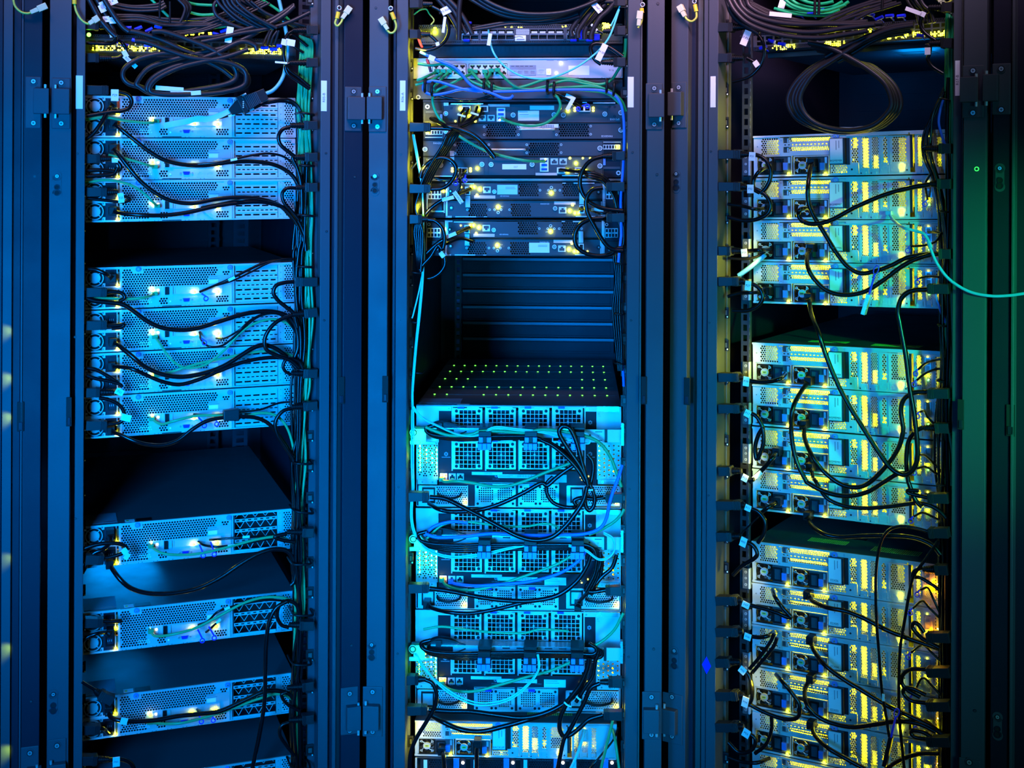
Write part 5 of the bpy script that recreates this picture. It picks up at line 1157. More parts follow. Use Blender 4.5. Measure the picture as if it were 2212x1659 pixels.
# grey ribbon, console adapter and braided lead
m = MB(); pts = smooth(path('A', [(1060, 812, 12), (1120, 800, 16), (1200, 785, 26), (1270, 768, 32), (1350, 768, 36), (1420, 745, 40), (1490, 712, 44)], 30), 5)
vs = []; w = Vector((0, 0, .0065))
for p in pts: vs += [p + w, p - w]
n = len(pts); vs2 = [v + RL.d * .001 for v in vs]
fs = [(2 * i, 2 * i + 1, 2 * i + 3, 2 * i + 2) for i in range(n - 1)]; m.add(vs, fs, 'ribbon_grey'); m.add(vs2, fs, 'ribbon_grey')
m.add(vs + vs2, [(2 * i, 2 * i + 2, 2 * n + 2 * i + 2, 2 * n + 2 * i) for i in range(n - 1)] + [(2 * i + 1, 2 * n + 2 * i + 1, 2 * n + 2 * i + 3, 2 * i + 3) for i in range(n - 1)], 'latch_orange')
o = m.build('ribbon_cable'); tag(o, 'flat light grey ribbon cable with a red edge across the first server', 'cable')
a = RL.P(*zp('A', 1485, 725), -.045); b = RL.P(*zp('A', 1560, 680), -.045); c = RL.P(*zp('A', 1715, 605), -.045)
M = Matrix.Translation(a); R = root('serial_adapter', M, 'black and mauve serial adapter hanging between the ribbon and the braided lead', 'adapter')
def rel(mm, nm, bev=0.): mm.v = [tuple(Vector(v) - a) for v in mm.v]; return mm.build(nm, R, bevel=bev)
mm = MB(); mm.frus(a, b, (.007, .007), (.016, .009), RL.d, 'black_plastic'); rel(mm, 'hood', 1)
mm = MB(); ax = (c - b).normalized(); mm.frus(b - ax * .004, b + ax * .006, (.020, .010), (.020, .010), RL.d, 'grey_plastic')
for k in range(4): mm.frus(b + ax * .001 + Vector((0, 0, .006 - k * .004)) - RL.d * .011, b + ax * .004 + Vector((0, 0, .006 - k * .004)) - RL.d * .011, (.0012, .0008), (.0012, .0008), RL.d, 'white_plastic')
rel(mm, 'flange', .8)
mm = MB(); mm.frus(b + ax * .006, c, (.015, .010), (.012, .009), RL.d, 'cord_matte')
for k in range(8): s = b + ax * (.012 + k * .0036); mm.frus(s, s + ax * .0018, (.0156 - k * .0003, .0106), (.0156 - k * .0003, .0106), RL.d, 'paper_pink' if False else 'face_grey')
rel(mm, 'grip', .8)
mm = MB()
for sg in (-1, 1):
    n_ = ax.cross(RL.d).normalized() * (.018 * sg); mm.tube([b + n_ - ax * .002, b + n_ + ax * .020], .0022, 'bright_steel', 8)
rel(mm, 'thumb_screw')
cord('A', [(1715, 605), (1760, 585), (1800, 545), (1830, 490), (1845, 420), (1858, 320), (1850, 220), (1825, 100), (1800, -10)], 4.2, 'braid', 'braided teal console lead rising from the serial adapter', None, off=48, name='console_lead')
# right power strip plugs of the left rack
gR = 'power cords from the right strip of the left rack'
cord('A', [(1895, 195), (1855, 225), (1832, 290), (1835, 380), (1865, 450), (1930, 500), (2000, 560)], 3.6, PC, 'highest cord from the right strip of the left rack, two white flags below its boot', gR, off=60, plug=(2048, 1975, 195), boot=1890, tags=[(1835, 272, 12, 13, None, -.2), (1875, 275, 20, 14, None, -.15)])
cord('A', [(1870, 408), (1845, 430), (1862, 478), (1920, 520), (2000, 575)], 4.2, PC, 'second cord from the right strip of the left rack, thin white flag pointing left', gR, off=60, plug=(2048, 1975, 405), boot=1870, tags=[(1815, 404, 26, 4, None, -.05)])
cord('A', [(1960, 340), (1900, 300), (1870, 240), (1900, 230), (1985, 300)], 3.0, PC, 'black cord arching behind the first two right plugs', gR, off=40)
cord('A', [(1872, 820), (1825, 835), (1798, 880), (1812, 935), (1870, 985), (1930, 1030)], 4.2, PC, 'cord making a wide C from a ribbed plug beside the first server', gR, off=66, plug=(2045, 1960, 810), boot=1872)
cord('A', [(1900, 1005), (1890, 1025), (1920, 1090), (1945, 1200), (1950, 1350)], 4.0, PC, 'cord turning straight down from the plug beside the second server', gR, off=66, plug=(2045, 1965, 1015), boot=1900)
cord('A', [(1912, 1215), (1855, 1215), (1822, 1250), (1835, 1310), (1880, 1360), (1930, 1420)], 3.8, PC, 'cord curling down from the plug beside the third server', gR, off=66, plug=(2045, 1965, 1210), boot=1910)
cord('B', [(1900, 325), (1840, 330), (1785, 348), (1765, 395), (1795, 445), (1850, 490), (1895, 530), (1920, 620)], 4.4, PC, 'cord making a broad hook beside the uppermost of the four stacked servers', gR, off=66, plug=(2045, 1905, 325))
cord('B', [(1888, 540), (1800, 575), (1740, 630), (1708, 700), (1722, 765), (1790, 800), (1870, 830), (1930, 880)], 4.4, PC, 'cord looping far left from its plug over the second stacked server', gR, off=70, plug=(2045, 1960, 520, 'B', 10), boot=1888)
cord('B', [(1880, 925), (1840, 900), (1828, 860), (1860, 822), (1930, 840), (1960, 900)], 3.6, PC, 'cord in a tight loop above its plug by the third stacked server', gR, off=66, plug=(2045, 1955, 915), boot=1878)
cord('B', [(1880, 1140), (1820, 1165), (1778, 1230), (1790, 1310), (1840, 1390), (1890, 1465)], 4.2, PC, 'cord swinging left then down past the lowest stacked server', gR, off=66, plug=(2045, 1955, 1120, 'B', 8), boot=1880)
cord('C', [(1560, 385), (1510, 395), (1495, 405), (1540, 420), (1600, 430)], 4.2, PC, 'short cord from the plug beside the highest lattice vented server', gR, off=66, plug=(1702, 1640, 375), boot=1560)
cord('C', [(1570, 895), (1530, 880), (1507, 835), (1518, 780), (1560, 750), (1610, 770), (1630, 830)], 4.0, PC, 'cord looping left of its plug under the second lattice vented server', gR, off=66, plug=(1702, 1625, 880), boot=1570)
cord('C', [(1560, 1245), (1530, 1262), (1560, 1310), (1630, 1350)], 3.6, PC, 'short cord from the plug beside the dangling cord server', gR, off=66, plug=(1702, 1640, 1205, 'C', 10), boot=1560)
cord('C', [(1570, 1410), (1530, 1430), (1522, 1480), (1560, 1540), (1600, 1590)], 3.8, PC, 'lowest cord from the right strip of the left rack', gR, off=66, plug=(1702, 1640, 1385, 'C', 8), boot=1570)
# middle group, left side
cord('B', [(550, 240), (620, 248), (690, 278), (725, 300, 14)], 4.2, PC, 'power cord entering the topmost stacked server from the upper left', gL, off=42, con=-1)
cord('B', [(690, 395), (740, 390), (790, 400), (805, 430), (770, 450)], 4.2, PC, 'power cord from the grooved plug over the first stacked fan', gL, off=46, plug=(556, 690, 392))
cord('B', [(560, 432), (620, 450), (700, 458), (790, 470), (860, 512), (950, 578), (1050, 622), (1180, 636), (1300, 618), (1450, 570), (1600, 528), (1740, 516), (1850, 545), (1910, 620), (1925, 740), (1900, 820)], 5.0, PC, 'longest thick cord sweeping over the first and second stacked servers', gL, off=50)
cord('B', [(690, 610), (740, 608), (800, 600), (780, 620), (720, 626)], 4.0, PC, 'power cord from the grooved plug over the second stacked fan', gL, off=46, plug=(556, 690, 605))
cord('B', [(728, 715, 14), (770, 738, 38), (860, 812), (940, 875), (1050, 922), (1180, 938), (1330, 912), (1450, 866), (1560, 798), (1640, 750), (1710, 733), (1790, 762), (1870, 830), (1925, 900)], 5.0, PC, 'thick power cord drooping over the third stacked server, upper of two', gL, off=54, con=0)
cord('B', [(720, 870, 14), (760, 872, 36), (850, 886), (950, 930), (1050, 970), (1160, 988), (1280, 958), (1400, 908), (1550, 850), (1700, 818), (1820, 816), (1910, 840), (1940, 900)], 4.2, PC, 'power cord drooping over the third stacked server, lower of two', gL, off=60, con=0)
cord('B', [(548, 880), (620, 892), (690, 930), (740, 960), (785, 1000)], 4.0, PC, 'short cord slanting down over the third stacked fan, upper of a pair', gL, off=48)
cord('B', [(556, 928), (620, 950), (700, 965), (770, 985), (790, 1005)], 3.8, PC, 'short cord slanting down over the third stacked fan, lower of a pair', gL, off=52)
cord('B', [(740, 1048), (775, 1040), (790, 1030)], 3.6, PC, 'power cord stub with a tilted white tag between the third and fourth stacked servers', gL, off=50, plug=(556, 645, 1038), boot=738, tags=[(772, 1036, 17, 13, 'P21', -.5)])
cord('B', [(640, 1075), (710, 1088), (770, 1120), (800, 1165), (800, 1205), (770, 1235), (700, 1245)], 4.0, PC, 'cord arching down past the lowest stacked fan with a folded white tag', gL, off=54, plug=(556, 690, 1250), tags=[(815, 1203, 20, 14, None, -.3)])
cord('B', [(715, 1285, 14), (760, 1305, 38), (860, 1350), (950, 1375), (1050, 1380), (1150, 1348), (1250, 1272), (1340, 1222), (1450, 1200), (1560, 1195), (1660, 1205), (1740, 1245), (1810, 1330), (1870, 1420), (1900, 1500)], 4.4, PC, 'thick power cord dipping below the lowest stacked server and through the velcro tie', gL, off=50, con=0)
cord('B', [(560, 430), (700, 432), (830, 436), (940, 425), (1000, 402, 8)], 3.0, GJ, 'green patch cable entering the topmost stacked server', gN, off=36, rj=-1)
cord('B', [(1000, 680, 8), (1030, 720, 24), (1090, 810), (1150, 862), (1220, 882), (1330, 858), (1450, 765), (1550, 655), (1650, 592), (1760, 566), (1850, 592), (1920, 655), (1960, 760), (1965, 900)], 2.8, GJ, 'green patch cable in a deep V across the third stacked server', gN, off=42, rj=0)
cord('B', [(1010, 930, 8), (1080, 915, 26), (1150, 892), (1300, 848), (1450, 818), (1600, 785), (1750, 772), (1850, 788), (1930, 840), (1960, 950)], 2.8, GJ, 'green patch cable leaving the third stacked server gently upward', gN, off=40, rj=0)
cord('B', [(980, 1210, 8), (1040, 1245, 26), (1120, 1225), (1270, 1190), (1450, 1190), (1560, 1198), (1680, 1172), (1780, 1188), (1850, 1260), (1890, 1380), (1895, 1480)], 3.0, GJ, 'green patch cable passing through the black velcro tie', gN, off=44, rj=0)
gT = 'thin black data cables in the left rack'
cord('B', [(1290, 390, 6), (1380, 352, 28), (1500, 300), (1600, 250), (1700, 205), (1800, 185), (1900, 180)], 2.8, PC, 'thin data cable rising to the right from the topmost stacked server, white sleeve', gT, off=44, tags=[(1495, 305, 15, 6, None, .45)], tab=[(1300, 400, 1330, 420)])
cord('B', [(1380, 352), (1500, 318), (1620, 262), (1730, 205), (1830, 178), (1890, 176)], 2.0, PC, 'second thin data cable paired with the rising one over the topmost stacked server', gT, off=48)
cord('B', [(1288, 650, 6), (1300, 700, 26), (1350, 742), (1430, 738), (1500, 690), (1600, 600), (1680, 545), (1780, 530), (1860, 570), (1930, 660), (1980, 780)], 2.4, PC, 'thin data cable dipping then rising at the second stacked server', gT, off=44, tab=[(1300, 690, 1320, 705)])
cord('B', [(1395, 690, 6), (1450, 690, 26), (1540, 640), (1620, 570), (1720, 530), (1820, 545), (1900, 640), (1960, 780)], 2.2, PC, 'thin data cable starting at the gold ringed port of the second stacked server', gT, off=50)
cord('B', [(1250, 1180, 6), (1330, 1185, 26), (1450, 1180), (1560, 1165), (1680, 1150), (1800, 1108), (1890, 1100)], 2.2, PC, 'thin data cable rising to the right from the velcro tie', gT, off=40, tab=[(1280, 1200, 1320, 1240), (1385, 1200, 1400, 1230)])
m = MB(); c = RL.P(*zp('B', 1492, 1183), -.05); fr = MB(); fr.frus(c - RL.u * .0165, c + RL.u * .0165, (.011, .010), (.013, .010), RL.d, 'cord_matte')
fr.v = [tuple(Vector(v) - c) for v in fr.v]; o = fr.build('velcro_tie', mw=Matrix.Translation(c), bevel=2); tag(o, 'black velcro tie gathering three cables on the lowest stacked server', 'cable tie')
# lattice vented servers
cord('C', [(450, 468), (520, 445), (590, 436), (650, 440), (688, 462), (672, 488), (600, 512), (560, 516)], 4.2, PC, 'power cord looping forward from the left edge beside the highest lattice vented server', gL, off=60, plug=(465, 565, 522), tags=[(678, 480, 12, 12, None, .6), (690, 508, 10, 14, None, -.6)])
cord('C', [(595, 548, 14), (620, 590, 36), (660, 640), (710, 680), (780, 704), (860, 712), (960, 706), (1080, 680), (1200, 622), (1310, 548), (1410, 492), (1500, 468), (1570, 485), (1605, 560), (1600, 640), (1580, 665)], 5.0, PC, 'thick power cord hanging in a big U below the highest lattice vented server', gL, off=48, con=0)
cord('C', [(600, 380, 14), (600, 430, 40), (560, 470), (500, 500), (446, 600)], 4.4, PC, 'power cord falling to the lower left from the highest lattice vented server', gL, off=54, con=0)
cord('C', [(560, 860), (600, 862), (650, 860), (655, 868)], 4.4, PC, 'power cord ending beside the second lattice vented server, grooved plug', gL, off=46, plug=(460, 560, 865))
cord('C', [(446, 975), (480, 945), (540, 925), (600, 920, 14)], 3.8, PC, 'power cord entering the second lattice vented server from the lower left', gL, off=44, con=-1)
cord('C', [(590, 1345, 14), (600, 1380, 34), (650, 1400), (740, 1405), (850, 1398), (960, 1378), (1080, 1365), (1200, 1348), (1340, 1285), (1450, 1238), (1560, 1250), (1600, 1290)], 4.6, PC, 'power cord crossing the whole server behind the dangling cord, white tag at its start', gL, off=46, con=0, tags=[(674, 1404, 14, 14, None, -.3)])
cord('C', [(448, 1440), (500, 1445), (560, 1445), (590, 1470, 14)], 4.2, PC, 'power cord with a black plug at the lower fan of the dangling cord server', gL, off=46, plug=(446, 545, 1445))
cord('C', [(446, 1190), (480, 1212), (520, 1235)], 3.4, PC, 'unplugged power cord dangling in front of a lattice vented server, bare socket end', 'unplugged cords', off=80, plug=(612, 540, 1290, 'C', -35), boot=515)
cord('C', [(590, 1615), (660, 1612), (710, 1632), (735, 1680)], 4.4, PC, 'lowest left power cord of the left rack, white tag near the bottom edge', gL, off=60, plug=(440, 530, 1612), boot=592, tags=[(632, 1625, 14, 20, 'P01', 0)])
cord('C', [(1560, 752), (1500, 790), (1462, 870), (1446, 1000), (1442, 1150), (1438, 1300), (1410, 1480), (1370, 1670)], 4.4, PC, 'long black cord hanging down across the lattice vents to the bottom edge', gL, off=80)
cord('C', [(820, 452, 8), (850, 475, 26), (900, 495), (1000, 500), (1100, 490), (1250, 455), (1400, 415), (1520, 402), (1600, 440)], 3.0, GJ, 'green patch cable across the highest lattice vented server', gN, off=42, rj=0)
cord('C', [(820, 915, 8), (850, 942, 26), (950, 930), (1070, 895), (1200, 828), (1330, 760), (1450, 730), (1570, 742), (1620, 800)], 3.0, GJ, 'green patch cable rising across the server with two long blue pull tabs', gN, off=42, rj=0)
cord('C', [(815, 1408, 8), (880, 1418, 26), (980, 1415), (1100, 1388), (1250, 1340), (1400, 1285), (1520, 1255), (1600, 1290)], 3.0, GJ, 'green patch cable just under the thick cord on the dangling cord server', gN, off=40, rj=0)
cord('C', [(1078, 428, 6), (1110, 447, 24), (1180, 456), (1260, 448), (1400, 425), (1500, 405)], 2.6, PC, 'thin data cable with blue tab, left one of the highest lattice vented server', gT, off=36, tags=[(1258, 449, 15, 5, None, .05)], tab=[(1085, 445, 1105, 492)])
cord('C', [(1140, 418, 6), (1190, 415, 24), (1320, 404), (1420, 400), (1500, 410)], 2.4, PC, 'thin data cable with blue tab, right one of the highest lattice vented server', gT, off=36, tags=[(1338, 402, 15, 5, None, 0)], tab=[(1145, 430, 1165, 485)])
cord('C', [(1078, 880, 6), (1130, 860, 24), (1180, 812), (1240, 788), (1330, 765), (1450, 745), (1550, 750)], 2.4, PC, 'thin data cable above the long blue tab, left one of the second lattice vented server', gT, off=36, tags=[(1235, 790, 12, 5, None, .3)], tab=[(1075, 905, 1100, 955)])
cord('C', [(1120, 920, 6), (1150, 895, 24), (1190, 860)], 2.4, PC, 'short thin data cable above the right blue tab of the second lattice vented server', gT, off=34, tags=[(1188, 860, 12, 5, None, .7)], tab=[(1135, 890, 1165, 940)])
cord('C', [(1070, 1340, 6), (1090, 1358, 24), (1200, 1346), (1330, 1292), (1440, 1250), (1540, 1250)], 2.2, PC, 'thin data cable behind the thick cord of the dangling cord server', gT, off=34, tab=[(1080, 1370, 1095, 1395), (1150, 1365, 1160, 1388)])
# vertical bundle beside the right strip
gB = 'green strands of the vertical bundle in the left rack'
for k in range(8):
    x = 1928 + k * 10; j = lambda s: random.uniform(-s, s)
    pts = [(x + 10, 228 + k * 4, 30), (x + 18 + j(3), 300, 34), (x + 12 + j(4), 420, 36), (x + 2 + j(4), 560, 36 + (k % 3) * 3), (x - 4 + j(4), 700, 34 + (k % 2) * 5), (x + 4 + j(4), 850, 36), (x + 8 + j(6), 1000, 34 + (k % 3) * 3), (x + 16 + j(6), 1200, 36), (x + 14 + j(6), 1400, 34), (x + 10 + j(8), 1560, 36)]
    end = [(x + 8 + j(12), 1640), (x + 10 + j(14), 1659)]
    if k in (2, 4, 5, 7): end = ['B', (x + 20 + j(14), 300), (x + 8 + j(16), 560), (x + 4 + j(16), 800), (x - 6 + j(18), 1000), (x - 18 + j(20), 1200), (x - 30 + j(12), 1480), 'C', (1590 + k * 6 + j(8), 250), (1600 + k * 6 + j(10), 500), (1600 + k * 7 + j(10), 760), (1596 + k * 6 + j(10), 1000), (1585 + k * 5 + j(8), 1300), (1600 + k * 4, 1660)]
    cord('A', pts + end, 2.9, GJ, 'green patch cable running straight down in the bundle beside the right strip of the left rack' if False else ['leftmost', 'second from left', 'third from left', 'fourth from left', 'fifth from left', 'sixth from left', 'seventh from left', 'rightmost'][k] + ' green strand at the top of the vertical bundle by name strip R05-B', gB, off=36 + (k % 3) * 3)
for k in range(12):
    j = lambda s: random.uniform(-s, s); x = 1895 + (k % 7) * 13; x2 = 1575 + (k % 7) * 10
    st = [(x, 650 + k * 70)] if k < 8 else [(x, 1500)]
    pts = [p for p in [(x + 20, 700, ), (x + 30 + j(10), 1000), (x + 20 + j(14), 1300), (x + 10 + j(14), 1560)] if p[1] > 600 + k * 80] or [(x + 10, 1580)]
    cord('A', pts + ['B', (x + 14 + j(20), 150), (x + 6 + j(18), 400), (x + 16 + j(22), 700), (x - 2 + j(22), 1000), (x - 6 + j(18), 1300), (x - 14 + j(12), 1500), 'C', (x2 + 14 + j(14), 260), (x2 + 20 + j(16), 520), (x2 + 24 + j(18), 800), (x2 + 18 + j(16), 1080), (x2 + 12 + j(14), 1350), (x2 + 20 + j(8), 1665)], 3.0 if k % 3 else 3.8, PC,
         'black strand woven into the vertical cable bundle of the left rack', 'black strands of the vertical bundle in the left rack', off=26 + (k % 5) * 7)
def tie(rk, reg, x0, y0, x1, y1, off, label, mt='black_plastic', r=2.6, bulge=22):
    a = rk.P(*zp(reg, x0, y0), -.006); b = rk.P(*zp(reg, x1, y1), -.006); f = -rk.d * (off + bulge) * MM
    P = smooth([a, a + f * .7, a.lerp(b, .15) + f, a.lerp(b, .85) + f, b + f * .7, b], 5); m = MB(); m.tube([p - a for p in P], r * MM, mt, 8)
    o = m.build('cable_ring', mw=Matrix.Translation(a)); tag(o, label, 'cable ring', 'black cable rings around the vertical bundles')
for reg, x0, y0, x1, y1, lb in (('A', 1905, 735, 2000, 750, 'beside the first server'), ('A', 1905, 1070, 2000, 1075, 'beside the second server'), ('A', 1905, 1385, 2005, 1392, 'just above the empty bay'), ('B', 1895, 215, 1995, 220, 'beside the topmost stacked server'), ('B', 1890, 868, 2000, 875, 'beside the third stacked server'),
                                ('B', 1870, 1462, 1990, 1465, 'just under the stacked servers'), ('C', 1575, 228, 1680, 240, 'above the highest lattice vented server'), ('C', 1565, 512, 1670, 508, 'below the highest lattice vented server'), ('C', 1570, 782, 1680, 782, 'beside the second lattice vented server'), ('C', 1565, 1045, 1670, 1045, 'below the second lattice vented server'), ('C', 1560, 1598, 1665, 1600, 'near the bottom edge')):
    tie(RL, reg, x0, y0, x1, y1, 40, 'black ring holding the bundle of the left rack, ' + lb)
# coil and tangle at the top of the left rack
gC = 'thick black cables coiled above the left rack servers'
def many(reg, base, n, dx, dy, r, mt, lab, grp, off=50, jit=6, doff=6, k=5):
    for i in range(n):
        pts = []
        for p in base:
            if isinstance(p, str): pts.append(p); continue
            pts.append((p[0] + dx * i + random.uniform(-jit, jit), p[1] + dy * i + random.uniform(-jit, jit), (p[2] if len(p) > 2 else off) + doff * i))
        cord(reg, pts, r, mt, lab, grp, off=off + doff * i, k=k)
cord('A', [(830, 200), (900, 212), (1050, 260), (1200, 330), (1350, 375), (1500, 420), (1590, 480), (1600, 540), (1540, 575), (1400, 590), (1240, 592), (1000, 605), (900, 560), (885, 530), (960, 440), (1100, 390), (1300, 340), (1450, 305), (1600, 240), (1700, 180), (1830, 100), (1900, 40)], 5.4, PM, 'outermost thick coil strand whose loop touches the first server lid', gC, off=70)
cord('A', [(980, 205), (1060, 205), (1200, 250), (1350, 310), (1460, 380), (1520, 450), (1520, 510), (1450, 545), (1300, 575), (1100, 600), (970, 590), (950, 560), (990, 500), (1100, 440), (1250, 395), (1400, 340), (1550, 270), (1640, 290), (1660, 330)], 5.4, PM, 'second thick coil strand, white barcode sleeve at the bottom of its loop', gC, off=82, tags=[(1095, 573, 56, 9, None, -.05), (1180, 600, 50, 9, None, 0)])
cord('A', [(870, 265), (950, 275), (1100, 330), (1250, 375), (1440, 395), (1560, 440), (1590, 500), (1560, 560), (1400, 600), (1180, 612), (1010, 606), (965, 575), (1010, 510), (1150, 440), (1300, 400), (1450, 370), (1600, 320)], 5.2, PM, 'third thick coil strand, blue sleeve where it crosses the first server', gC, off=94, tags=[(1265, 600, 20, 9, None, .1)])
cord('A', [(1150, 345), (1050, 345), (930, 370), (850, 405), (800, 450), (795, 500), (830, 540), (900, 560), (990, 590)], 5.2, PM, 'thick coil strand bulging furthest left over the dark bay', gC, off=56)
cord('A', [(940, 270), (1020, 300), (1180, 360), (1300, 385), (1420, 440), (1500, 500)], 4.8, PM, 'thick strand dropping to the right inside the coil', gC, off=60)
cord('A', [(1900, 30), (1780, 110), (1650, 170), (1500, 210), (1400, 235), (1300, 240), (1230, 260)], 4.6, PM, 'thick cable climbing to the upper right above the coil, tag wrapped near its middle', gC, off=66, tags=[(1480, 225, 14, 34, 'MOI', -.15)])
cord('A', [(2000, 80), (1850, 150), (1700, 190), (1550, 215), (1400, 250), (1300, 270)], 4.4, PM, 'long thin lettered cable climbing to the upper right above the coil', gC, off=76)
cord('A', [(1400, 0), (1380, 40), (1400, 100), (1480, 150), (1560, 180), (1640, 200)], 4.0, PM, 'cable curling down from the top edge, outermost of the curled group', gC, off=60)
many('A', [(1400, -10), (1430, 50), (1520, 120), (1600, 165), (1680, 205)], 5, 28, -6, 3.6, PM, 'one strand of the curled black group entering from the top edge of the left rack', 'curled strands atop the left rack', off=62)
many('A', [(1500, -10), (1600, 60), (1720, 110), (1850, 150), (1950, 200)], 5, 30, 4, 3.0, PM, 'one strand of the black group slanting to the upper right of the left rack', 'slanting strands atop the left rack', off=30)
many('A', [(700, 10), (850, 35), (1000, 30), (1060, 10)], 3, 6, 16, 3.2, PM, 'one of three sagging black strands between the white flags and the black ring, left rack', 'sagging strands atop the left rack', off=20)
many('A', [(720, 90), (900, 90), (1050, 125), (1250, 128), (1450, 110), (1700, 90)], 4, 4, 14, 3.4, PM, 'one of four long black strands above the blue tabs of the left rack', 'long strands atop the left rack', off=24)
many('A', [(1180, -10), (1225, 40), (1222, 90), (1200, 130)], 4, -12, 2, 3.2, PM, 'one strand of the small arched group at the top middle of the left rack', 'arched strands atop the left rack', off=40)
many('A', [(1000, 200), (1200, 170), (1350, 120), (1500, 60), (1650, -10)], 5, 22, 8, 2.8, PM, 'one strand fanning from the blue tabs towards the top edge of the left rack', 'fanning strands atop the left rack', off=28)
many('A', [(1740, 200), (1720, 240), (1700, 300)], 4, 22, 0, 3.0, PM, 'one of four short strands dropping to the port row, left rack', 'dropping strands atop the left rack', off=16)
many('A', [(575, -10), (640, 110), (700, 190), (745, 230)], 2, 90, -20, 5.6, PM, 'one of two thick cables coming down steeply beside the white flags of the left rack', 'steep cables atop the left rack', off=70)
cord('A', [(620, -10), (660, 60), (700, 130), (735, 200)], 5.0, PM, 'thick steep cable carrying the white flag tags in the left rack', gC, off=60, tags=[(700, 18, 36, 15, 'D TO A', .45), (660, 55, 12, 16, None, .45), (726, 132, 13, 13, 'TO', .1), (685, 124, 13, 12, '06-', .1)])
for pts, lb in (([(970, -10), (1050, 70), (1110, 130)], 'green cable slanting down behind the black ring, left rack'), ([(1160, -10), (1250, 25), (1400, 35)], 'green cable at the very top middle of the left rack'), ([(1225, 80), (1300, 95), (1390, 92)], 'green cable just below the top one in the left rack'), ([(1230, 200), (1330, 185), (1460, 170)], 'green cable lying on the port row of the left rack'), ([(1680, -10), (1800, 70), (1900, 160)], 'green cable slanting right behind the black tangle of the left rack')):
    cord('A', pts, 3.0, GJ, lb, 'green cables at the top of the left rack', off=14)
cord('A', [(1035, -10), (1030, 60), (1032, 120)], 2.4, 'black_plastic', 'left one of two upright black cable rings atop the left rack', 'upright cable rings atop the left rack', off=70, name='cable_ring', cat='cable ring')
cord('A', [(1097, 10), (1098, 80), (1096, 150)], 2.4, 'black_plastic', 'right one of two upright black cable rings atop the left rack', 'upright cable rings atop the left rack', off=74, name='cable_ring', cat='cable ring')
led_ = MB(RF(RL, -.03)); X, Z = RF(RL, -.03)(192, 75); 
m = MB(); m.sph((0, 0, 0), .0045, 'led_green', 10, 6); p = RL.P(192, 75, -.03); o = m.build('indicator_lamp', mw=Matrix.Translation(p)); tag(o, 'bright green lamp at the top left corner of the left rack', 'lamp')
# ---- CENTRE RACK
gP = 'black power cords from the left strip of the centre rack'; gQ = 'black power cords from the right strip of the centre rack'
cord('D', [(700, 42), (755, 75), (795, 140), (806, 200), (785, 260), (735, 305), (660, 325), (590, 312)], 3.8, PC, 'topmost left cord of the centre rack making a big arc, folded white tag on it', gP, off=60, plug=(556, 640, 25), boot=702, tags=[(792, 65, 24, 16, 'MTS R06-P4L', .45), (775, 160, 6, 34, None, -.12)])
cord('D', [(690, 232), (720, 260), (735, 285), (700, 300)], 3.6, PC, 'second left cord of the centre rack, ribbed boot under the yellow light', gP, off=56, plug=(556, 628, 222), boot=690, tags=[(733, 284, 8, 8, None, .3)])
cord('D', [(690, 828), (780, 830), (860, 838), (930, 862), (1000, 905), (1050, 960), (1085, 1005), (1105, 1022)], 4.4, PC, 'cord sweeping right and down from the grooved plug over the first controller', gP, off=60, plug=(556, 688, 822))
cord('D', [(690, 765, 16), (730, 785, 40), (790, 812), (880, 835), (950, 862), (1010, 905), (1065, 965), (1102, 1012)], 4.4, PC, 'cord starting at the controller inlet and joining the sweeping one', gP, off=68)
cord('D', [(690, 1222), (760, 1216), (815, 1180), (850, 1120), (848, 1070), (810, 1030), (750, 1018), (690, 1040), (640, 1090), (620, 1150)], 4.4, PC, 'cord curling up and round from the grooved plug at the level of the twin canisters', gP, off=64, plug=(556, 690, 1218))
cord('D', [(670, 1418), (720, 1428), (765, 1475), (778, 1540), (765, 1610), 'E', (735, 90), (690, 160), (640, 215), (618, 250)], 4.2, PC, 'cord making a long downward arc beside the lower canister controller', gP, off=66, plug=(556, 635, 1415), boot=672)
cord('E', [(745, 110), (775, 160), (780, 215), (750, 265), (700, 298), (655, 305)], 4.0, PC, 'short dark cord with a blue sleeve curving beside the empty bay', gP, off=30, tags=[(762, 150, 13, 10, None, -.9)])
gS = 'black strands running down the left side of the centre rack'
for i, (a, b) in enumerate(((905, 700), (935, 705), (990, 690), (1020, 700), (960, 740))):
    cord('D', [(a, b, 8), (a - 30, b + 60, 26), (870 - i * 14, 850), (815 - i * 14, 950), (745 - i * 14, 1060), (690 - i * 13, 1160), (650 - i * 10, 1260), (620 - i * 7, 1350), (585 + i * 12, 1480), 'E', (590 + i * 12, 60), (600 + i * 8, 170), (612 + i * 3, 260)], 3.4, PC, ['first', 'second', 'third', 'fourth', 'fifth'][i] + ' strand from the left of the black sheaf leaving the glowing fibre ports', gS, off=44 + i * 6, tags=[(a - 18, b + 45, 18, 4, None, -.3)] if i in (0, 2) else ())
cord('D', [(945, 1218, 8), (900, 1240, 24), (840, 1265), (760, 1295), (690, 1345), (645, 1400), (620, 1460)], 4.6, PC, 'frayed loom with white sleeve and long flag from the upper canister port', gS, off=44, tags=[(800, 1282, 26, 8, None, .25), (865, 1275, 30, 9, 'CONN/2-6', -.95)])
cord('D', [(940, 1470, 8), (890, 1490, 24), (830, 1520), (750, 1560), (690, 1610), (650, 1655), 'E', (630, 220)], 4.6, PC, 'frayed loom with white sleeve from the lower canister port', gS, off=46, tags=[(822, 1518, 22, 8, None, .4)])
cord('D', [(960, 1560, 10), (880, 1540, 24), (800, 1570), (720, 1600), (660, 1640), 'E', (640, 250)], 3.2, PC, 'black strand from the lower canister passing the tall cable rings', gS, off=38)
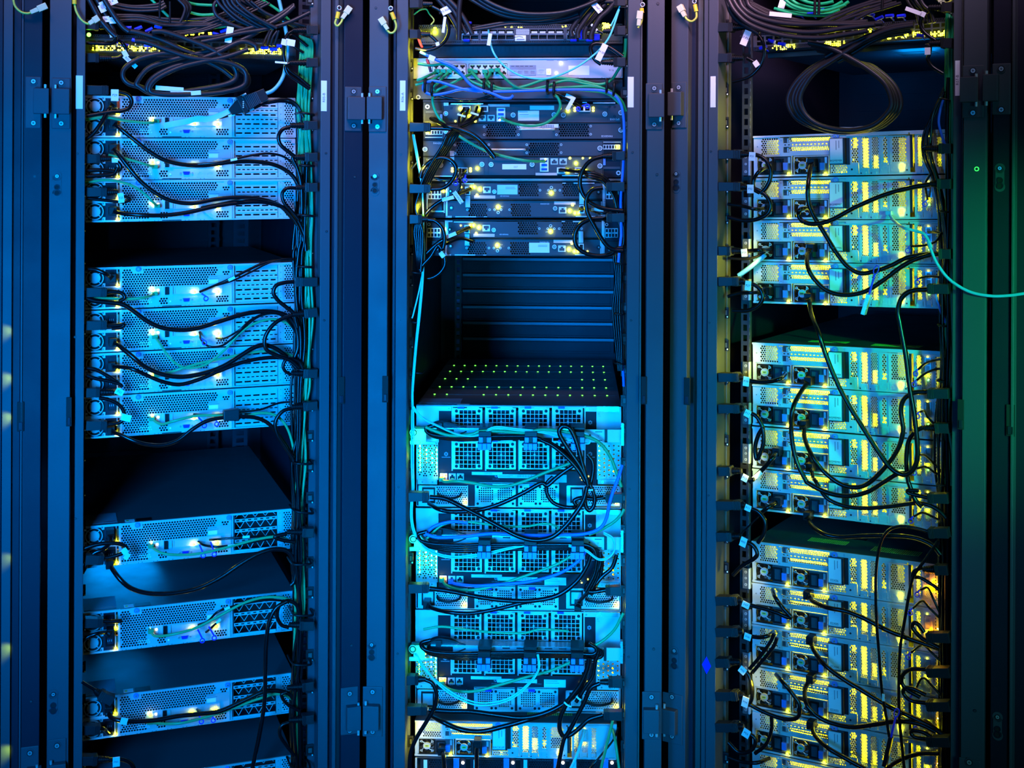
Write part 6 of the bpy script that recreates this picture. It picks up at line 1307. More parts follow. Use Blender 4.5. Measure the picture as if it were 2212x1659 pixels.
cord('D', [(880, 1090, 8), (875, 1140, 20), (880, 1200), (860, 1240)], 2.6, PC, 'short black fibre below the left fibre pair of the first controller', gS, off=24, tab=[(860, 1150, 850, 1170)])
cord('D', [(915, 1095, 8), (890, 1130, 22), (850, 1160), (760, 1160), (720, 1150)], 2.4, PC, 'yellow edged fibre curling left below the first controller', gS, off=28, tab=[(915, 1130, 910, 1150)])
cord('D', [(1800, 1010), (1730, 1032), (1678, 1085), (1652, 1160), (1665, 1240), (1715, 1305), (1800, 1345), (1930, 1362)], 4.6, PC, 'cord forming an open C from the plug at the bright yellow corner', gQ, off=62, plug=(1940, 1860, 1005, 'D', 2), boot=1800)
cord('D', [(1800, 1212), (1730, 1228), (1692, 1290), (1700, 1370), (1740, 1450), (1785, 1530), (1830, 1590), (1880, 1615), (1930, 1620)], 4.6, PC, 'cord running down right to the orange spark from the upper grooved plug', gQ, off=72, plug=(1938, 1822, 1205))
cord('D', [(1800, 1408), (1715, 1418), (1650, 1455), (1618, 1520), (1630, 1590), (1690, 1635), (1770, 1652), (1850, 1640), (1885, 1610), (1930, 1600)], 4.6, PC, 'cord in a full loop round the right end of the lower canister controller', gQ, off=60, plug=(1938, 1822, 1405))
cord('D', [(1790, 415), (1745, 380), (1722, 320), (1735, 288), (1780, 282), (1850, 310), (1930, 365)], 4.4, PC, 'cord looping above its ribbed plug at the silver switch', gQ, off=62, plug=(1945, 1868, 402), boot=1788)
cord('D', [(1800, 215), (1770, 200), (1750, 190)], 3.2, PC, 'short cord stub left of the plug beside the yellow light cluster', gQ, off=60, plug=(1945, 1872, 200), boot=1800, tags=[(1742, 175, 20, 5, None, -.8)])
cord('D', [(1810, 12), (1780, 30), (1790, 60), (1760, 100), (1700, 170)], 4.0, PC, 'topmost right cord of the centre rack, white flag beside it', gQ, off=66, plug=(1945, 1872, 12), boot=1812, tags=[(1757, 42, 30, 13, 'MTS-R06P-4R', -.85)])
gW = 'black strands fanning right in the centre rack'
for i in range(3):
    cord('D', [(1525 + i * 60, 1095 + i * 3, 8), (1600 + i * 40, 1105 + i * 4, 26), (1700, 1110 + i * 14), (1790, 1135 + i * 16), (1850 - i * 6, 1185 + i * 18), (1890 - i * 8, 1260 + i * 10), (1915 - i * 8, 1400)], 3.6, PC, ['upper', 'middle', 'lower'][i] + ' strand of the three leaving the right fibre ports of the first controller', gW, off=44 + i * 6)
for i in range(4):
    cord('D', [(1650, 1345 + i * 3, 8), (1700, 1352, 24), (1780, 1365 + i * 4), (1850, 1380), (1900 + i * 8, 1430), (1920 + i * 5, 1560), 'E', (1870 + i * 14, 150), (1885 + i * 10, 300), (1865 + i * 14, 500), (1880 + i * 13, 700), (1900 + i * 8, 900)], 2.6, PC, ['first', 'second', 'third', 'fourth'][i] + ' black strand from the left going down the right side past the blank panels', gW, off=34 + i * 5, tags=[(1765, 1355, 26, 7, None, -.1)] if i == 0 else ())
gG = 'green patch cables of the silver switch'
GP = [([(945, 455, 6), (965, 480, 22), (1010, 525), (1080, 562), (1200, 572), (1300, 555), (1420, 515), (1520, 503), (1650, 520), (1770, 545), (1850, 520), (1900, 450), (1940, 380), (1950, 250)], 'green cable from the seventh lower port climbing away at the far right'),
      ([(1120, 452, 6), (1150, 485, 22), (1200, 535), (1270, 572), (1400, 575), (1600, 562), (1750, 560), (1850, 590), (1920, 650), (1950, 720)], 'green cable from the rightmost filled port, crossing to the right post'),
      ([(770, 460, 6), (740, 490, 20), (700, 515), (640, 535), (590, 548)], 'green cable bending left and down from the second filled port'),
      ([(730, 458, 6), (700, 475, 20), (650, 500), (600, 520)], 'green cable bending left from the first filled port'),
      ([(1040, 462, 6), (1045, 500, 20), (1070, 540), (1150, 572), (1300, 578), (1500, 572), (1700, 585), (1830, 605), (1910, 670)], 'green cable dropping from the middle ports then running right under the rings'),
      ([(975, 462, 6), (930, 485, 22), (860, 520), (790, 555), (735, 580), (702, 625), (708, 690), (745, 765), (830, 848), (930, 915), (1050, 975), (1200, 1018), (1330, 1040), (1425, 1042, 8)], 'long green cable dropping past the first controller down to its lower port'),
      ([(1145, 762, 6), (1190, 785, 22), (1260, 805), (1350, 812), (1430, 795), (1495, 748), (1525, 690), (1515, 640), (1490, 610)], 'green cable in a wide U over the first controller tray'),
      ([(606, 412), (690, 422), (770, 415), (830, 445), (900, 495), (960, 530), (1040, 560)], 'green cable arching in from the far left above the switch ports'),
      ([(810, 460, 6), (780, 490, 20), (740, 530), (700, 570), (730, 590)], 'green cable from the third filled port dropping to the rings'),
      ([(1080, 455, 6), (1065, 490, 20), (1040, 530), (1100, 575), (1250, 590), (1420, 560), (1560, 520), (1680, 540), (1800, 570), (1900, 640)], 'green cable from the eighth port weaving through the centre rings')]
for k, (pts, lb) in enumerate(GP): cord('D', pts, 3.1, GJ, lb, gG, off=34 + (k % 4) * 6, rj=0 if k not in (6, 7) else None)
gU = 'blue patch cables of the centre rack'
cord('D', [(620, 335), (680, 365), (760, 400), (830, 428), (880, 470), (940, 540), (1000, 575), (1080, 600), (1150, 630), (1200, 633), (1222, 615)], 3.2, BJ, 'blue cable slanting across the silver switch from upper left', gU, off=62, tags=[(695, 375, 14, 11, None, -.4)])
cord('D', [(990, 572), (880, 578), (790, 600), (710, 612), (655, 595), (640, 562), (665, 530), (730, 525), (830, 555), (920, 580), (1050, 592), (1250, 588), (1500, 580), (1740, 580), (1850, 600), (1905, 650), (1932, 740), (1938, 900), (1930, 1100), (1915, 1300), (1920, 1500), 'E', (1915, 60), (1900, 200)], 3.1, BJ, 'blue cable looped at the left rings and running right then down the right post', gU, off=52)
cord('E', [(1890, 690), (1915, 780), (1930, 900), (1935, 1000)], 3.0, BJ, 'blue cable beside the right end of the green dotted lid', gU, off=30)
gA = 'aqua fibre cables of the centre rack'
cord('D', [(1062, 195, 10), (1068, 240, 26), (1088, 325), (1130, 392), (1200, 452), (1290, 495), (1390, 508), (1480, 498), (1600, 450), (1700, 388), (1780, 320), (1835, 250), (1870, 170), (1905, 60)], 2.2, AJ, 'aqua fibre hanging in a shallow curve across the silver switch, white flag at the right', gA, off=70, tags=[(1068, 255, 8, 26, None, -.15), (1792, 338, 13, 38, 'CCOM 0006-P0', -.45)])
for i in range(3):
    cord('D', [(572 + i * 4, 868), (588 + i * 5, 960), (606 + i * 4, 1060), (626 + i * 3, 1170), (640, 1350), (642, 1500), 'E', (640 + i * 4, 100), (636 + i * 3, 250), (628 + i * 4, 360), (608 + i * 5, 560), (592 + i * 4, 720), (578 + i * 4, 880), (568 + i * 3, 1040), (570 + i * 3, 1150)], 1.7, AJ, ['leftmost', 'middle', 'rightmost'][i] + ' of three aqua fibres dropping down the left side of the centre rack', gA, off=52 + i * 4)
cord('E', [(640, 250), (610, 400), (575, 540), (566, 560)], 1.7, AJ, 'aqua fibre branching left beside the empty bay', gA, off=44)
for i in range(2):
    cord('E', [(570 + i * 8, 1130), (600 + i * 8, 1175), (660, 1215 + i * 6), (740, 1255 + i * 5), (840, 1300 + i * 4), (930, 1318 + i * 4), (1010, 1308 + i * 5), (1100, 1262 + i * 10), (1250, 1275 + i * 10), (1400, 1290 + i * 8), (1500, 1315 + i * 8), (1600, 1345 + i * 8), (1700, 1365 + i * 6), (1720, 1350)], 1.7, AJ, ['upper', 'lower'][i] + ' aqua fibre sweeping into the clips of the uppermost cable arm', gA, off=84 + i * 3)
    cord('E', [(568 + i * 10, 1150), (566 + i * 12, 1300), (565 + i * 12, 1500), (570 + i * 10, 1659), 'F', (474 + i * 8, 200), (472 + i * 8, 300), (488 + i * 8, 380), (530, 440 + i * 8), (600, 485 + i * 9), (700, 508 + i * 9), (850, 495 + i * 10), (1000, 462 + i * 8), (1090, 445 + i * 6)], 1.7, AJ, ['left', 'right'][i] + ' aqua fibre of the pair running down the left then across the middle chassis', gA, off=78 + i * 4)
    cord('F', [(490 + i * 10, 1035), (540 + i * 10, 1115), (630, 1200 + i * 12), (740, 1272 + i * 14), (860, 1305 + i * 14), (1000, 1280 + i * 12), (1110, 1200 + i * 10), (1165 + i * 4, 1120), (1160 + i * 4, 1040)], 1.8, AJ, ['inner', 'outer'][i] + ' aqua fibre of the hanging loop over the lowest fan chassis', gA, off=88 + i * 3)
    cord('F', [(1330, 445 + i * 8), (1420, 470 + i * 8), (1490, 520 + i * 6), (1545, 512 + i * 6), (1580, 470), (1570, 420 - i * 12), (1520, 385 - i * 8)], 1.6, AJ, ['lower', 'upper'][i] + ' aqua fibre curled at the right end of the middle cable arm', gA, off=84 + i * 3)
gK = 'black cables on the folding arms of the centre rack'
def armset(reg, left, y, n, lab, off=80, xr=1420, step=9, tail=None):
    for i in range(n):
        pts = [(left + 60, y - 22), (left + 10, y - 5), (left + 20 + i * 6, y + 25 + i * step * .5), (left + 90, y + 45 + i * step * .6), (left + 220, y + 52 + i * step), (left + 380, y + 48 + i * step), (left + 600, y + 46 + i * step * .8), (xr - 80, y + 48 + i * step * .7)]
        if tail: pts += [(a + i * 10, b + i * 6) for a, b in tail]
        cord(reg, pts, 4.0, PC, ['topmost', 'second from top', 'third from top', 'lowest'][i] + ' black cable lying along ' + lab, gK, off=off - i * 5)
armset('E', 650, 1275, 3, 'the uppermost cable arm', tail=[(1460, 1365), (1560, 1430), (1640, 1520), (1700, 1620)])
armset('F', 500, 395, 4, 'the middle cable arm', step=11, tail=[(1440, 450), (1480, 500), (1470, 600), (1420, 700)])
armset('F', 520, 985, 4, 'the lowest cable arm', step=9, tail=[(1460, 1040), (1480, 1010), (1440, 980)])
cord('E', [(655, 1262), (720, 1290), (820, 1318), (950, 1310), (1010, 1290), (1120, 1290), (1300, 1300), (1400, 1280), (1540, 1290), (1700, 1325), (1790, 1375), (1850, 1460), (1890, 1560), (1920, 1650)], 3.6, GJ, 'green cable along the uppermost arm then bending down at its right end', 'green cables of the fan chassis', off=84)
cord('E', [(760, 1600, 8), (780, 1615, 24), (850, 1612), (950, 1622), (1070, 1645), (1180, 1645), (1300, 1610), (1420, 1560), (1540, 1515), (1610, 1490)], 3.4, GJ, 'green cable crossing the lower fans of the uppermost chassis', 'green cables of the fan chassis', off=50, rj=0)
cord('F', [(640, 635, 8), (665, 665, 24), (730, 688), (820, 690), (950, 662), (1100, 612), (1250, 558), (1340, 508), (1400, 470)], 3.2, GJ, 'green cable crossing the lower fans of the middle chassis', 'green cables of the fan chassis', off=50, rj=0)
cord('F', [(640, 1195, 8), (670, 1225, 24), (740, 1243), (840, 1238), (950, 1208), (1100, 1165), (1230, 1130), (1360, 1075)], 3.2, GJ, 'green cable crossing the lower fans of the lowest chassis', 'green cables of the fan chassis', off=50, rj=0)
cord('F', [(560, 410), (640, 340), (740, 318), (860, 330), (990, 345), (1100, 345), (1200, 330), (1265, 345), (1270, 365)], 2.6, GJ, 'green cable curled above the rail of the middle arm', 'green cables of the fan chassis', off=66)
cord('F', [(1470, 995), (1530, 955), (1580, 905), (1610, 850), (1628, 815)], 3.4, GJ, 'green cable rising to the right post from the lowest arm', 'green cables of the fan chassis', off=74)
cord('F', [(1440, 390), (1500, 365), (1570, 325), (1612, 285), (1632, 250)], 3.4, GJ, 'green cable rising to the right post from the middle arm', 'green cables of the fan chassis', off=74)
cord('F', [(540, 905), (640, 890), (760, 905), (900, 920), (1080, 925), (1180, 905), (1330, 915)], 2.8, GJ, 'green cable lying behind the rail of the lowest arm', 'green cables of the fan chassis', off=58)
cord('F', [(690, 645, 8), (720, 658, 24), (830, 668), (960, 660), (1120, 645), (1280, 600), (1380, 535), (1430, 470)], 3.4, BJ, 'blue cable crossing the lower fans of the middle chassis', gU, off=56, rj=0)
cord('F', [(545, 395), (600, 345), (690, 320), (780, 325)], 3.4, BJ, 'blue cable bulging round the basket of the middle arm', gU, off=70)
cord('F', [(550, 385), (620, 405), (760, 400), (900, 385), (1000, 390), (1150, 395), (1300, 392), (1420, 385), (1500, 355), (1535, 300), (1550, 230), (1570, 160), (1600, 80), (1622, 10)], 3.6, BJ, 'blue cable along the middle arm climbing up the right side', gU, off=88)
# black cords over the fan chassis
cord('E', [(1700, 1610), (1650, 1510), (1580, 1410), (1530, 1330), (1518, 1285), (1545, 1256), (1590, 1275), (1630, 1360), (1660, 1470), (1685, 1560), (1705, 1640)], 4.8, PC, 'black cord in a narrow teardrop loop over the uppermost arm', gQ, off=100)
cord('E', [(1400, 1345), (1480, 1385), (1570, 1460), (1640, 1540), (1690, 1620), 'F', (1440, 110), (1470, 180), (1465, 235), (1440, 258), (1420, 220), (1425, 140)], 4.4, PC, 'black cord descending to the white cable tie of the uppermost chassis', gQ, off=96)
cord('E', [(1700, 1440), (1735, 1490), (1735, 1570), (1715, 1650)], 4.4, PC, 'short curved cord right of the teardrop loop', gQ, off=88)
cord('E', [(1630, 1500), (1560, 1545), (1500, 1590), (1440, 1640), 'F', (1180, 110), (1080, 165), (950, 225), (830, 258), (700, 265), (620, 250), (570, 220, 16)], 4.6, PC, 'black cord from the left supply rising diagonally across the uppermost chassis', gP, off=62)
cord('F', [(1245, 75), (1212, 110), (1212, 165), (1245, 215), (1310, 240), (1370, 238), (1405, 205, 18)], 4.2, PC, 'black cord hanging in a U left of the white tie', gQ, off=58)
tag(cord('F', [(1415, 150), (1440, 148), (1462, 146)], 2.0, 'white_plastic', 'white cable tie clasping the thick cords of the uppermost chassis', None, off=106, name='cable_tie', cat='cable tie'))
cord('F', [(575, 185), (660, 195), (750, 238), (860, 295), (970, 355), (1060, 400), (1150, 420), (1240, 402), (1310, 345), (1370, 270), (1410, 205), (1430, 130)], 5.0, PC, 'thick cord from the wide plug sagging over the middle arm', gP, off=106, plug=(462, 570, 180))
cord('F', [(575, 682), (690, 698), (850, 730), (1000, 748), (1140, 748), (1270, 720), (1370, 648), (1430, 560), (1455, 480)], 5.0, PC, 'thick cord from the wide plug sagging under the middle chassis ports', gP, off=70, plug=(462, 570, 678))
cord('F', [(560, 765, 16), (590, 790, 34), (680, 812), (800, 818), (950, 792), (1080, 760), (1180, 745)], 4.4, PC, 'cord from the left supply of the middle chassis joining the sagging one', gP, off=60, con=0)
cord('F', [(1380, 775, 16), (1400, 740, 34), (1450, 690), (1510, 620), (1565, 570), (1590, 500)], 4.4, PC, 'cord rising from the right supply of the middle chassis', gQ, off=66, con=0)
cord('F', [(1530, 690), (1470, 700), (1430, 695), (1425, 670), (1450, 640), (1500, 560), (1500, 480)], 4.6, PC, 'cord hooked from the yellow edged plug at the middle chassis', gQ, off=74, plug=(1612, 1530, 692))
cord('F', [(1520, 188), (1460, 195), (1400, 190), (1360, 205), (1370, 230)], 4.4, PC, 'cord from the yellow edged plug under the uppermost chassis', gQ, off=74, plug=(1620, 1530, 188))
cord('F', [(550, 1178), (590, 1200), (612, 1260), (600, 1330), (555, 1410), (500, 1500), (470, 1580), (464, 1665)], 4.4, PC, 'cord curving down the left edge beside the lowest chassis and BACKUP server', gP, off=84, plug=(452, 515, 1175), boot=552)
cord('F', [(570, 1342), (680, 1350), (800, 1352), (950, 1372), (1080, 1385), (1200, 1362), (1310, 1305), (1390, 1225), (1430, 1130), (1445, 1060)], 5.4, PC, 'thickest cord running under the lowest chassis from the wide plug', gP, off=72, plug=(456, 560, 1340))
cord('F', [(575, 1372, 20), (640, 1405), (740, 1448), (850, 1460), (980, 1432), (1120, 1392), (1260, 1345), (1360, 1268)], 5.2, PC, 'thick cord dipping in front of the BACKUP server vents', gP, off=64)
cord('F', [(1515, 1370), (1440, 1395), (1390, 1440), (1340, 1478), (1300, 1485), (1280, 1440), (1290, 1370), (1330, 1290), (1390, 1210), (1430, 1120), (1440, 1060)], 5.0, PC, 'cord in a long hanging loop before the BACKUP server, from the lowest right plug', gQ, off=88, plug=(1620, 1520, 1368))
cord('F', [(1500, 1198), (1450, 1225), (1415, 1300), (1370, 1390), (1325, 1470), (1305, 1500), (1290, 1560), (1270, 1665)], 4.6, PC, 'cord dropping from the ribbed right plug to the bottom edge', gQ, off=96, plug=(1620, 1545, 1190), boot=1500)
cord('F', [(1370, 1300), (1420, 1220), (1460, 1160), (1475, 1080), (1490, 1040)], 4.2, PC, 'short cord tied with white straps by the right supply of the lowest chassis', gQ, off=80)
tag(cord('F', [(1305, 1300), (1325, 1318), (1345, 1326)], 2.0, 'white_plastic', 'white cable tie left one near the lowest chassis right supply', 'white cable ties', off=96, name='cable_tie', cat='cable tie'))
tag(cord('F', [(1372, 1268), (1385, 1282), (1398, 1290)], 2.0, 'white_plastic', 'white cable tie right one near the lowest chassis right supply', 'white cable ties', off=100, name='cable_tie', cat='cable tie'))
cord('F', [(640, 1560, 14), (650, 1600, 40), (655, 1665)], 5.0, PC, 'cord dropping from the left inlet of the BACKUP server', gP, off=60, con=0)
cord('F', [(835, 1520, 14), (830, 1580, 34), (830, 1665)], 5.0, PC, 'cord dropping from the right inlet of the BACKUP server', gP, off=56, con=0)
cord('F', [(1570, 1400), (1550, 1480), (1520, 1600), (1505, 1665)], 3.2, GJ, 'left green cable leaving the right end of the BACKUP server', 'green cables of the BACKUP server', off=60)
cord('F', [(1568, 1450, 10), (1585, 1520, 40), (1605, 1665)], 3.2, GJ, 'right green cable leaving the right end of the BACKUP server', 'green cables of the BACKUP server', off=54)
cord('F', [(1415, 1450, 10), (1405, 1500, 30), (1370, 1600), (1340, 1665)], 3.2, AJ, 'aqua fibre leaving the adapter slot of the BACKUP server', gA, off=56)
cord('F', [(1600, 1440, 10), (1570, 1510, 30), (1480, 1620), (1440, 1670)], 2.2, PC, 'thin black cable from the knob corner of the BACKUP server', gQ, off=50)
# fan chassis fine cables and top of the centre rack
many('D', [(720, -20), (790, 60), (850, 150), (880, 220)], 3, 36, 0, 5.4, PM, 'one thick cable coming down at the upper left of the centre rack', 'thick steep cables at the upper left of the centre rack', off=60)
cord('D', [(880, -10), (872, 80), (872, 180), (870, 260)], 5.4, PM, 'thick upright cable in front of the dark switch, blue tab below it', 'upright cables', off=80)
many('D', [(940, -10), (1060, 65), (1200, 105), (1350, 118), (1500, 105), (1640, 60), (1760, 0)], 3, 26, -12, 4.4, PM, 'one long cable sagging across the top of the centre rack', 'sagging cables at the top of the centre rack', off=64)
many('D', [(930, 190), (1050, 165), (1200, 148), (1400, 140), (1550, 125), (1640, 90)], 2, 6, 12, 3.6, PM, 'one slim cable lying on the dark switch of the centre rack', 'slim cables on the dark switch', off=50)
many('D', [(1760, -10), (1700, 50), (1650, 110), (1600, 190), (1595, 240)], 4, 42, 6, 5.4, PM, 'one thick cable dropping into the right ports of the dark switch', 'thick cables at the right ports of the dark switch', off=50)
cord('D', [(1910, 40), (1880, 110), (1850, 170)], 1.8, AJ, 'short aqua fibre at the upper right corner of the centre rack', gA, off=66)
cord('D', [(1945, 250), (1940, 330), (1920, 380)], 2.6, GJ, 'green cable end at the upper right post of the centre rack', gG, off=30)
cord('D', [(580, 95), (620, 65), (660, 60), (680, 90), (710, 130), (690, 160)], 1.6, 'wire_yellow', 'thin yellow wire curl at the upper left of the centre rack', 'yellow wires', off=40)
cord('D', [(610, 250), (625, 290), (635, 310)], 3.0, 'red_jacket', 'short red cable at the left of the shelf in the centre rack', 'red cables', off=44)
cord('D', [(665, 380), (680, 430), (690, 465)], 3.2, 'red_jacket', 'red cable ending left of the silver switch ports', 'red cables', off=40)
cord('D', [(1480, 598), (1540, 618), (1600, 640), (1660, 690, 8)], 3.4, PC, 'upper black fibre with white flag entering the right fibre ports', gW, off=36, tags=[(1580, 622, 14, 8, None, -.4), (1592, 668, 8, 32, None, -.5)], tab=[(1665, 685, 1700, 672)])
cord('D', [(1500, 625), (1560, 645), (1610, 670), (1645, 700, 8)], 3.0, PC, 'lower black fibre entering the right fibre ports', gW, off=32, tab=[(1640, 700, 1640, 690)])
cord('D', [(720, 610), (800, 632), (900, 645), (1000, 640), (1080, 618)], 2.8, PC, 'lettered black cable sagging behind the left rings', gS, off=40)
cord('D', [(620, 1010), (590, 1060), (565, 1090)], 2.2, PC, 'short black strap across the yellow strip of the centre rack', gS, off=46)
for i, (x0, y0, x1, y1, rg) in enumerate(((580, 255, 640, 262, 'E'), (580, 573, 640, 578, 'E'), (580, 892, 650, 898, 'E'), (1880, 200, 1945, 205, 'E'), (1870, 518, 1935, 524, 'E'), (1870, 832, 1940, 840, 'E'))):
    tie(RC, rg, x0, y0, x1, y1, 26, 'black ring in the centre rack, %s' % ['upper left of the empty bay', 'left of the empty bay at mid height', 'left end of the green dotted lid', 'upper right of the empty bay', 'right of the empty bay at mid height', 'right end of the green dotted lid'][i], r=2.0, bulge=18)
# ---- RIGHT RACK
gP = 'black power cords from the left strip of the right rack'; gQ = 'black power cords from the right strip of the right rack'; gI = 'black cords on the server inlets of the right rack'
def pl(reg, x0, x1, y, pts, lb, boot=None, tags=(), r=4.4, off=66): cord(reg, pts, r, PC, lb, gP, off=off, plug=(x0, x1, y), boot=boot, tags=tags)
pl('G', 250, 340, 178, [(410, 190), (470, 205), (515, 250), (535, 320), (520, 400), (490, 450), (430, 500), (330, 528)], 'topmost left cord of the right rack arcing down, white flag A07-P3AL', 410, [(415, 245, 15, 32, 'A07-P3AL', -.4)], 3.6)
pl('G', 250, 335, 375, [(425, 375), (460, 395), (495, 425)], 'second left cord of the right rack, white sleeve at its bent end', 400, [(483, 412, 11, 13, None, .6)])
pl('G', 250, 390, 997, [(400, 1000), (480, 1000), (540, 1030), (575, 1090), (572, 1160), (545, 1215), (510, 1250)], 'cord with white tag P31 arcing over the BIGMEM08 supplies', 430, [(457, 1010, 14, 18, 'P31', -.05)])
pl('G', 250, 390, 1205, [(400, 1210), (480, 1222), (545, 1262), (575, 1320), (560, 1375), (500, 1412), (410, 1425), (300, 1402)], 'cord with white tag P32 arcing over the BIGMEM07 supplies', 420, [(446, 1220, 14, 18, 'P32', 0)])
cord('G', [(505, 1245), (470, 1220), (468, 1160), (510, 1100), (575, 1075, 14)], 4.2, PC, 'cord hooking up to the left inlet of BIGMEM08', gI, off=54, con=-1)
cord('G', [(300, 1318), (400, 1332), (480, 1350), (570, 1340, 14)], 3.8, PC, 'cord running right to the left inlet of BIGMEM07', gI, off=50, con=-1)
pl('H', 250, 330, 125, [(390, 132), (450, 125), (520, 120), (570, 115, 16)], 'cord with white tag P29 going straight to the BIGMEM06 inlet', 390, [(406, 138, 13, 16, 'P29', .1)])
cord('H', [(300, 172), (400, 178), (480, 165), (540, 130)], 3.0, PC, 'dark cord just below the P29 tag', gI, off=48)
cord('H', [(370, 285), (440, 235), (500, 185), (540, 150)], 5.2, SJ, 'ribbed light blue strain sleeve slanting up beside BIGMEM05', gI, off=44, name='cable')
pl('H', 250, 380, 322, [(400, 330), (460, 340), (510, 375), (525, 430), (495, 480), (430, 510), (330, 512)], 'cord with white tag P27 looping beside BIGMEM05', 410, [(430, 350, 13, 20, 'P27', -.1)])
cord('H', [(300, 420), (380, 398), (470, 395), (560, 385, 14)], 3.8, PC, 'cord running right to the left inlet of BIGMEM05', gI, off=50, con=-1)
pl('H', 250, 380, 940, [(430, 962), (500, 972), (580, 968), (640, 950), (670, 920, 16)], 'cord with white tag P19 running to the BIGMEM04 inlet', 400, [(418, 968, 13, 20, 'P19', -.1)])
pl('H', 250, 385, 1142, [(440, 1168), (490, 1200), (525, 1270), (530, 1360), (510, 1430), (485, 1470), (475, 1400), (495, 1320), (530, 1260)], 'cord with white tag curling down in front of BIGMEM02', 400, [(427, 1175, 13, 15, 'P17', -.4)])
pl('H', 250, 330, 1545, [(400, 1585), (440, 1605), (470, 1600)], 'cord with ribbed boot beside BIGMEM01, white tag', 390, [(410, 1592, 13, 15, 'P13', -.4)])
cord('H', [(440, 1620), (480, 1580), (540, 1520), (590, 1460), (620, 1420, 16)], 5.0, PC, 'thick ribbed cord with a white strain sleeve rising to the BIGMEM02 inlet', gI, off=50, con=-1, tags=[(490, 1575, 24, 9, None, .75)])
pl('I', 200, 330, 228, [(370, 245), (420, 268), (455, 320), (448, 385), (415, 435)], 'cord with white tag P11 arcing left of the dark gap', 345, [(362, 245, 13, 13, 'P11', -.3)])
cord('I', [(325, 385), (380, 330), (440, 270)], 1.8, PC, 'thin taut black strap slanting beside the P11 tag', gI, off=60)
cord('I', [(435, 270), (480, 235), (530, 205, 16)], 4.4, PC, 'short cord reaching the left inlet of BIGMEM01', gI, off=50, con=-1)
pl('I', 200, 280, 398, [(330, 425), (385, 445), (412, 490), (395, 520), (330, 560), (280, 610)], 'cord with white tag P09 curling away beside the ESX06 lid', 320, [(337, 430, 14, 20, 'P09', -.3)])
pl('I', 195, 310, 745, [(350, 768), (440, 790), (520, 815), (585, 842), (590, 830), (545, 780), (510, 730), (495, 690, 16)], 'cord with white tag P07 zigzagging to the ESX06 inlet', 330, [(350, 772, 16, 13, 'P07', -.3)])
pl('I', 195, 315, 915, [(360, 940), (420, 948), (470, 940), (500, 920, 16)], 'cord with white tag P06 going to the ESX05 inlet', 335, [(360, 945, 15, 14, 'P06', -.2)])
pl('I', 195, 270, 1082, [(325, 1115), (365, 1150), (385, 1220), (382, 1280), (365, 1320)], 'cord with white tag and ribbed boot dropping beside ESX04', 320, [(332, 1128, 15, 15, 'P05', -.6)])
pl('I', 195, 315, 1262, [(345, 1298), (430, 1345), (520, 1382), (595, 1395), (640, 1372), (640, 1310), (600, 1250), (550, 1190), (515, 1150, 16)], 'cord with white tag making a wide hook over ESX03', 340, [(347, 1300, 14, 22, 'P04', -.2)])
pl('I', 195, 315, 1432, [(350, 1465), (395, 1490), (400, 1530), (370, 1568), (310, 1572), (255, 1520)], 'cord with white tag curling back beside ESX02', 340, [(352, 1470, 16, 18, 'P03', -.4)])
cord('I', [(370, 1120), (430, 1050), (480, 980), (505, 930)], 4.0, PC, 'cord slanting up to the ESX05 fan, left of a pair', gI, off=46)
cord('I', [(385, 1140), (445, 1070), (500, 1000), (520, 950)], 4.0, PC, 'cord slanting up to the ESX05 fan, right of a pair', gI, off=52)
cord('I', [(255, 1600), (330, 1625), (410, 1630), (480, 1605, 20)], 4.0, PC, 'cord running right to the ESX01 supply near the bottom edge', gI, off=48)
cord('I', [(490, 1380), (490, 1450), (460, 1530), (400, 1580)], 4.0, PC, 'cord curving down between ESX03 and ESX02', gI, off=50)
cord('G', [(845, 1050, 14), (832, 1090, 36), (818, 1200), (820, 1300), (855, 1395), (920, 1500), (985, 1610), 'H', (960, 80), (1020, 165), (1080, 232), (1160, 270), (1250, 256), (1350, 222), (1450, 172), (1560, 150), (1650, 145)], 4.8, PC, 'long cord falling from BIGMEM08 then swooping up to the right strip', gQ, off=60, con=0)
cord('G', [(1600, 1192), (1480, 1212), (1300, 1262), (1120, 1340), (970, 1420), (860, 1446), (785, 1430), (755, 1385), (775, 1350), (850, 1340, 18)], 4.8, PC, 'thick cord rising diagonally right across BIGMEM07', gQ, off=74, plug=(1745, 1655, 1188), boot=1605)
cord('H', [(840, 105, 14), (812, 160, 40), (818, 235), (860, 310), (940, 382), (1050, 410), (1180, 390), (1300, 318), (1410, 235), (1500, 185), (1600, 152), (1665, 145)], 4.8, PC, 'cord in a broad U across BIGMEM05', gQ, off=66, con=0, plug=(1745, 1665, 145))
cord('H', [(825, 425, 14), (835, 520, 36), (880, 640), (930, 790), (1000, 965), (1080, 1120), (1180, 1280), (1280, 1435), (1360, 1535), (1440, 1572), (1500, 1530), (1525, 1430), (1505, 1200), (1472, 1000), (1448, 800), (1412, 600), (1398, 510), (1425, 425), (1490, 382), (1590, 375)], 5.0, PC, 'longest cord, dropping from BIGMEM05 and climbing back up to a flat plug', gQ, off=78, con=0, plug=(1732, 1592, 370))
cord('H', [(825, 965, 14), (765, 1045, 40), (718, 1150), (710, 1300), (738, 1470), (800, 1600), 'I', (690, 110), (790, 160), (900, 180), (1010, 158), (1100, 105), (1170, 62), (1230, 55)], 4.8, PC, 'cord bowing left from BIGMEM04 down across three servers', gQ, off=66, con=0)
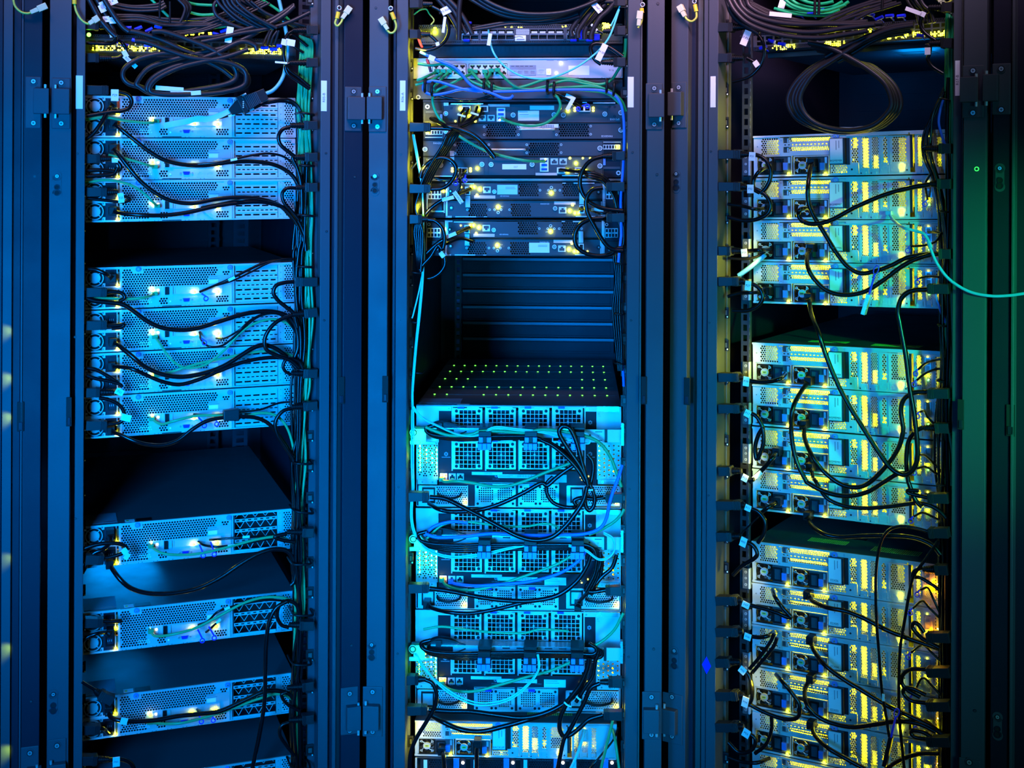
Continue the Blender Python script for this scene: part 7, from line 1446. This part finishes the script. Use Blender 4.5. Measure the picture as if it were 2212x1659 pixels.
cord('H', [(795, 1245, 14), (795, 1330, 38), (840, 1440), (920, 1550), (1040, 1636), (1170, 1645), (1290, 1550), (1390, 1420), (1430, 1290), (1416, 1160), (1436, 1085), (1500, 1042), (1590, 1036)], 4.8, PC, 'cord from BIGMEM03 in a deep U rising to a flat plug', gQ, off=72, con=0, plug=(1730, 1592, 1045))
cord('H', [(1560, 1265), (1510, 1292), (1465, 1360), (1452, 1480), (1462, 1600), 'I', (1240, 120), (1270, 200), (1310, 240)], 4.6, PC, 'cord dropping from the ribbed plug beside BIGMEM02', gQ, off=64, plug=(1732, 1640, 1268), boot=1562)
cord('H', [(835, 1520, 14), (850, 1590, 34), 'I', (730, 100), (790, 190), (880, 232), (1000, 246), (1150, 235), (1290, 218), (1380, 245), (1440, 300)], 4.2, PC, 'cord from BIGMEM02 lying across the front of BIGMEM01', gQ, off=58, con=0)
cord('I', [(1340, 188), (1290, 178), (1240, 165), (1232, 150), (1290, 150)], 4.2, PC, 'short hooked cord from the flat plug beside BIGMEM01', gQ, off=66, plug=(1455, 1342, 190))
cord('I', [(1340, 372), (1260, 350), (1180, 345), (1120, 372), (1085, 430), (1065, 520), (1056, 650), (1060, 850), (1075, 1050), (1090, 1240), (1110, 1360), (1130, 1490)], 3.0, PC, 'thin cord curving over and hanging down to a loose black module', gQ, off=92, plug=(1455, 1345, 378), tags=[(1098, 1275, 5, 14, None, 0)])
cord('I', [(690, 285, 14), (705, 335, 36), (760, 380), (850, 402), (980, 397), (1120, 395), (1260, 405), (1360, 445), (1410, 500)], 4.4, PC, 'cord from BIGMEM01 crossing the dark gap to the right', gQ, off=58, con=0)
cord('I', [(1395, 425), (1330, 520), (1265, 610), (1240, 700), (1215, 850), (1190, 1000), (1182, 1200), (1186, 1400), (1212, 1665)], 3.2, PC, 'thin cord hanging down over the right half of the ESX servers', gQ, off=86)
cord('I', [(1310, 570), (1268, 588), (1256, 620), (1300, 625), (1360, 660), (1400, 690)], 3.6, PC, 'short cord from the ribbed plug beside ESX06', gQ, off=66, plug=(1452, 1380, 578), boot=1312)
cord('I', [(690, 715, 14), (715, 752, 36), (790, 785), (900, 808), (1000, 848), (1110, 905), (1250, 960), (1400, 1010)], 5.0, PC, 'thick cord from ESX06 slanting down to the right', gQ, off=60, con=0)
cord('I', [(705, 960, 14), (718, 1015, 36), (780, 1098), (870, 1168), (1000, 1248), (1130, 1325), (1260, 1385), (1360, 1435), (1440, 1490)], 5.0, PC, 'thick cord from ESX05 slanting down to the right', gQ, off=60, con=0)
cord('I', [(705, 1170, 14), (672, 1230, 36), (680, 1310), (730, 1370), (810, 1412), (930, 1436), (1050, 1422), (1180, 1405), (1290, 1418), (1380, 1460)], 4.8, PC, 'thick cord from ESX04 hooking below itself then running right', gQ, off=64, con=0)
cord('I', [(708, 1420, 14), (725, 1480, 36), (790, 1545), (890, 1605), (1000, 1665)], 4.8, PC, 'thick cord from ESX02 leaving at the bottom edge', gQ, off=60, con=0)
cord('I', [(1110, 1665), (1190, 1615), (1290, 1582), (1400, 1580)], 4.4, PC, 'cord arching at the bottom right before ESX01', gQ, off=62)
for i, (y, pts, lb) in enumerate(((945, [(1320, 922), (1285, 875), (1262, 872), (1258, 900), (1310, 955), (1400, 1005)], 'cord in a tight hook beside the small orange spark'),
                                  (1135, [(1330, 1122), (1250, 1122), (1205, 1150), (1198, 1195), (1230, 1235), (1300, 1275)], 'cord looping left from its plug beside ESX04'),
                                  (1318, [(1330, 1305), (1250, 1292), (1208, 1255), (1215, 1225), (1260, 1228), (1330, 1262)], 'cord looping left from its plug beside ESX03'),
                                  (1510, [(1340, 1500), (1275, 1492), (1248, 1470), (1260, 1455), (1310, 1462), (1360, 1490)], 'cord looping left from its plug beside ESX02'))):
    cord('I', pts, 4.2, PC, lb, gQ, off=72, plug=(1462, 1335, y))
cord('G', [(1575, 960), (1560, 965), (1570, 990)], 4.0, PC, 'cord stub with ribbed boot beside BIGMEM08', gQ, off=66, plug=(1745, 1665, 960), boot=1575)
cord('G', [(1575, 290), (1605, 300), (1600, 350), (1590, 380), (1620, 430), (1690, 475)], 3.6, PC, 'upper right cord with a white sleeve curving down beside the blue shelf', gQ, off=66, plug=(1752, 1680, 280), boot=1600, tags=[(1590, 330, 11, 14, None, 0)])
cord('G', [(1590, 70), (1550, 110), (1545, 170), (1580, 220), (1640, 260)], 4.0, PC, 'topmost right cord of the right rack with a folded white flag', gQ, off=66, plug=(1752, 1685, 48), boot=1595, tags=[(1500, 72, 34, 8, None, -.4), (1560, 92, 10, 10, None, -.5)])
cord('G', [(1340, 1375, 8), (1370, 1425, 30), (1430, 1468), (1500, 1488), (1570, 1515), (1615, 1600), 'H', (1590, 60), (1615, 130), (1655, 215), (1730, 310), (1850, 385), (1980, 415), (2100, 415), (2230, 398)], 3.0, SJ, 'light blue patch cable leaving BIGMEM07 and crossing the green post to the picture edge', None, off=100, rj=0, name='patch_cable')
# hanging transceiver modules
def module(reg, x0, y0, x1, y1, off, label, mt='bright_steel', loop=True):
    rk = RK[reg]; a = rk.P(*zp(reg, x0, y0), -off * MM); b = rk.P(*zp(reg, x1, y1), -off * MM)
    R = root('transceiver_module', Matrix.Translation(a), label, 'module', 'loose hanging modules in the right rack')
    m = MB(); m.frus(a - a, b - a, (.0065, .004), (.0075, .004), rk.u, mt); m.frus((b - a) * .2 - rk.d * .0045, (b - a) * .65 - rk.d * .0045, (.0003, .004), (.0003, .004), rk.u, 'paper'); m.build('module_body', R, bevel=.6)
    if loop:
        ax = (a - b).normalized(); m = MB(); p = Vector((0, 0, 0)); L = .042
        m.tube([p, ax * L], .0022, 'tab_blue', 8); c = ax * (L + .009)
        sd = rk.u; m.tube([c + ax * .009 * math.cos(t * PI / 8) + sd * .0048 * math.sin(t * PI / 8) for t in range(17)], .0012, 'tab_blue', 6); m.build('pull_tab', R)
module('H', 1212, 405, 1175, 535, 74, 'silver transceiver module hanging by its blue pull tab in front of BIGMEM05')
module('I', 1140, 1490, 1105, 1645, 92, 'loose black module hanging by a thin cord before the ESX servers', 'black_plastic')
# fibres at the right end of each server
gF = 'short black fibres at the right ends of the servers'
rows_ = [(474, 1), (556, 0), (640, 0), (775, 1), (803, 0), (892, 1), (980, 0), (1010, 0), (1106, 0)]
FB = [('G', [(1590, 1290, 6), (1580, 1240, 24), (1578, 1180, 34), (1610, 1120)], 'fibre arcing up beside BIGMEM07'), ('G', [(1590, 1500, 6), (1640, 1498, 24), (1700, 1510)], 'upper fibre of BIGMEM06'), ('G', [(1480, 1590, 20), (1560, 1585, 24), (1640, 1560, 30), (1680, 1500)], 'lower fibre of BIGMEM06'),
      ('H', [(1540, 300, 16), (1590, 290, 24), (1660, 295)], 'fibre with a blue tab on BIGMEM05'), ('H', [(1530, 890, 16), (1570, 855, 24), (1620, 835), (1700, 820)], 'upper fibre of BIGMEM04'), ('H', [(1520, 960, 16), (1570, 920, 24), (1640, 890), (1710, 885)], 'lower fibre of BIGMEM04'),
      ('H', [(1540, 1165, 16), (1570, 1160, 24), (1590, 1200), (1630, 1240)], 'fibre of BIGMEM03'), ('H', [(1540, 1440, 16), (1580, 1450, 24), (1640, 1510), (1690, 1560)], 'upper fibre of BIGMEM02'), ('H', [(1520, 1530, 16), (1580, 1520, 24), (1640, 1560), (1700, 1590)], 'lower fibre of BIGMEM02'),
      ('I', [(1265, 290, 16), (1310, 270, 24), (1360, 290), (1400, 310)], 'fibre of BIGMEM01'), ('I', [(1300, 690, 16), (1340, 680, 24), (1370, 740), (1420, 850)], 'upper fibre of ESX06 beside the large orange glow'), ('I', [(1260, 790, 16), (1310, 750, 24), (1350, 790), (1400, 840)], 'lower fibre of ESX06 beside the large orange glow'),
      ('I', [(1250, 1030, 16), (1310, 990, 24), (1360, 1030), (1430, 1100)], 'fibre of ESX05'), ('I', [(1260, 1260, 16), (1310, 1170, 24), (1370, 1220), (1430, 1290)], 'fibre of ESX04'), ('I', [(1290, 1420, 16), (1330, 1400, 24), (1400, 1460)], 'fibre of ESX03')]
for reg, pts, lb in FB:
    x, y = pts[0][0], pts[0][1]; cord(reg, pts, 2.4, PC, 'short black ' + lb, gF, off=36, tab=[(x - 4, y, x - 18, y + 14)])
# bundle along the right post
gB = 'green strands along the right post of the right rack'
for k in range(6):
    j = lambda s: random.uniform(-s, s); x = 1712 + k * 8
    cord('G', [(x + 4, 85 + k * 6, 30), (x + j(5), 200), (x - 4 + j(5), 400), (x - 2 + j(5), 600), (x + j(6), 850), (x + j(6), 1200), (x - 4 + j(6), 1500), 'H', (x - 2 + j(8), 200), (x + j(8), 480), (x - 12 + j(14), 640), (x - 8 + j(12), 900), (x - 20 + j(18), 1200), (x - 16 + j(16), 1450), (x - 6 + j(6), 1640)], 2.8, GJ, ['leftmost', 'second from left', 'third from left', 'fourth from left', 'fifth from left', 'rightmost'][k] + ' green strand beside name strip R07-B', gB, off=30 + (k % 3) * 5)
gD = 'black strands along the right post of the right rack'
for k in range(8):
    j = lambda s: random.uniform(-s, s); x = 1640 + k * 11
    cord('G', [(1700 + j(6), 560 + k * 14), (1640 + j(24), 700 + k * 10), (1570 + k * 12 + j(8), 850), (1560 + k * 14 + j(8), 1000), (1620 + k * 8 + j(10), 1150), (x + 20 + j(12), 1350), (x + 30 + j(14), 1600), 'H', (x + 20 + j(18), 300), (x + 26 + j(18), 600), (x + 20 + j(18), 900), (x + 10 + j(20), 1200), (x + 10 + j(16), 1500), 'I', (1400 + k * 6 + j(8), 200), (1400 + k * 6 + j(10), 500), (1405 + k * 6 + j(10), 800), (1400 + k * 6 + j(10), 1100), (1405 + k * 6, 1400), (1400 + k * 6, 1665)] if k < 5 else [(1690 + k * 5, 500), (1690 + k * 4, 900), (1695 + k * 4, 1300), 'H', (1690 + k * 4, 200), (1700 + k * 3, 700), (1690 + k * 3, 1200), 'I', (1420 + k * 4, 200), (1425 + k * 3, 900), (1420 + k * 3, 1665)], 2.8, PC, 'black strand running down along the right post of the right rack', gD, off=24 + (k % 4) * 7)
cord('G', [(1690, 640), (1670, 720), (1662, 800), (1690, 900), (1715, 960)], 2.8, BJ, 'blue cable end beside name strip R07-B', None, off=40)
cord('H', [(1650, 300), (1640, 400), (1670, 500), (1705, 590)], 2.8, BJ, 'blue cable beside the dark bay under BIGMEM05', None, off=40)
for i, (rg, x0, y0, x1, y1, lb) in enumerate((('G', 1700, 640, 1760, 655, 'beside name strip R07-B'), ('G', 1700, 1360, 1755, 1368, 'beside BIGMEM07'), ('H', 1685, 590, 1745, 600, 'at the dark bay under BIGMEM05'), ('H', 1680, 945, 1740, 955, 'beside BIGMEM04'), ('H', 1680, 1605, 1740, 1615, 'beside BIGMEM01'))):
    tie(RR, rg, x0, y0, x1, y1, 30, 'black ring along the right post, ' + lb, r=2.0, bulge=14)
# hanging coil and tangle at the top of the right rack
gC = 'thick black cables of the hanging coil'
coil = [(1500, 165), (1350, 190), (1220, 240), (1080, 320), (960, 400), (860, 470), (790, 560), (765, 650), (800, 740), (880, 800), (1000, 838), (1130, 835), (1250, 800), (1340, 720), (1355, 640), (1310, 540), (1200, 440), (1080, 370), (960, 310), (820, 275)]
lab = ['innermost strand of the hanging coil', 'second strand from inside the hanging coil', 'third strand from inside the hanging coil', 'outermost strand of the hanging coil, widest at the left']
for i in range(4):
    s = [1., 1.08, 1.15, 1.26][i]; cx, cy = 1060, 600; pts = []
    for n_, (x, y) in enumerate(coil):
        if n_ < 3 or n_ > 16: pts.append((x + i * 20 * (1 if n_ > 16 else -1), y + i * 16))
        else: pts.append((cx + (x - cx) * (s if x < cx else 1 + (s - 1) * .75), cy + (y - cy) * (1 + (s - 1) * .25) + random.uniform(-4, 4)))
    cord('G', pts, 5.4 if i != 1 else 4.8, PM, lab[i], gC, off=50 + (3 - i) * 9, tags=[(1085, 836, 42, 9, None, -.03), (1170, 830, 34, 10, None, .12)] if i == 1 else ())
gT = 'thick black cables swung across the top of the right rack'
sw = [[(300, -10), (345, 70), (430, 150), (560, 205), (720, 238), (900, 245), (1050, 225), (1200, 200)], [(330, -10), (375, 60), (450, 125), (580, 175), (750, 205), (900, 205), (1060, 180), (1250, 160)], [(370, -10), (400, 50), (470, 100), (600, 140), (760, 158), (950, 155), (1150, 158), (1300, 150)], [(420, -10), (440, 40), (520, 90), (650, 125), (800, 145), (1000, 150), (1200, 140)], [(290, -10), (320, 80), (370, 140), (450, 190), (500, 220)], [(1500, 150), (1350, 175), (1200, 235), (1050, 300), (980, 340), (930, 370)], [(1490, 200), (1400, 210), (1250, 260), (1130, 330), (1010, 400)]]
for i, p in enumerate(sw): cord('G', p, 5.2 if i < 4 else 5.0, PM, ['lowest swung cable touching the port row', 'second lowest swung cable', 'third lowest swung cable', 'upper swung cable passing the silver sleeve', 'short steep cable at the far upper left', 'cable descending from the right port row into the coil', 'lower cable descending from the right into the coil'][i] + ', right rack', gT, off=92 - i * 6, tags=[(640, 95, 48, 9, None, -.15)] if i == 3 else ())
many('G', [(890, 140), (980, 100), (1100, 50), (1200, 20), (1300, -10)], 5, 30, 8, 3.4, PM, 'one slim strand fanning to the upper right above the right rack ports', 'fanning strands atop the right rack', off=50)
many('G', [(400, -10), (560, 70), (700, 110), (820, 140)], 3, 8, 12, 3.4, PM, 'one slim strand slanting behind the silver sleeve, right rack', 'slanting strands atop the right rack', off=30)
many('G', [(1440, -20), (1480, 30), (1520, 80), (1540, 150)], 4, 30, 0, 3.6, PM, 'one strand dropping at the upper right of the right rack', 'dropping strands atop the right rack', off=40)
for i, p in enumerate(([(640, -10), (680, 30), (760, 62), (880, 78), (1000, 60), (1080, 10)], [(700, -10), (760, 30), (860, 52), (960, 48), (1040, 10)], [(600, 55), (700, 75), (820, 92), (940, 90), (1020, 60)], [(620, 62), (720, 88), (850, 100), (980, 96)], [(760, -10), (820, 15), (900, 25), (980, 10)], [(660, -10), (720, 35), (820, 65), (940, 66), (1060, 30)])):
    cord('G', p, 3.4, GJ, ['lowest hanging', 'upper inner', 'long flat', 'lowest flat', 'innermost', 'middle'][i] + ' green cable of the coil at the top of the right rack', 'green coil atop the right rack', off=20 + i * 5, tags=[(655, 10, 14, 28, None, -.3)] if i == 0 else ())
for i, (x, lb) in enumerate(((862, 'left'), (888, 'middle'), (1297, 'right'))): cord('G', [(x, -10), (x, 40), (x - 2, 95 if i < 2 else 70)], 3.0, 'black_plastic', lb + ' upright black ring atop the right rack', 'upright cable rings atop the right rack', off=76, name='cable_ring', cat='cable ring')
# ---------------------------------------------------------------- loose grounding leads on the door jambs
gG = 'yellow and green grounding leads on the door jambs'
def ground(rk, sleeve, wire, conn, label, ring=None, off=.10):
    f = lambda x, y, o=off: rk.P(x, y, -o)
    p0 = f(*wire[0]); m = MB(); m.tube([v - p0 for v in smooth([f(*w) for w in wire], 6)], .0024, 'wire_yellow')
    o = m.build('grounding_lead', mw=Matrix.Translation(p0)); tag(o, label, 'cable', gG)
    def add(mm, nm, bev=0.): mm.v = [tuple(Vector(v) - p0) for v in mm.v]; mm.build(nm, o, bevel=bev)
    if sleeve: mm = MB(); mm.tube([f(*sleeve[0]), f(*sleeve[1])], .0045, 'sleeve_yellow', 12); add(mm, 'sleeve')
    if ring:
        mm = MB(); c = f(*ring, off + .002); mm.tube([c + rk.u * .0042 * math.cos(t * PI / 6) + Vector((0, 0, 1)) * .0042 * math.sin(t * PI / 6) for t in range(13)], .0013, 'bright_steel', 6); mm.frus(c + rk.d * .0, c + rk.d * .012, (.0028, .0028), (.0028, .0028), rk.u, 'grey_plastic'); add(mm, 'ring_terminal')
    (a, b), (c, d) = conn; mm = MB(); A = f(a, b); B = f(c, d); mid = A.lerp(B, .45)
    mm.frus(A, mid, (.004, .004), (.0045, .0045), rk.d, 'sleeve_clear'); mm.frus(mid, B, (.0065, .0055), (.0065, .0055), rk.d, 'sleeve_clear'); add(mm, 'connector', .8)
ground(RL, None, [(28, -8), (32, 12), (44, 25), (58, 29), (68, 27)], ((66, 27), (101, 12)), 'grounding lead at the far upper left corner of the picture')
ground(RL, ((161, -6), (161, 9)), [(161, 8), (165, 25), (175, 42), (188, 51), (196, 48)], ((192, 51), (213, 38)), 'grounding lead hanging over the left post of the left rack', off=.095)
ground(RL, ((731, 26), (728, 40)), [(727, 40), (724, 50), (729, 56), (737, 48), (741, 38)], ((739, 40), (756, 15)), 'grounding lead curled upward on the jamb just left of the centre rack', (733, 17))
ground(RC, ((846, 27), (852, 42)), [(852, 42), (856, 56), (852, 68), (843, 71), (834, 63)], ((838, 64), (822, 39)), 'grounding lead on the left post of the centre rack, ring at its top', (844, 18))
ground(RC, ((1386, 18), (1387, 28)), [(1387, 28), (1386, 45), (1381, 56), (1378, 60)], ((1379, 56), (1383, 24)), 'grounding lead hanging right of the centre rack post', (1388, 10))
ground(RR, ((1501, 10), (1504, 25)), [(1504, 25), (1504, 38), (1495, 46), (1484, 42), (1478, 32)], ((1480, 36), (1468, 12)), 'grounding lead on the jamb just left of the right rack', (1500, 3), off=.10)
ground(RR, None, [(2020, -4), (2035, 4), (2048, 6), (2060, -4)], ((2040, 12), (2030, -8)), 'grounding lead peeking in at the top of the right rack', off=.07)
# ---------------------------------------------------------------- lights and camera
def area(name, loc, tgt, size, col, power, sy=None, spread=None):
    l = bpy.data.lights.new(name, 'AREA'); l.energy = power; l.color = col; l.shape = 'RECTANGLE'; l.size = size; l.size_y = sy or size
    if spread: l.spread = math.radians(spread)
    o = bpy.data.objects.new(name, l); COL.objects.link(o); o.location = loc
    o.rotation_euler = (Vector(tgt) - Vector(loc)).to_track_quat('-Z', 'Y').to_euler(); return o
def spot_l(name, loc, tgt, ang, col, power, blend=.6, rad=.03):
    l = bpy.data.lights.new(name, 'SPOT'); l.energy = power; l.color = col; l.spot_size = math.radians(ang); l.spot_blend = blend; l.shadow_soft_size = rad
    o = bpy.data.objects.new(name, l); COL.objects.link(o); o.location = loc
    o.rotation_euler = (Vector(tgt) - Vector(loc)).to_track_quat('-Z', 'Y').to_euler(); return o
def point(name, loc, col, power, rad=.01):
    l = bpy.data.lights.new(name, 'POINT'); l.energy = power; l.color = col; l.shadow_soft_size = rad
    o = bpy.data.objects.new(name, l); COL.objects.link(o); o.location = loc; return o
area('unseen_blue_lamp', (-.85, .7, 1.2), (-.5, 2.9, 1.08), .5, (.0, .28, 1.), 28, .9, 66)  # unseen lamp out front for the blue wash
area('unseen_cyan_lamp', (.05, .9, .60), (.05, 2.9, .55), .35, (.0, .36, 1.), 3.2, .4, 38)  # unseen lamp for the cyan wash on the lower centre
area('aisle_ceiling_lamp', (.05, 2.15, 2.45), (.1, 2.88, 1.95), 3.4, (.95, .66, 1.), 9.0, .12, 56)
area('unseen_grey_lamp', (1.25, .9, 1.2), (.72, 2.75, .95), .4, (.08, .55, .66), 2.3, .6, 50)  # unseen lamp for the pale teal wash on the right rack
spot_l('green_spot_lamp', (1.35, 1.1, 1.5), (.90, 2.62, 1.20), 30, (.0, 1., .25), 150, .95)
# unseen yellow spots added in front of the servers to light the strips
for rk, x0, x1, y, e in ((RR, 1632, 1558, 560, .8), (RR, 1632, 1558, 780, .8), (RR, 1632, 1558, 1010, .6), (RR, 1632, 1558, 1260, .35), (RR, 1632, 1558, 1480, .35), (RR, 1632, 1558, 250, .6), (RC, 912, 884, 110, .7), (RC, 912, 884, 250, .8), (RC, 912, 884, 360, .7), (RC, 912, 884, 450, .4), (RC, 905, 884, 1600, .4)):
    spot_l('added_glow_spot', rk.P(x0, y, -.075), rk.P(x1, y, -.022), 130, (1, .85, .02), e * 1.1, .9, .006)
for y, g in ((950, 'c'), (1180, 'c'), (1420, 'c')): spot_l('added_glow_spot', RC.P(905, y, -.09), RC.P(884, y, -.022), 90, (.02, 1., .05), .5, .9, .006)  # unseen green spots added beside the centre rack's left strip
point('added_blue_glow', RL.P(260, 1215, .42), (.0, .30, 1), 5.0, .12)  # unseen blue point added to make the gap below the lattice server glow
point('added_blue_glow', RR.P(1985, 150, .22), (.0, .30, 1), .9, .05)  # unseen blue point added to brighten the shelf underside
for y, e in ((712, .8), (815, 1.), (900, 1.), (1205, .6), (1400, 1.), (1620, 1.)): spot_l('added_glow_spot', RL.P(30, y, -.10), RL.P(8, y + 6, -.078), 70, (.65, 1, .02), e * .18, .9, .004)  # unseen spots added to throw yellow-green patches on the far left jamb
area('added_pink_lamp', (.62, 2.2, 2.3), (.52, 2.85, 1.95), .5, (1., .40, .62), 1.0, .1, 44)  # unseen pink lamp added to redden the upper jambs
w = bpy.data.worlds.new('World'); sc.world = w; w.use_nodes = True
w.node_tree.nodes['Background'].inputs['Color'].default_value = (.01, .02, .05, 1); w.node_tree.nodes['Background'].inputs['Strength'].default_value = .2
cam = bpy.data.cameras.new('camera'); co = bpy.data.objects.new('camera', cam); COL.objects.link(co)
cam.sensor_fit = 'HORIZONTAL'; cam.sensor_width = 36; cam.lens = F * 36 / 2212; cam.shift_x = 0; cam.shift_y = -(829.5 - CY) / 2212
cam.clip_start = .05
co.matrix_world = Matrix.Translation(C0) @ Matrix.Rotation(PI / 2, 4, 'X') @ Matrix.Rotation(TH, 4, 'Z')
sc.camera = co
sc.view_settings.view_transform = 'Standard'; sc.view_settings.look = 'None'; sc.view_settings.gamma = 1; sc.view_settings.use_curve_mapping = False; sc.view_settings.exposure = 0.0
try:
    sc.cycles.use_denoising = True; sc.cycles.max_bounces = 5; sc.cycles.diffuse_bounces = 3; sc.cycles.glossy_bounces = 3; sc.cycles.transparent_max_bounces = 6; sc.cycles.sample_clamp_indirect = 3; sc.cycles.sample_clamp_direct = 30
except Exception: pass
